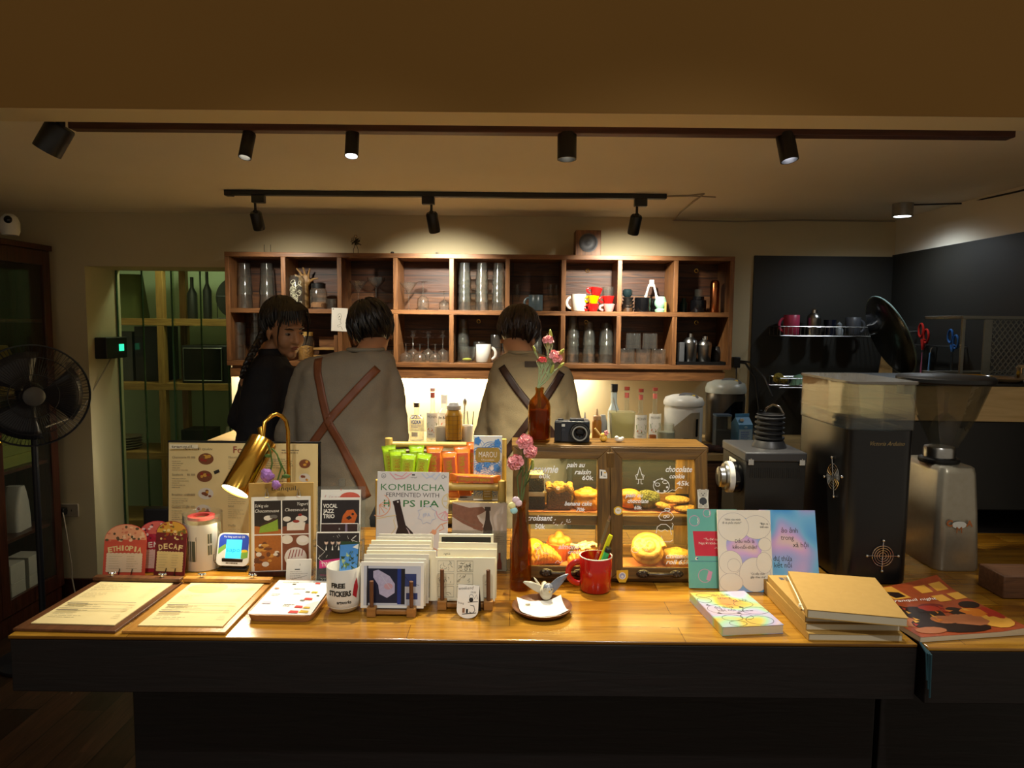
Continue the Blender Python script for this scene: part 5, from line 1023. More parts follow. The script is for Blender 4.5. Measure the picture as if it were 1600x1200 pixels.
# brass desk lamp
q0 = on(452, 850, Zt); yl = q0.y - .068; hA = at(411, 690, yl - .06); hB = at(367, 768, yl - .155); s = sc(hA)
bx = at(451, 760, yl).x; t = thing('desk_lamp', 'polished brass desk lamp with a tilted glowing cylinder shade', 'lamp', (bx, yl, Zt)); o = V((bx, yl, Zt))
mb = LA([(0, 0), (.042, 0), (.043, .004), (.04, .014), (.012, .018), (0, .018)], 36); mb.build('base', M['brass'], t)
top = at(450, 672, yl); c2 = at(440, 650, yl - .01); c3 = at(424, 650, yl - .03); c4 = at(413, 660, yl - .045)
pth = [V((0, 0, .016)), top - o, at(447, 658, yl - .003) - o, c2 - o, at(432, 647, yl - .02) - o, c3 - o, c4 - o, hA.lerp(hB, .02) - o]
mb = MB(); mb.tube(pth, .0062, 12); a = at(407, 668, yl - .05) - o; mb.tube([a, hA - o], [.009, .0095], 12); mb.build('arm', M['brass'], t, sharp=60)
d = hB - hA; L_ = d.length; qd = d.to_track_quat('-Z', 'Y').to_matrix().to_4x4(); qd.translation = hA - o; r = 21.5 * s
mb = MB(1, qd); mb.lathe([(0, .004), (r * .9, .004), (r, 0), (r, -L_), (r * .96, -L_), (r * .96, -.008), (0, -.008)], 44); mb.build('lamp_shade', M['brass'], t, sharp=50)
mb = MB(1, qd); mb.lathe([(r * .95, -L_ + .004), (r * .6, -L_ + .001), (0, -L_ - .001)], 36); mb.build('bulb_glow', glow('lamp_mouth', '#fff4da', 9), t)
e = hB + d.normalized() * .012; light('desk_lamp_beam', 'SPOT', tuple(e), 4.5, (1, .88, .6), aim=tuple(e + d + V((-.02, -.05, 0))), spot_size=R(150), spot_blend=.7, shadow_soft_size=.03)
# cake photo board with crocheted flowers
p, s = cb(441, 900); t = thing('cake_board', 'wooden board stand showing four cake photographs', 'display board', (p.x, p.y, Zt), R(7))
mb = MB(s, RO(R(-4), 4, 'X')); mb.box(-50, 48, 0, 2.5, 0, 146); mb.build('board', M['kraft'], t, .001); mb = MB(s); mb.box(-50, 48, -3, 14, 0, 9); mb.build('foot', M['cab'], t, .002)
mb = MB(s, RO(R(-4), 4, 'X') @ TR((0, -.12 * s, 0)) @ RO(R(90), 4, 'X')); mb.text('tranquil.', 4, 134, 10, 0, w=40); mb.build('board_lettering', [M['ink']], t)
def cakes(m):
    BR = lambda x0, y0, x1, y1, k: m.rect(x0, y0, x1, y1, k)
    BR(-41, 61, -1, 113, 1); BR(1, 61, 41, 113, 1); BR(-41, 4, -1, 59, 3); BR(1, 4, 41, 59, 2)
    m.poly([(-41, 61), (-1, 61), (-1, 68), (-41, 74)], 3); m.poly([(1, 61), (41, 61), (41, 76), (1, 72)], 2)
    m.text('Sương sáo', -30, 103, 7, 0, w=20, sh=.25); m.text('Chocomousse', -22, 95, 7, 0, w=36, sh=.25); m.disc(-20, 86, 7, 4, 4); m.disc(-34, 84, 6, 1, 5); m.disc(-12, 88, 6, 5, 3)
    m.poly([(-34, 63), (-5, 66), (-6, 84), (-14, 80), (-32, 73)], 6); m.poly([(-6, 84), (-14, 80), (-32, 73), (-30, 77), (-12, 86)], 7)
    m.text('Yogurt', 32, 105, 7, 0, w=17, sh=.25); m.text('Cheesecake', 22, 96, 7, 0, w=34, sh=.25); m.disc(30, 84, 9, 4, 5); m.poly([(8, 66), (34, 66), (36, 78), (22, 82), (8, 77)], 4); m.disc(22, 80, 5, 8, 2.4); m.disc(28, 90, 3, 8, 2); m.disc(8, 84, 6, 4, 4)
    r = random.Random(8)
    for i in range(26): m.disc(-21 + r.uniform(-17, 17), 30 + r.uniform(-23, 21), r.uniform(3, 7), (3, 9, 10, 4, 9)[i % 5], r.uniform(2, 4), 9)
    m.disc(8, 52, 9, 4, 7); m.disc(32, 50, 10, 4, 8); m.disc(32, 52, 8, 11, 5); m.disc(21, 24, 17, 4, 15); m.disc(21, 28, 15.5, 11, 11.5);
    for i in range(5): m.stroke([(10 + i * 5, 22 + i), (14 + i * 4.5, 36)], 1.3, 8)
PR = [M['paper'], pm('dark_photo', '#1e1713', '#2a201a', .5), pm('walnut_photo', '#8a4a28', '#6e381e', .5, scale=80), pm('amber_photo', '#b86c22', '#96521a', .5, scale=200), pm('cream_photo', '#ece4d4', '#ddd3c0', .5, scale=100), pm('grey_photo', '#6a6660'), pm('pistachio_photo', '#8fae34', '#7a982a', .6, scale=200), pm('choc_photo', '#3c2416'), pm('berry_photo', '#9c2c1c', '#862416'), pm('brown_crumb_photo', '#7a4420', '#5a3016', .6, scale=300), pm('gold_crumb_photo', '#dca24c', '#c48a38', .6, scale=300), pm('milk_photo', '#f4efe6', '#e2d6c8')]
o = sheet('photo_sheet', PR, 88, 119, s, t, draw=cakes); o.matrix_local = TR((0, -2.2 * s, 6 * s)) @ RO(R(86), 4, 'X')
mb = MB(s, RO(R(-4), 4, 'X')); mb.box(-46, 42, -2, -.1, 6, 124.6); mb.build('photo_pad', M['ivory'], t)
for x in (-22, 26):
    mb = MB(s, RO(R(-4), 4, 'X')); mb.tube([(x - 3, -3, 125), (x, -4, 139), (x + 3, -3, 125)], .8, 6); mb.tube([(x - 3, -3, 125), (x + 3, -3, 125)], 1.4, 8); mb.build('clip', M['chrome'], t)
p2 = at(421, 742, p.y - .02); LIL = pm('lilac_wool', '#a878b8', '#8f5fa2', .9, scale=150, bump=.6); GRN = pm('green_wool', '#55702c', '#425a22', .9, scale=150, bump=.5)
t = thing('crochet_flowers', 'lilac crocheted flowers with green stems hanging over the cake board', 'flowers', p2); rr = random.Random(3)
def rose(c, r, par, m, n=16):
    mb = MB()
    for i in range(n):
        a = i * 2.4; k = .25 + .75 * i / n; cc = V((cos(a) * r * .6 * k, -r * .35 * (1 - k), sin(a) * r * .6 * k)); rot = (V((cos(a), -.9, sin(a)))).to_track_quat('Z', 'Y').to_matrix(); mb.ell(V(c) + cc, (r * .38, r * .34, r * .13), 10, 6, rot=rot)
    return mb.build('flower', m, par)
rose((-.004, -.008, .0), .026, t, LIL); rose((.021, -.012, -.024), .017, t, LIL)
mb = MB()
for a in ([(0, 0, .0), (.006, .006, .03), (.0, .01, .065), (-.008, .012, .085)], [(.02, 0, -.02), (.03, .008, .02), (.018, .01, .055), (.004, .012, .07)], [(.03, .006, -.012), (.04, .008, .004), (.022, .01, .045)]): mb.tube(a, .0022, 6)
mb.build('stem', GRN, t); mb = MB(); mb.ell((.044, .002, -.004), (.012, .003, .006), 10, 6); mb.ell((-.006, .01, .05), (.01, .003, .005), 10, 6); mb.build('leaf', GRN, t)
# white note card
p, s = cb(466, 912);
def note(m): m.text('1', 2, 27, 5, 1); m.rect(-6, 21, 2, 22.6, 1); m.lines(-13, 4, 14, 20, 5, 2, .14, 8); m.stroke([(-12, 6), (2, 10), (13, 12)], .4, 2)
sheet('note_card', [M['paper'], M['ink'], M['grey_ink']], 38, 37, s, draw=note, loc=p, lean=14, rz=R(6), t=.006, tagas=('small white card pad leaning below the cake photographs', 'card'))
# acrylic leaflet holder
p, s = cb(531, 911); y0 = p.y; t = thing('leaflet_holder', 'clear acrylic leaflet holder with three tiers', 'leaflet holder', (p.x, p.y, Zt), R(3)); tl = RO(R(-8), 4, 'X')
mb = MB(s, tl); mb.prism([(-38, 0), (38, 0), (38, 1.2), (-38, 1.2)], 0, 150); mb.box(-38, -36.8, -22, 0, 0, 70); mb.box(36.8, 38, -22, 0, 0, 70); mb.box(-38, 38, -22, 1, 0, 1.2); mb.build('back_plate', M['acrylic'], t)
for yy, z0, hh in ((-22, 1.2, 26), (-14, 36, 26), (-7, 66, 26)):
    mb = MB(s, tl); mb.box(-36.8, 36.8, yy, yy + .9, z0, z0 + hh); mb.box(-36.8, 36.8, yy + .9, -.1, z0, z0 + .8); mb.build('pocket', M['acrylic'], t)
mb = MB(s, tl); mb.box(-4, 6, -3, 3, 150.2, 161); mb.lathe([(0, 0), (4, 0), (4, 3), (0, 3.4)], 12, c=(1, 0, 160)); mb.build('clip', M['acrylic'], t)
def leaf(label, yy, z0, w, h, mats, draw, dx=0):
    mm = TR((p.x, p.y, Zt)) @ RO(R(3), 4, 'Z') @ tl @ TR((dx * s, yy * s, z0 * s)) @ RO(R(90), 4, 'X'); o = sheet('leaflet', mats, w, h, s, draw=draw, t=.0008); o.matrix_world = mm
    return tag(o, label, 'leaflet', 'leaflets in the acrylic holder')
BLKP, ORP, MAG = pm('near_black_print', '#1b1416', '#241b1c', .5), pm('orange_leaf_print', '#d96a1c', '#b34f12', .5, scale=200), pm('magenta_print', '#cf2f7c', '#bf2870', .5)
def d0(m): m.disc(14, 127 - 62, 16, 1, 9); m.text('Lissa', -14, 62, 11, 2, w=26, sh=.3); m.text('II', 0, 76, 5, 1)
leaf('white leaflet with a coral blot, at the very back', -1.4, 67.2, 62, 78, [M['paper'], pm('coral_print', '#d8604a'), pm('rose_print', '#d9a8a0')], d0)
def d1(m):
    m.rect(-29, 2, 29, 62, 1); m.text('VOCAL', -16, 50, 8.5, 0, w=22, bold=.03); m.text('JAZZ', -18.5, 42, 8.5, 0, w=17, bold=.03); m.text('TRIO', -18, 34, 8.5, 0, w=18, bold=.03)
    m.poly([(0, 20), (4, 38), (10, 46), (20, 47), (26, 38), (22, 26), (12, 18)], 2); m.poly([(8, 34), (14, 38), (18, 34), (13, 31)], 1); m.disc(19, 40, 2, 1)
leaf('white-edged leaflet reading VOCAL JAZZ TRIO', -3.4, 67.2, 62, 66, [M['paper'], BLKP, ORP], d1)
def d2(m): m.rect(-28, 0, 28, 56, 1); m.poly([(8, 0), (14, 0), (12, 56), (9, 56)], 3); m.text('hương', -10, 33, 10, 2, w=26); m.text('mùa', -14, 24, 10, 2, w=18); m.text('II', 0, 47, 4, 0)
leaf('dark brown leaflet with orange lettering', -10.5, 37, 58, 57, [M['paper'], pm('dark_brown_print', '#3a201a', '#2c1814', .5), ORP, pm('violet_beam_print', '#8a7a8e')], d2)
def d3(m):
    m.rect(-32, 0, 32, 78, 1); r = random.Random(2)
    for i in range(5): x = -18 + i * 9.5; m.poly([(x - 5, 38), (x + 5, 38), (x + 4, 60), (x - 4, 60)], 4); m.poly([(x - 1.2, 52), (x + 1.2, 52), (x, 60)], 0); m.disc(x, 64, 2.8, 3, 3.4); m.disc(x, 66.4, 3, 4, 2)
    m.poly([(-28, 24), (32, 33), (32, 43), (-28, 36)], 2); m.text('TIMELESS', -8, 29, 9, 0, w=34, bold=.03, rot=.13); m.text('R', 18, 34, 9, 4, bold=.02, rot=.13)
    m.stroke([(-32, 60), (-20, 50), (-30, 40), (-18, 30)], .7, 0); m.stroke([(28, 74), (20, 68), (30, 64)], .7, 0); m.text('FRIDAY', -20, 13, 4, 2); m.text('27 MAR', -12, 4, 8.5, 0, w=28, bold=.02); m.poly([(-8, 20), (2, 20), (-2, 26)], 2)
    for i in range(16): x, y = r.uniform(-30, 30), r.uniform(44, 76); m.stroke([(x, y), (x + r.uniform(-6, 6), y + r.uniform(-5, 5))], .35, 0)
leaf('magenta-banded leaflet reading TIMELESS', -19, 2.3, 66, 80, [M['paper'], BLKP, MAG, pm('face_print', '#d6b8a4'), pm('suit_print', '#0c0a0c')], d3)
# ------------------------------------------------------------ bamboo rack with snack bars
BAM = wood('pale_bamboo', '#d2b160', '#b8964a', 'x', .4, 4); BAMV = wood('pale_bamboo_post', '#d2b160', '#b8964a', 'z', .4, 4)
yf = 2.0; yr_ = 2.16; xl = at(593, 800, yf).x; xr = at(784, 800, yf).x; zt = at(690, 757, yf).z; zrear = at(599, 684, yr_).z
t = thing('bamboo_rack', 'pale bamboo rack holding snack bars behind the kombucha poster', 'rack', ((xl + xr) / 2, yf, Zt)); W = xr - xl; H = zt - Zt; q = lambda x: x - W / 2
def brod(p0, p1, r, m, nm): mb = MB(); mb.tube([p0, p1], r, 14); mb.build(nm, m, t, .001)
zfr = at(690, 750, yf).z - Zt
for x in (0, W): brod((q(x), 0, 0), (q(x), 0, zfr), .0115, BAMV, 'post'); brod((q(x), yr_ - yf, 0), (q(x), yr_ - yf, zrear - Zt), .0115, BAMV, 'post')
for z in (.03, H * .55, H - .006): brod((q(0) + .011, 0, z), (q(W) - .011, 0, z), .011, BAM, 'rail'); brod((q(0) + .011, yr_ - yf, z), (q(W) - .011, yr_ - yf, z), .009, BAM, 'rail')
brod((q(0) + .011, yr_ - yf, zrear - Zt - .02), (q(W) - .011, yr_ - yf, zrear - Zt - .02), .009, BAM, 'rail')
for z in (.042, H * .55 + .011): mb = BX(q(0) + .012, q(W) - .012, .0, yr_ - yf, z, z + .005); mb.build('shelf_board', BAM, t, .001)
zfl = H - .055; mb = BX(q(0) + .012, q(W) - .012, .012, yr_ - yf - .01, zfl - .006, zfl); mb.build('tray_floor', BAM, t, .001)
zb = Zt + zfl + .0006
# stacked dark coasters on the middle shelf
for k in range(7):
    mb = BX(-.05, .05, -.04, .04, 0, .0045); tag(mb.build('dark_coaster', pm('dark_coaster', '#3a342c', '#2a251f', .6), bev=.001, loc=(xr - .08 + .002 * (k % 3), yf + .07, Zt + H * .55 + .0166 + k * .0049)), ORD[k + 1] + ' dark coaster from the bottom of the pile in the bamboo rack', 'coaster', 'coasters piled in the bamboo rack')
LIME = pm('lime_wrapper', '#9fc21f', '#7ea312', .22, scale=40, bump=.25, coat=.4); ORW = pm('orange_wrapper', '#dd7a2a', '#c9621a', .22, scale=40, bump=.25, coat=.4); COR = pm('coral_wrapper_panel', '#c9603c', '#b8502e', .3, scale=40); GOLD = pm('gold_foil_print', '#d3b13e', '#b8962c', .25, .5, scale=60)
def bar(label, px, py_top, w, L, m, panel, tilt=0, lean=10, Y=2.06, rz=0, group=None, flat=None):
    p = at(px, py_top, Y); s = sc(p); t = thing('snack_bar', label, 'snack bar', (p.x, Y, zb + .0035), rz, group)
    b = p.z - zb; Lm = L * s; wv = w * s / 2; M0 = TR((-sin(R(tilt)) * Lm * .5 * 0, 0, 0)) @ RO(R(tilt), 4, 'Y') @ RO(R(-lean), 4, 'X')
    if flat: M0 = TR((0, 0, .011)) @ RO(R(92), 4, 'Y') @ RO(R(8), 4, 'Z')
    mb = MB(1, M0); prof = [(0, .0012, 1.04), (.05, .0014, 1.03), (.09, .006, .97), (.16, .0105, .93), (.5, .011, .93), (.84, .0105, .93), (.91, .006, .97), (.95, .0014, 1.03), (1, .0012, 1.04)]
    n = 20; rings = [[(wv * ww * math.copysign(abs(cos(2 * pi * i / n)) ** .6, cos(2 * pi * i / n)), th * math.copysign(abs(sin(2 * pi * i / n)) ** .8, sin(2 * pi * i / n)), Lm * f) for i in range(n)] for f, th, ww in prof]
    mb.loft(rings); mb.build('wrapper', m, t, sharp=60)
    f = MB(1, M0 @ TR((0, -.0114, 0)) @ RO(R(90), 4, 'X')); f.rect(-wv * .72, Lm * .14, wv * .72, Lm * .86, 0)
    f.text('THANH BAR', 0 + wv * .28, Lm * .5 , wv * .8, 1, w=Lm * .6, rot=pi / 2, bold=.02); f.lines(-wv * .5, Lm * .18, wv * .5, Lm * .82, 22, 1, .35, int(px), (.5, 1)); f.build('print', [panel, GOLD], t); return t
GP = pm('lime_print_panel', '#aac22c', '#98b220', .3)
for i, (px, py, w, L, ti, le, Y, l) in enumerate(((608, 692, 22, 74, -8, 8, 2.11, 'outermost lime snack bar by the tall bamboo post'), (620, 690, 27, 74, -4, 10, 2.06, 'broad lime snack bar, second from the tall post'), (636, 694, 24, 72, 3, 10, 2.03, 'lime snack bar between two taller ones'), (650, 689, 24, 74, -2, 8, 2.11, 'lime snack bar standing behind the others'), (659, 696, 23, 72, 9, 10, 2.04, 'leaning lime snack bar next to the orange ones'))):
    bar(l, px + (-ti * .9), py, w, L, LIME, GP, ti, le, Y, group='lime snack bars')
for px, py, w, L, ti, le, Y, l in ((678, 689, 26, 74, 0, 8, 2.1, 'orange snack bar next to the lime ones'), (702, 697, 25, 74, -4, 10, 2.045, 'low orange snack bar leaning in the middle'), (722, 690, 26, 78, -2, 10, 2.07, 'tall orange snack bar beside the chocolate box'), (737, 684, 16, 80, -1, 6, 2.11, 'narrow orange snack bar edge behind the chocolate box')):
    bar(l, px + (-ti * .9), py, w, L, ORW, COR, ti, le, Y, group='orange snack bars')
bar('dark-brown-ended snack bar lying behind the orange ones', 700, 689, 22, 60, pm('brown_wrapper', '#5a2c18', '#47210f', .3), COR, 0, 0, 2.128)
p = at(748, 752, yf - .0); s = sc(p); tb = bar('orange snack bar lying flat along the rack front', 744, 760, 13, 78, ORW, COR, flat=True, Y=2.03); tb.location = (at(740, 752, 2.005).x - .04 * 0, 2.0, Zt + H - .006 + .0165); tb.location.x = at(703, 752, 2.0).x
# chocolate box
p = at(762, 752, 2.04); s = sc(p)
def choc(m):
    r = random.Random(5)
    for i in range(9):
        for j in range(3):
            x = -20 + i * 5 + r.uniform(-1, 1); y = 8 + j * 22 + r.uniform(-6, 6)
            if -20 < x < 20:
                for k in range(3): m.stroke([(max(-21, min(21, x + (3 + 2 * k) * 2 * cos(a))), min(66, y + (3 + 2 * k) * sin(a))) for a in [pi * u / 8 for u in range(9)]], .5, 1)
    for x, y in ((-16, 62), (15, 60), (-14, 34), (14, 34), (-16, 14), (-1, 38)):
        for k in range(5): m.disc(x + 3 * cos(k * 1.26), y + 2.4 * sin(k * 1.26), 2.2, 1, n=9)
    m.poly([(-19, 38 + 5), (-16, 40), (16, 40), (19, 43), (19, 52), (16, 55), (-16, 55), (-19, 52)], 2); m.text('MAROU', 0, 45, 8.5, 0, w=28, bold=.01); m.text('Chocolate', 0, 41.6, 2.6, 0, w=20)
    m.poly([(-7, 1), (7, 1), (7, 19), (4, 21), (-4, 21), (-7, 19)], 2); m.text('MILK', 0, 13, 6, 0, w=10, bold=.03); m.lines(-5, 3, 5, 11, 3, 0, .5, 2, (.9, 1))
o = sheet('chocolate_box', [M['paper'], pm('sky_blue_print', '#4f94da', '#3f84cc', .5), pm('gold_print', '#bfa050', '#ae8f42', .35, .3)], 44, 67, s, t=.012, draw=choc, loc=(p.x, 2.03, zb), lean=4, tagas=('blue and white chocolate box with gold labels', 'box'))
o.location.z = zb + .0012; o.location.x = p.x; o.scale = (1, (at(762, 682, 2.04).z - zb) / (67 * s), 1)
# kombucha poster
p, s = cb(644, 889); p.y = min(p.y, 1.925)
def komb(m):
    hz = 160
    m.text('KOMBUCHA', 0, 130, 15, 1, w=104, bold=.01); m.text('FERMENTED WITH', 0, 119.5, 10, 2, w=86); m.text('H', -42, 104, 15, 1, bold=.03); m.text('PS IPA', 14, 104, 15, 1, w=58, bold=.01)
    m.text('tranquil', 1, 150, 4, 2, w=10); m.rect(-2, 154, 3, 156.5, 2); m.ring(-48, 153, 3.6, .6, 2); m.text('80', -48, 151, 4, 2); m.ring(49, 153, 2.2, .6, 2, 3); m.text('FI', 53, 151, 4, 2)
    M0 = lambda x, y: (x * cos(.22) - y * -sin(-.22) * -1, 0)
    a = R(-14); rt = lambda x, y: (-30 + x * cos(-a) - y * sin(-a) * -1, 112 + (y * cos(a) + x * sin(a)))
    bt = [(-6, 2), (6, 2), (6, -3), (5.4, -6), (6.4, -40), (15, -54), (17, -62), (17, -112), (-17, -112), (-17, -62), (-15, -54), (-6.4, -40), (-5.4, -6), (-6, -3)]
    rot = lambda x, y: (-26 + x * cos(.24) - y * sin(.24), 112 + x * sin(.24) + y * cos(.24)); m.poly([rot(x + 0, y) for x, y in bt], 3)
    m.poly([rot(x, y) for x, y in ((-17.2, -66), (17.2, -66), (17.2, -108), (-17.2, -108))], 4); m.text('KOMB', *rot(0, -74), 9, 3, w=30, rot=.24); m.text('UCHA', *rot(0, -83), 8, 3, w=26, rot=.24); m.poly([rot(x, y) for x, y in ((6, -44), (9, -48), (12, -58), (9, -58), (8, -50))], 5); m.disc(*rot(2, -1), 1.4, 0)
    for x, y, r, k, a0, a1 in ((-54, 106, 18, 6, -2, 1.1), (54, 98, 15, 7, pi, 2 * pi - .2), (60, 114, 12, 8, 0, 6.3)):
        m.stroke([(min(57.5, x + r * cos(a0 + (a1 - a0) * i / 16)), y + r * sin(a0 + (a1 - a0) * i / 16)) for i in range(17)], 1.4, k)
        for i in range(1, 6): q_ = a0 + (a1 - a0) * i / 6; m.stroke([(x, y), (min(57.5, x + r * .85 * cos(q_)), y + r * .85 * sin(q_))], 1.1, k)
    m.stroke([(-57, 84), (-40, 88), (-26, 90), (-30, 82), (-26, 70), (-36, 56), (-57, 54)], 1.2, 8); m.stroke([(57, 80), (46, 76), (34, 62), (28, 52), (30, 42), (44, 34), (57, 30)], 1.4, 6); m.disc(36, 64, 4, 6); m.stroke([(30, 62), (34, 68), (40, 66)], 1.2, 6); m.stroke([(48, 78), (52, 70), (44, 66)], 1.2, 6)
    m.stroke([(-38, 158), (-28, 148), (-14, 150), (-2, 158)], 1.6, 7); m.stroke([(-30, 156), (-18, 152), (-10, 159)], 1.4, 7)
    m.stroke([(14, 158), (22, 150), (30, 154), (36, 148), (44, 158)], 1.4, 9); m.stroke([(22, 158), (28, 152), (36, 158)], 1.2, 9)
    st = [(24 + (16 if i % 2 else 12) * cos(i * pi / 8), 92 + (16 if i % 2 else 12) * sin(i * pi / 8)) for i in range(16)]; m.stroke(st, .9, 9, True); m.text('IPA', 24, 88, 9, 9, sh=.1, rot=.15)
o = sheet('kombucha_poster', [pm('cool_white_card', '#d9d6d2', '#cfccc8', .7), pm('leaf_green_ink', '#3f7d46', '#37723e', .7), pm('charcoal_ink', '#4a4648'), pm('bottle_brown_print', '#2a1416', '#201012', .35), pm('label_print', '#d6cfc4'), pm('print_gleam', '#b9a8b0'), pm('orange_line_print', '#e2a27c'), pm('pink_line_print', '#e0a0a8'), pm('yellow_line_print', '#dcc890'), pm('blue_line_print', '#bcc6e0')], 116, 160, s * .96, t=.003, draw=komb, loc=(p.x, p.y, Zt), lean=9, rz=R(-1.5), tagas=('tall white KOMBUCHA poster with green letters and a brown bottle', 'poster'))
# bottle leaflet in an acrylic stand
p, s = cb(749, 886); p.y -= .03; t = thing('leaflet_stand', 'clear acrylic stand holding a leaflet of a hand and bottle', 'leaflet holder', (p.x, p.y, Zt), R(-1)); tl = RO(R(-6), 4, 'X')
mb = MB(s, tl); mb.box(-43, 43, .8, 2, 0, 106); mb.box(-43, 43, -1.6, -.6, 0, 62); mb.box(-43, 43, -1.6, 2, -.2, .0); mb.build('stand_plates', M['acrylic'], t); mb = MB(s); mb.box(-43, 43, 2, 14, 0, 1.2); mb.build('foot', M['acrylic'], t)
def bl(m):
    m.rect(-42, 58, 42, 103, 1); m.poly([(-42, 82), (-26, 72), (-8, 64), (2, 62), (6, 70), (0, 76), (-4, 84), (4, 88), (10, 92), (4, 98), (-16, 96), (-42, 103)], 2); m.poly([(-10, 64), (4, 60), (8, 64), (-2, 72)], 2); m.stroke([(-38, 84), (-14, 72), (0, 68)], .5, 5)
    m.poly([(6, 50), (20, 50), (20, 66), (16, 78), (15, 94), (10, 94), (9, 78), (6, 66)], 3); m.poly([(6, 3), (20, 3), (20, 58), (6, 58)], 3); m.rect(7, 18, 19, 40, 4); m.lines(8, 20, 18, 38, 5, 5, .4, 3); m.rect(8, 92, 17, 98, 3)
    m.lines(-36, 40, -8, 54, 5, 5, .18, 4); m.lines(24, 40, 40, 54, 5, 5, .18, 5); m.lines(-36, 14, -4, 34, 6, 5, .18, 6); m.poly([(-30, 3), (-24, 3), (-24, 10), (-26, 14), (-26, 20), (-29, 20), (-29, 14), (-30, 10)], 6); m.poly([(28, 3), (35, 3), (35, 12), (33, 20), (33, 28), (30, 28), (30, 20), (28, 12)], 6)
o = sheet('leaflet_sheet', [pm('grey_cream_paper', '#b9ae9c', '#aea390', .7), pm('pale_backdrop_print', '#c9bcae', '#b5a898', .6), pm('hand_print', '#8d5f48', '#6e4736', .6, scale=90), pm('bottle_print', '#3d2c22', '#2c1f18', .5), M['ivory'], M['grey_ink'], pm('small_bottle_print', '#6a3020', '#54241a', .5)], 84, 104, s, t, draw=bl); o.matrix_local = tl @ TR((0, -.0 * s, .3 * s)) @ RO(R(90), 4, 'X')
# ------------------------------------------------------------ wooden racks of prints
BLK2 = wood('beech_block', '#a9773c', '#8c5f2c', 'x', .5, 6); DOW = wood('walnut_dowel', '#6f4526', '#583419', 'z', .5, 6)
def print_rack(label, pxs, py, top_py, depth):
    p, s = cb(sum(pxs) / 2, py); t = thing('print_rack', label, 'rack', (p.x, p.y, Zt), 0, 'wooden print racks')
    for px in pxs:
        x = (px - sum(pxs) / 2) * s
        mb = MB(s); mb.box(x / s - 7, x / s + 7, -7, 7, 0, 14); mb.build('block', BLK2, t, .001); mb = MB(s); mb.tube([(x / s, 0, 14), (x / s - .5, 1.5, py - top_py - 2)], 3.2, 12); mb.build('dowel', DOW, t, .0006)
        mb = MB(s); mb.box(x / s - 5, x / s + 5, 7, depth / s, 2, 8); mb.build('runner', BLK2, t, .001)
    mb = MB(s); mb.box((pxs[0] - sum(pxs) / 2) + 7, (pxs[1] - sum(pxs) / 2) - 7, -3, 3, 3, 9); mb.build('crossbar', BLK2, t, .001)
    mb = MB(s); mb.box(-((pxs[1] - pxs[0]) / 2 + 8), (pxs[1] - pxs[0]) / 2 + 8, depth / s, depth / s + 5, 0, 60); mb.build('rear_rest', BLK2, t, .001)
    return p, s, t
p, s, t = print_rack('wooden rack crowded with framed photo prints', (581, 643), 962, 905, .17); zc_ = Zt + 8.6 * s
FRW = pm('white_frame', '#dcd6c6', '#d0cab9', .6)
def photo0(m): m.rect(-45, 4, 45, 66, 1); m.rect(-38, 8, 8, 62, 2); m.rect(8, 6, 18, 62, 3); m.poly([(-30, 58), (-22, 60), (-4, 50), (4, 38), (4, 24), (-8, 16), (-20, 22), (-22, 36), (-30, 48)], 4); m.disc(-6, 34, 7, 5, 5); m.stroke([(-18, 52), (-10, 40), (-2, 30)], .6, 1); m.rect(20, 34, 38, 54, 6); m.rect(22, 14, 40, 24, 6); m.stroke([(16, 54), (28, 40), (42, 36)], .5, 7); m.rect(14, 6, 20, 62, 7); m.rect(-40, 4, -38, 66, 7)
def simple(k): return lambda m: (m.rect(-46, 5, 46, 66, k), m.lines(-42, 58, 30, 64, 2, 7, .3, k))
PM_ = [M['paper'], pm('pale_wall_photo', '#c9ccd6', '#bcc0cc', .5), pm('navy_photo', '#1a1f3c', '#12162c', .4), pm('royal_photo', '#20388e', '#182c74', .4), pm('plastic_bag_photo', '#c2bcd4', '#9f98b8', .4, scale=150), pm('pinkish_photo', '#c49aa6'), pm('slate_blue_photo', '#34427a', '#2a3666', .4), pm('dark_edge_photo', '#17161c')]
gy = 0
for k in range(9):
    dyk = .013 + k * .0155; w = (99, 99, 104, 112, 106, 100, 100, 92, 92)[k]; h = (72, 74, 78, 80, 82, 84, 87, 90, 92)[k]; dx = (-1, 1, 2, 8, 4, 2, 3, 6, 8)[k]
    sheet('photo_print', PM_ if k == 0 else [FRW if k % 3 else M['ivory']] + PM_[1:], w, h, s * 1.0, t=.006 if k in (3, 6) else .003, draw=photo0 if k == 0 else simple((1, 6, 7, 2, 5)[k % 5]), loc=(p.x + dx * s, p.y + dyk, zc_), lean=6, rz=R((0, -1, .5, 1, -.6, .4, -.5, .6, .3)[k]),
          tagas=(('white-bordered print of a plastic bag at the front of the rack', 'print standing second in the photo rack', 'print standing third in the photo rack, poking out aside', 'broad framed print standing fourth in the photo rack', 'print standing fifth in the photo rack', 'ivory print standing sixth in the photo rack', 'thick framed print standing seventh in the photo rack', 'narrow print standing last but one in the photo rack', 'narrow dark print at the very back of the photo rack')[k], 'print', 'prints in the photo rack'))
p, s, t = print_rack('wooden rack holding cream comic cards', (691, 763), 951, 887, .12); zc_ = Zt + 8.6 * s
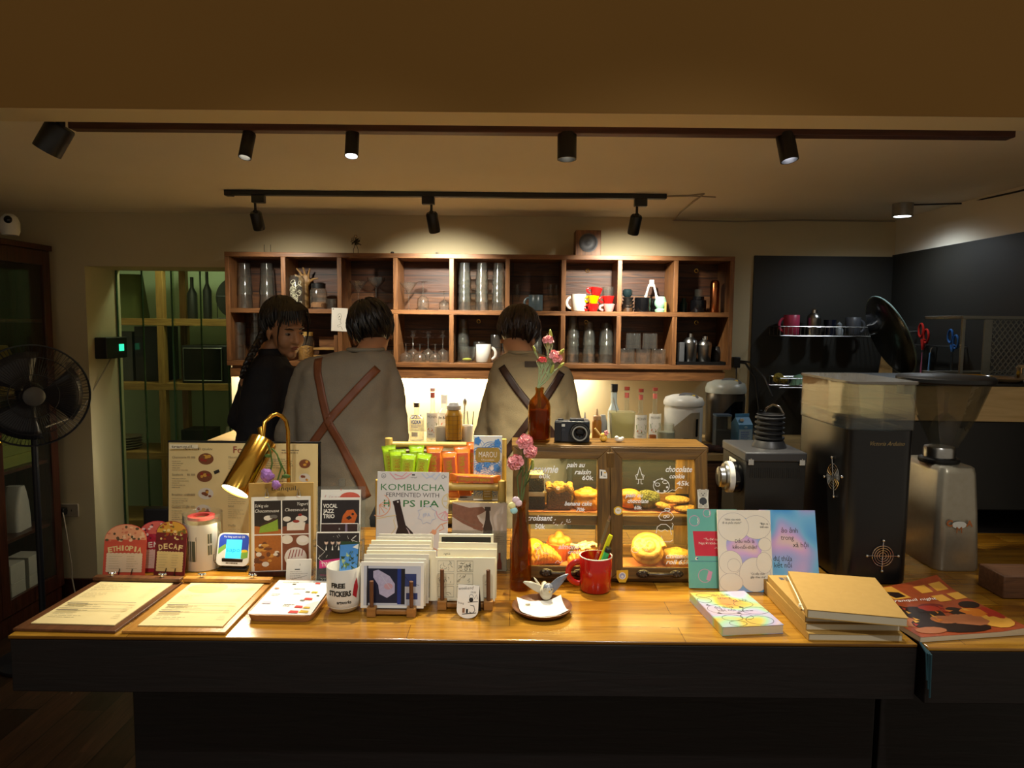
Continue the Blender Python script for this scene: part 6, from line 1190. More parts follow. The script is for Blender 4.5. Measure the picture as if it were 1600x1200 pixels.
def comic(m):
    r = random.Random(4)
    for i in range(2):
        for j in range(3):
            x, y = -31 + i * 30, 46 - j * 20; m.stroke([(x - 12, y), (x + 13, y), (x + 13, y + 17), (x - 12, y + 17)], .4, 1, True)
            for n in range((10, 26, 12, 9, 8, 6)[j * 2 + i]):
                a, b = x + r.uniform(-10, 10), y + r.uniform(2, 15); d = r.uniform(1.5, 5) if i == 0 else r.uniform(1, 3); th = r.uniform(0, 6) if (i, j) != (1, 1) else .8; pts = [(a + d * u * cos(th + u * .5), b + d * u * sin(th + u * .5)) for u in (-1, -.3, .3, 1)]
                if all(x - 12 < u < x + 13 and y < v < y + 17 for u, v in pts): m.stroke(pts, .45, 1)
    m.stroke([(32, 30), (34, 35), (37, 31), (38, 27), (31, 26)], .4, 1); m.lines(30, 4, 44, 7, 1, 1, .4, 3)
for k in range(4):
    w, h, dx = ((94, 68, -1), (94, 78, 1), (94, 85, 1), (88, 95, -2))[k]
    f = (comic, lambda m: (m.text('nghĩa', -32, 69, 5, 1, sh=.2), None), lambda m: None, lambda m: m.rect(-40, 6, 40, 91, 2))[k]
    sheet('comic_card', [M['ivory'], M['ink'], pm('black_print', '#17150f', '#201d16', .5)], w, h, s, t=.003 if k < 3 else .008, draw=f, loc=(p.x + dx * s, p.y + .015 + k * .017, zc_), lean=5, rz=R((0, 1, -1, .5)[k]), tagas=(('cream card drawn with six comic panels, front of its rack', 'plain cream card with small heading behind the comic panels', 'plain cream card third in the comic rack', 'dark-faced framed card at the back of the comic rack')[k], 'card', 'cards in the comic rack'))
# little tent card
p, s = cb(731, 963); t = thing('tent_card', 'little folded tent card with ink drawings and rounded foot', 'card', (p.x, p.y, Zt), R(-8))
def tent(m):
    m.text('weekend', -4, 43, 6.5, 1, w=24, sh=.2, rot=.1); m.text('15:00', 8, 38, 4, 1); m.disc(5, 28, 3.4, 1); m.ring(5, 33, 3, .6, 1); m.stroke([(0, 24), (16, 26)], 1, 1); m.stroke([(10, 30), (13, 36), (15, 30)], .6, 1); m.text('Tháng', -11, 21, 4, 1); m.stroke([(4, 20), (10, 19), (12, 12), (8, 8), (3, 10)], 1.0, 1); m.stroke([(-8, 6), (14, 9)], 1.2, 1); m.rect(-8, 8, -4, 15, 2); m.rect(-2, 8, 1, 14, 1)
mb = MB(s, TR((0, -8 * s, 0)) @ RO(R(72), 4, 'X')); pts = [(-17, 50), (-17, 12)] + [(-17 + 17 - 17 * cos(pi * i / 14), 12 - 12 * sin(pi * i / 14)) for i in range(1, 14)] + [(17, 12), (17, 50)]; mb.prism(pts[::-1], -.6, 0, 0); tent(mb); mb.build('front_flap', [M['paper'], M['ink'], pm('brown_ink', '#8a6244')], t)
mb = MB(s, TR((0, 23.5 * s, 0)) @ RO(R(108), 4, 'X')); mb.prism([(-17, 0), (17, 0), (17, 50), (-17, 50)], -.3, .3, 0); mb.build('rear_flap', M['ink'], t)
# sticker cup and plant card
p, s = cb(538, 951); t = thing('sticker_cup', 'white handleless cup lettered FREE STICKERS', 'cup', (p.x, p.y, Zt))
mb = LS(s, [(0, 0), (14, 0), (20, 2), (25, 9), (26.5, 18), (26.5, 69), (26, 70), (25, 69), (25, 18), (20, 6), (0, 4)], 44); mb.build('cup_body', M['white'], t, sharp=60)
def free(f): f.text('FREE', -3, 43, 10, 1, w=22, bold=.05); f.text('STICKERS', -1, 30, 11, 1, w=36, bold=.05); f.stroke([(-18, 28), (14, 29)], .6, 1); f.text('artworks', 6, 18, 7, 1, w=22, bold=.03); f.poly([(19, 30), (26, 24), (30, 40), (27, 56), (22, 46)], 2)
wrap(t, s, 26.5, 10, 11, [M['white'], M['ink'], pm('cherry_print', '#b8202c', '#a81a26', .4)], 'lettering', -150, -30, free)
o = MB(s);
def plant(m):
    r = random.Random(6); m.poly([(-15, 30), (-17, 62), (14, 64), (14, 30)], 1); m.poly([(4, 60), (14, 64), (14, 58)], 4)
    for i in range(70): x, y = r.uniform(-15, 13), r.uniform(8, 52); m.poly([(x, y), (x + r.uniform(-4, 4), y + r.uniform(2, 6)), (x + r.uniform(-2, 6), y + r.uniform(-1, 5))], r.choice((2, 3, 2, 3, 5))) if y < 44 + (x + 15) * .6 else None
    for i in range(14): m.disc(r.uniform(-14, 6), r.uniform(10, 30), 1.6, 6, n=7)
sheet('plant_card', [pm('deep_green_photo', '#2f4a26', '#22381a', .5), pm('sky_photo', '#4f8fd0', '#4080c4', .5), pm('leaf_photo', '#567a34', '#466828', .5), pm('dark_leaf_photo', '#24401e'), M['paper'], pm('pale_leaf_photo', '#a8c08a'), pm('rust_bloom_photo', '#b0603a')], 31, 66, s, draw=plant, loc=(p.x + 4 * s, p.y + .012, Zt + 38 * s), lean=14, rz=R(-6), tagas=('photo card of succulents and blue sky standing in the sticker cup', 'card'))
bpy.data.objects['plant_card'].location.z = Zt + 14 * s; bpy.data.objects['plant_card'].scale = (.96, 1.36, 1); bpy.data.objects['plant_card'].location.y = p.y - .004
# wooden tray with a doodled sheet
a, W, L, rz = board((382, 972), (488, 974), (424, 915)); t = thing('paper_tray', 'small wooden tray holding a doodled order sheet', 'tray', a, rz)
def rr4(x0, y0, x1, y1, r, n=5): return [(cx_ + r * cos(a0 + pi / 2 * i / n), cy_ + r * sin(a0 + pi / 2 * i / n)) for cx_, cy_, a0 in ((x1 - r, y0 + r, -pi / 2), (x1 - r, y1 - r, 0), (x0 + r, y1 - r, pi / 2), (x0 + r, y0 + r, pi)) for i in range(n + 1)]
mb = MB(); A = rr4(.006, .006, W - .006, L - .006, .02); B_ = rr4(0, 0, W, L, .026); C_ = rr4(.004, .004, W - .004, L - .004, .022)
mb.loft([[(x, y, 0) for x, y in A], [(x, y, .017) for x, y in B_], [(x, y, .017) for x, y in C_], [(x, y, .005) for x, y in rr4(.01, .01, W - .01, L - .01, .018)]]); mb.build('tray_body', wood('oak_tray', '#b98552', '#9c6c3e', 'x', .45, 6), t)
m = MB(1, TR((.006, .006, .0175)) @ RO(R(1), 4, 'X')); w_, l_ = W - .012, L - .02; m.box(0, w_, 0, l_, -.001, 0, 0); X = lambda u: u * w_; YY = lambda v: v * l_
m.lines(X(.1), YY(.9), X(.4), YY(.95), 1, 2, .3, 2); m.lines(X(.1), YY(.5), X(.32), YY(.58), 2, 1, .35, 3); m.lines(X(.46), YY(.55), X(.6), YY(.6), 2, 2, .3, 4); m.lines(X(.45), YY(.2), X(.66), YY(.28), 2, 2, .3, 5); m.lines(X(.4), YY(.7), X(.62), YY(.74), 1, 2, .3, 6)
for x, y, r, k in ((.74, .9, .007, 3), (.8, .62, .008, 4), (.68, .63, .006, 2), (.78, .42, .011, 3), (.7, .38, .006, 5), (.72, .2, .01, 3), (.86, .18, .008, 4), (.7, .06, .012, 3), (.86, .07, .011, 4), (.14, .3, .011, 6), (.1, .72, .006, 7), (.34, .86, .005, 2), (.9, .52, .004, 1)): m.poly([(X(x) - r, YY(y) - r * .5), (X(x) + r, YY(y) - r * .6), (X(x) + r * .9, YY(y) + r * .5), (X(x) - r * .8, YY(y) + r * .7)], k)
m.build('order_sheet', [M['paper'], M['ink'], M['grey_ink'], pm('red_doodle', '#c8362e'), pm('yellow_doodle', '#dcb42e'), pm('grey_doodle', '#85817a'), pm('lilac_doodle', '#c4b4c4'), pm('orange_doodle', '#d88a5a')], t)
# slender amber bottle with pink carnations
p, s = cb(813, 919); t = thing('amber_vase_bottle', 'slender amber glass bottle used as a carnation vase', 'bottle', (p.x, p.y, Zt))
mb = LS(s, [(0, 0), (15, 0), (17, 2.5), (17, 64), (15.5, 76), (11, 94), (8, 108), (7, 122), (7, 134), (8.2, 135), (8.2, 139), (6.2, 139), (5.8, 122), (9.5, 94), (15.8, 64), (15.8, 4), (0, 3)], 36); mb.build('bottle_body', M['amber'], t, sharp=60)
pp = at(804, 789, p.y - .018); mb = MB(sc(pp))
for x, y, k in ((2, 8, 0), (-4, -1, 1), (-1, -9, 2), (6, 3, 0)): mb.ell((x, 0, y), (6, 2.4, 5.5), 12, 7, k)
tag(mb.build('pastel_charm', [pm('pale_pink_plastic', '#ecd2dc'), pm('pale_yellow_plastic', '#efe9a2'), pm('pale_aqua_plastic', '#a6dce0')], loc=pp), 'pastel plastic charm clipped to the slender amber bottle neck', 'charm')
PINK = pm('pink_petal', '#f4b0b0', '#e88f94', .6, scale=60); STEM = pm('grey_green_stem', '#5f7040', '#4a5a30', .6); BUD = pm('yellow_green_bud', '#b8bf62', '#9aa648', .6); PALE = pm('pale_stem', '#a9b98c', '#94a678', .6)
def bloom(mb, c, r, n, k, seed):
    q_ = random.Random(seed)
    for i in range(n):
        a = i * 2.4; f = sqrt((i + .5) / n); d = V((cos(a) * f, sin(a) * f, 1.15 - f)).normalized(); rot = d.to_track_quat('Z', 'Y').to_matrix(); cc = V(c) + V((cos(a) * f * r * .72, sin(a) * f * r * .72, (1 - f) * r * .55))
        pts = []; m_ = 9
        u = rot @ V((1, 0, 0)); v = rot @ V((0, 1, 0))
        ring = [cc + (u * cos(2 * pi * j / m_) + v * sin(2 * pi * j / m_)) * r * .38 * (1 + .22 * q_.uniform(-1, 1)) + d * r * .18 * q_.uniform(0, 1) for j in range(m_)]
        mb.add([cc - d * r * .1] + ring, [(0, 1 + j, 1 + (j + 1) % m_) for j in range(m_)], k)
def stalk(label, pts, head, r, base, color=PINK, name='carnation', lean=(0, 0, 1), seed=1, group='pink carnations', bud=False, stem=STEM):
    t = thing(name, label, 'flower', base, 0, group); B0 = V(base); mb = MB(); mb.tube([V(x) - B0 for x in pts], .0019, 7)
    for i in range(2, len(pts) - 1): c = V(pts[i]) - B0; mb.tube([c, c + V((.012 * (-1) ** i, -.004, .02)), c + V((.016 * (-1) ** i, -.006, .034))], [.0022, .0017, .0004], 5)
    mb.build('stem', stem, t); h = V(head) - B0; L_ = V(lean).normalized(); rot = L_.to_track_quat('Z', 'Y').to_matrix().to_4x4(); rot.translation = h
    mb = MB(1, rot); mb.lathe([(0, -r * 1.5), (r * .2, -r * 1.4), (r * .36, -r * .8), (r * .34, -r * .1), (0, -r * .1)], 10); mb.build('calyx', BUD if bud else stem, t)
    mb = MB(1, rot)
    if bud: mb.ell((0, 0, r * .05), (r * .26, r * .26, r * .5), 10, 7)
    else: bloom(mb, (0, 0, 0), r, 22, 0, seed)
    mb.build('petals', color, t)
b0 = V((p.x, p.y, Zt + 60 * s))
for l, hx, hy, dY, ln, rad in (('topmost pink carnation drooping above the slender bottle', 820, 690, -.02, (.1, -.5, .7), 13), ('lower pink carnation leaning over the bottle neck', 805, 722, -.03, (-.5, -.6, .5), 13), ('pink carnation tucked close beneath the topmost one', 829, 705, -.03, (.3, -.6, .4), 11)):
    hp = at(hx, hy, p.y + dY); st = hp - V(ln).normalized() * rad * s * 1.4; b0 = V((p.x + (hx - 818) * .0002, p.y + .003 * (hy % 3 - 1), Zt + 60 * s)); stalk(l, [b0, at(813 + (hx - 818) * .1, 790, p.y), at(812 + (hx - 812) * .55, 745, p.y + dY * .4), st], hp, rad * s * 1.15, tuple(b0), lean=ln, seed=hx)
for l, hx, hy in (('green carnation sprig with a closed bud beside the pink blooms', 832, 722), ('thin green carnation sprig, closed bud, close to the bottle neck', 823, 745)):
    hp = at(hx, hy, p.y); b0 = V((p.x + .003 * (hx % 2), p.y + .005, Zt + 60 * s)); stalk(l, [b0, at(813 + 2 * (hx % 2), 790, p.y + .004), at(820, 760, p.y - .01), hp], hp, 8 * s, tuple(b0), color=BUD, bud=True, group='green carnation sprigs', name='carnation_bud')
# dish, napkin and ceramic bird
p, s = cb(847, 955); t = tag(MB(s).lathe([(0, 0), (36, 0), (45, 7), (47, 10), (45.5, 10.5), (36, 3.5), (0, 3.5)], 48).build('wooden_dish', wood('walnut_dish', '#7a4a2c', '#5c3520', 'x', .4, 6), loc=(p.x, p.y, Zt), sharp=50), 'round walnut dish with a napkin and a ceramic bird', 'dish')
mb = MB(s, RO(R(8), 4, 'Z')); n = 14; vs = []
for i in range(n + 1):
    for j in range(n + 1):
        x, y = -36 + 72 * i / n, -30 + 60 * j / n; d = sqrt(x * x + y * y); z = 4.1 + max(0, d - 33) * .62 + .5 * sin(x * .2) * cos(y * .17) + max(0, -y - 22) * .0; vs.append((x, y, z))
mb.add(vs, [(i * (n + 1) + j, (i + 1) * (n + 1) + j, (i + 1) * (n + 1) + j + 1, i * (n + 1) + j + 1) for i in range(n) for j in range(n)]); mb.z = 5.4; mb.text('tranquil', -20, 8, 5, 1); mb.rect(-24, 14, -16, 18, 1)
tag(mb.build('paper_napkin', [M['paper'], M['grey_ink']], loc=(p.x, p.y, Zt + .0006)), 'white paper napkin spread on the walnut dish', 'napkin')
p2 = on(851, 933, Zt + 6 * s); t = thing('bird_figurine', 'grey and white glazed ceramic bird with raised wings', 'figurine', (p2.x, p2.y, Zt + 6.3 * s), 0)
BG, BW = pm('blue_grey_glaze', '#7c828e', '#666c78', .2, scale=60, coat=.5), pm('pale_bird_glaze', '#cfc8b4', '#b8b09a', .25, scale=60, coat=.5)
mb = MB(s); mb.ell((2, -3, 9), (11, 15, 9.5), 20, 12, rot=RO(R(20), 3, 'X')); mb.ell((5, -12, 18), (8.5, 8.5, 8.5), 16, 10); mb.ell((2, -9, 13), (9, 9, 8)); mb.ell((0, 12, 13), (6, 12, 3), rot=RO(R(25), 3, 'X')); remesh(mb.build('bird_body', BW, t), .0012, 6)
mb = MB(s); mb.ell((5, -11.4, 19.5), (8.5, 8.4, 7.8), 16, 10); mb.build('crown', BG, t)
mb = MB(s); mb.tube([(6.5, -19.5, 17), (7, -24, 15.4)], [1.7, .2], 8); mb.build('beak', pm('ochre_beak', '#b98f3a'), t)
for x in (1.2, 10): mb = MB(s); mb.ell((x, -18.2, 19.4), 1.1, 8, 6); mb.build('eye', M['black_gloss'], t)
def wing(side, pts, ridges):
    mb = MB(s); ring = []
    for (x, y, z), (wx, wz) in pts: ring.append([(x - wx, y - 1.2, z - wz), (x, y - 2, z), (x + wx, y - 1.2, z + wz), (x + wx, y + 1.2, z + wz), (x, y + 1.2, z), (x - wx, y + 1.2, z - wz)])
    mb.loft(ring); mb.build('wing', BG if side > 0 else BW, t, sharp=70)
wing(1, [((8, 0, 10), (3, -6)), ((16, 2, 18), (4, -6)), ((24, 4, 26), (4.5, -4)), ((33, 5, 34), (3, -1.5)), ((38, 5, 37), (.5, -.3))], 5)
wing(-1, [((-4, 2, 10), (-3, -5)), ((-14, 3, 15), (-3.5, -5)), ((-24, 4, 20), (-3.5, -3.5)), ((-34, 5, 23), (-1, -1))], 5)
wing(-1, [((-6, 6, 14), (-4, 3)), ((-12, 8, 22), (-4, 3)), ((-16, 9, 28), (-2, 1.5))], 4)
# red mug and pens
p, s = cb(930, 921); t = mug('pen_mug', 'glossy red mug holding pens and a ruler', 25.5 * s, 55 * s, M['red'], -1, (p.x, p.y, Zt), r2=24 * s, hd=1.15)
mb = LS(s, [(24.2, 54.9), (24.2, 12), (23, 6.6), (0, 6.4)], 40); mb.lathe([(25.6, 54), (25.6, 55.2), (23.9, 55.2), (23.9, 54)], 40); mb.build('white_lining', M['white'], t)
def pen(name, label, base, tip, w, m, cap, cat, flat=1, capf=.3, lab=None):
    a = V((p.x, p.y, Zt)) + V(base) * s; b = V((p.x, p.y, Zt)) + V(tip) * s; d = (b - a); L_ = d.length; q_ = d.to_track_quat('Z', 'Y').to_matrix().to_4x4(); t = thing(name, label, cat, a, 0); r = w * s / 2
    mb = MB(1, q_); mb.loft([[(r * math.copysign(abs(cos(u)) ** .7, cos(u)), r * flat * math.copysign(abs(sin(u)) ** .7, sin(u)), z) for u in [2 * pi * i / 16 for i in range(16)]] for z in (0, L_ * (1 - capf))]); mb.build('barrel', m, t)
    mb = MB(1, q_); mb.loft([[(r * 1.06 * k * math.copysign(abs(cos(u)) ** .7, cos(u)), r * 1.06 * k * flat * math.copysign(abs(sin(u)) ** .7, sin(u)), z) for u in [2 * pi * i / 16 for i in range(16)]] for z, k in ((L_ * (1 - capf), 1), (L_ * .97, 1), (L_, .85))]); mb.build('cap', cap, t); return t
pen('highlighter', 'fat mint green highlighter leaning in the red mug', (-2, -2, 8), (19, -6, 69), 15, pm('mint_plastic', '#35c26a', '#2cb05e', .35), M['black'], 'highlighter', .6, .1)
pen('highlighter', 'slim yellow highlighter behind the mint one', (-6, 3, 8), (23, 3, 86), 8, pm('lemon_plastic', '#d8da1c', '#c8ca14', .35), pm('lemon_plastic', '#d8da1c'), 'highlighter', .8, .25)
a = V((p.x, p.y, Zt)) + V((-12, 2, 8)) * s; b = V((p.x, p.y, Zt)) + V((22, 6, 116)) * s; d = b - a; q_ = d.to_track_quat('Z', 'Y').to_matrix().to_4x4(); mb = MB(1, q_); mb.box(-5.5 * s, 5.5 * s, -.0006, .0006, 0, d.length);
for i in range(30): mb.box(-5.4 * s, (-3.6 if i % 5 else -2) * s, -.0008, -.0006, d.length * (i + .5) / 31, d.length * (i + .5) / 31 + .0004, 1)
tag(mb.build('clear_ruler', [M['acrylic'], M['ink']], loc=a), 'clear plastic ruler standing tilted in the red mug', 'ruler')
# ------------------------------------------------------------ pastry case
CASEW = wood('stained_case_wood', '#7d5a22', '#46300f', 'x', .4, 5); CASEV = wood('stained_case_upright', '#7d5a22', '#46300f', 'z', .4, 5)
yb0 = on(955, 911, Zt).y; yt0 = yb0 + .065; xL = at(801, 800, yb0 + .03).x; xR = at(1107, 800, yb0 + .03).x; zT = at(955, 697, yt0).z; yBk = yb0 + .2
t = thing('pastry_case', 'two-door stained wooden pastry case with price lettering on its glass', 'display case', (xL, yb0, Zt)); W = xR - xL; H = zT - Zt; D = yBk - yb0
def fy(z): return .065 * z / H                        # the sloping front: depth of the face at height z
def cbx(nm, b, m=CASEW, par=None, bev=.0015): mb = BX(*b); return mb.build(nm, m, par or t, bev)
cbx('top_board', (-.004, W + .004, fy(H) + .0, D, H - .016, H)); cbx('bottom_board', (0, W, .012, D, 0, .014))
for x0 in (0, W - .014):
    mb = MB(1, TR((x0, 0, 0)) @ Mx((( 0, 0, 1, 0), (1, 0, 0, 0), (0, 1, 0, 0), (0, 0, 0, 1)))); mb.prism([(.014, .0145), (D, .0145), (D, H - .0165), (fy(H) + .012, H - .0165)], 0, .014); mb.build('side_panel', CASEV, t)
zsh = at(880, 803, yb0 + .06).z - Zt; cbx('shelf_board', (.0145, W - .0145, fy(zsh) + .02, D - .02, zsh - .012, zsh)); cbx('shelf_lip', (.0145, W - .0145, fy(zsh) + .0145, fy(zsh) + .0195, zsh - .026, zsh))
for z0, z1 in ((.0145, .05), (zsh - .03, zsh + .03), (H - .05, H - .0165)): cbx('rear_rail', (.0145, W - .0145, D - .014, D, z0, z1))
for x0 in (.0145, W / 2 - .02, W - .0545): cbx('rear_stile', (x0, x0 + .04, D - .014, D - .0005, .05, H - .05), CASEV)
mb = BX(.0145, W - .0145, D - .009, D - .007, .05, H - .05); mb.build('rear_pane', M['glass_dim'], t)
for x0 in (W / 2 - .01,): cbx('centre_post', (x0, x0 + .02, fy(H * .5) + .02, fy(H * .5) + .035, zsh, H - .0165), CASEV)
ang = math.atan(.065 / H); HL = sqrt(H * H + .065 ** 2)
SF = sc((xL + W / 2, yb0 + .03, 1.08))
def door(x0, x1, gl, gr, gt, gb, draw):
    """One sloping door: mitred frame, glass with chalk-marker writing, carved pull. Glass edges are in metres on the face."""
    w_ = x1 - x0; d = bpy.data.objects.new('door', None); COL.objects.link(d); d.parent = t; d.location = (x0, .0, .012); d.rotation_euler = (R(90) - ang, 0, 0); h = HL - .016
    mb = MB()
    for q4 in ([(0, 0), (w_, 0), (gr, gb), (gl, gb)], [(w_, h), (0, h), (gl, gt), (gr, gt)]): mb.prism(q4, -.018, 0, 0)
    for q4 in ([(0, h), (0, 0), (gl, gb), (gl, gt)], [(w_, 0), (w_, h), (gr, gt), (gr, gb)]): mb.prism(q4, -.018, 0, 1)
    fr = mb.build('door_frame', [CASEW, wood('stained_case_stile', '#7d5a22', '#46300f', 'y', .4, 5)], d, .0015)
    mb = BX(gl - .002, gr + .002, gb - .002, gt + .002, -.011, -.009, 0); mb.z = -.0088; draw(mb, gl, gt, .0)
    mb.build('door_glass', [M['acrylic'] if False else M['glass_dim'], M['white_ink']], d)
    c = (gl + gr) / 2; pl = bpy.data.objects.new('pull', None); mb = MB(); zc = gb * .48
    mb.tube([(c - .034, zc, .004), (c - .03, zc, .014), (c, zc, .019), (c + .03, zc, .014), (c + .034, zc, .004)], [.005, .0055, .006, .0055, .005], 10)
    for s_ in (-1, 1):
        mb.ell((c + s_ * .045, zc, .004), (.019, .011, .006), 16, 8)
        for k in range(7): a = k * .9; mb.ell((c + s_ * .045 + .011 * cos(a), zc + .006 * sin(a), .008), .0035, 8, 5)
    mb.build('door_pull', pm('dark_bronze', '#2e2620', '#5a5148', .3, .7, scale=150), d)
    return d
k = 1 / 1.0; fx = lambda px: at(px, 800, yb0 + .03).x - xL; fh = lambda py: (at(955, py, yb0 + .005 + .062 * (911 - py) / 214).z - Zt - .012) / cos(ang)
def Wr(m, px, py, txt, size, wpx=None, al='C', x0=0, sh=.35): m.text(txt, fx(px) - x0, fh(py), size * SF * 1.0, 1, al, w=wpx * SF if wpx else None, sh=sh, bold=.022)
def St(m, pts, x0, w=1.1): m.stroke([(fx(a) - x0, fh(b)) for a, b in pts], w * SF, 1)
def Rg(m, px, py, r, x0, ry=None, w=1): m.ring(fx(px) - x0, fh(py), r * SF, w * SF, 1, (ry or r) * SF)
def drawL(m, gl, gt, x0):
    Wr(m, 849, 739, 'brownie', 17, 47); Wr(m, 851, 748, '60k', 10, 18, sh=.1); Wr(m, 900, 730, 'pain au', 11, 30); Wr(m, 911, 741, 'raisin', 11, 26); Wr(m, 919, 750, '60k', 10, 18, sh=.1)
    Wr(m, 904, 790, 'banana cake', 9.5, 43); Wr(m, 908, 799, '70k', 8, 15); Wr(m, 844, 814, 'croissant', 12, 40); Wr(m, 844, 827, '50k', 11, 16, sh=.1); Wr(m, 890, 858, 'almond', 11, 34); Wr(m, 905, 865, 'croissant', 8, 34)
    Rg(m, 840, 854, 5, x0); St(m, [(836, 856), (840, 858), (844, 854)], x0, .8); St(m, [(840, 860), (838, 868), (843, 868), (841, 876)], x0, .8); St(m, [(845, 858), (850, 864), (858, 866)], x0, .8)
    r = random.Random(1)
    for i in range(12): a, b = r.uniform(864, 892), r.uniform(813, 822); St(m, [(a, b), (a + 2, b - 1.5)], x0, .9)
    St(m, [(868, 880), (872, 876), (876, 880), (880, 876)], x0, .8); Rg(m, 872, 763, 2.2, x0)
def drawR(m, gl, gt, x0):
    Wr(m, 1063, 736, 'chocolate', 13, 42, x0=x0); Wr(m, 1060, 746, 'cookie', 10, 24, x0=x0); Wr(m, 1069, 757, '45k', 10, 20, x0=x0, sh=.1); Wr(m, 992, 776, 'pain au', 9.5, 28, x0=x0); Wr(m, 998, 785, 'chocolate', 9, 33, x0=x0); Wr(m, 998, 795, '60k', 8, 12, x0=x0, sh=.1)
    Wr(m, 1060, 871, 'cinnamon', 11, 38, x0=x0); Wr(m, 1060, 880, 'roll 65k', 10, 38, x0=x0)
    Rg(m, 1035, 758, 12.5, x0, 11); Rg(m, 1029, 756, 3.5, x0, 2.6); Rg(m, 1041, 752, 4, x0, 2.4)
    for a, b in ((1024, 752), (1040, 766), (1044, 760), (1036, 747), (1030, 766)): m.disc(fx(a) - x0, fh(b), 1.7 * SF, 1)
    St(m, [(1045, 768), (1052, 764), (1057, 765), (1062, 760), (1068, 761)], x0, .9)
    St(m, [(1001, 729), (998, 740), (995, 748), (1007, 748), (1004, 740), (1001, 729)], x0, 1); St(m, [(998, 740), (994, 742), (996, 747)], x0, .9); St(m, [(1004, 740), (1008, 742), (1006, 747)], x0, .9); St(m, [(999, 748), (999, 755), (997, 755)], x0, .9); St(m, [(1003, 748), (1003, 755), (1006, 755)], x0, .9)
    St(m, [(1030, 806), (1035, 799), (1043, 797), (1050, 800), (1054, 806), (1050, 811), (1040, 812), (1033, 811), (1030, 806)], x0, 1); Rg(m, 1040, 806, 2, x0); Rg(m, 1045, 805, 2, x0); Rg(m, 1044, 795, 4, x0, 2)
    St(m, [(1026, 832), (1028, 822), (1034, 818), (1042, 818), (1048, 823), (1050, 834)], x0, 1); St(m, [(1029, 826), (1034, 829), (1040, 826), (1045, 829)], x0, .9); St(m, [(1034, 836), (1036, 842), (1030, 845), (1048, 845), (1052, 842)], x0, .9); St(m, [(1051, 816), (1053, 818), (1051, 823), (1051, 826)], x0, 1)
    Rg(m, 1001, 848, 8.5, x0, 7); Rg(m, 993, 858, 5.5, x0, 4.5); St(m, [(1010, 855), (1012, 860), (1008, 858)], x0, .9); St(m, [(996, 848), (1000, 846), (1006, 849)], x0, .8)
xm = fx(954)
door(0, xm, fx(826), fx(934), fh(717), fh(884), drawL); x0R = xm + .001
d = door(x0R, W, fx(973) - x0R, fx(1087) - x0R, fh(717), fh(885), lambda m, a, b, c: drawR(m, a, b, x0R))
# stickers on the door stiles
def sticker(px, py, pts, mats, draw=None, par=t, S=SF):
    M0 = TR((fx(px), 0, .012)) @ RO(R(90) - ang, 4, 'X') @ TR((0, fh(py), .0003)); mb = MB(1, M0); mb.prism([(x * S, y * S) for x, y in pts], 0, .0004, 0); mb.z = .0005
    if draw: draw(mb, S)
    mb.build('sticker', mats, par)
YSTK = pm('yellow_sticker', '#e0b52c', '#d4a820', .5); BEIGE = pm('beige_sticker', '#d3bd8a', '#c6af7b', .5)
sticker(943, 740, [(-6, -7), (6, -7), (6, 0), (3, 6), (-6, 7)], [M['white'], M['ink'], YSTK], lambda m, S: (m.rect(-4 * S, -3 * S, -2 * S, 4 * S, 1), m.rect(1 * S, 1 * S, 4 * S, 3 * S, 2), m.lines(0, -5 * S, 5 * S, -1 * S, 2, 1)))
sticker(966, 797, [(8 * cos(i * pi / 6) * (1 if i % 2 else .85), 7 * sin(i * pi / 6)) for i in range(12)], [YSTK, M['white'], BEIGE], lambda m, S: (m.disc(0, 0, 5 * S, 1), m.disc(-1 * S, .6 * S, 1.4 * S, 2), m.disc(1 * S, .6 * S, 1.4 * S, 2)))
sticker(972, 898, [(-9, 8), (9, 9), (9, -2), (5, -10), (-5, -10), (-9, -3)], [YSTK, M['white'], pm('blue_grey_print', '#9aa4c8')], lambda m, S: (m.disc(0, 0, 5.5 * S, 1), m.disc(0, 0, 4 * S, 2), m.disc(0, -1 * S, 2 * S, 1)))
def bear(m, S):
    for x in (-5, 5): m.disc(x * S, 12 * S, 3 * S, 1)
    m.disc(0, 7 * S, 7 * S, 1, 6 * S); m.disc(0, -4 * S, 6 * S, 2, 6 * S); m.disc(-4 * S, -11 * S, 3 * S, 1); m.disc(4 * S, -11 * S, 3 * S, 1); m.disc(-2.4 * S, 8 * S, .8 * S, 2); m.disc(2.4 * S, 8 * S, .8 * S, 2); m.disc(0, 5.4 * S, 1.2 * S, 2)
sticker(1099, 777, [(-9, 14), (9, 14), (8, -2), (9, -15), (-8, -15), (-8, -2)], [M['white'], pm('bear_grey', '#c9c4b8'), pm('bear_dark', '#3a3c42')], bear)
# warm strip lights inside
for z, p_ in ((H - .021, 2.2), (zsh - .017, 2.0)):
    mb = BX(.03, W - .03, fy(z) + .024, fy(z) + .034, z - .004, z); mb.build('light_strip', glow('case_strip', '#ffd873', 5), t)
    light('case_light', 'AREA', (xL + W / 2, yb0 + fy(z) + .04, Zt + z - .006), p_, (1, .76, .26), aim=(xL + W / 2, yb0 + .16, Zt + z - .3), shape='RECTANGLE', size=W - .08, size_y=.012)
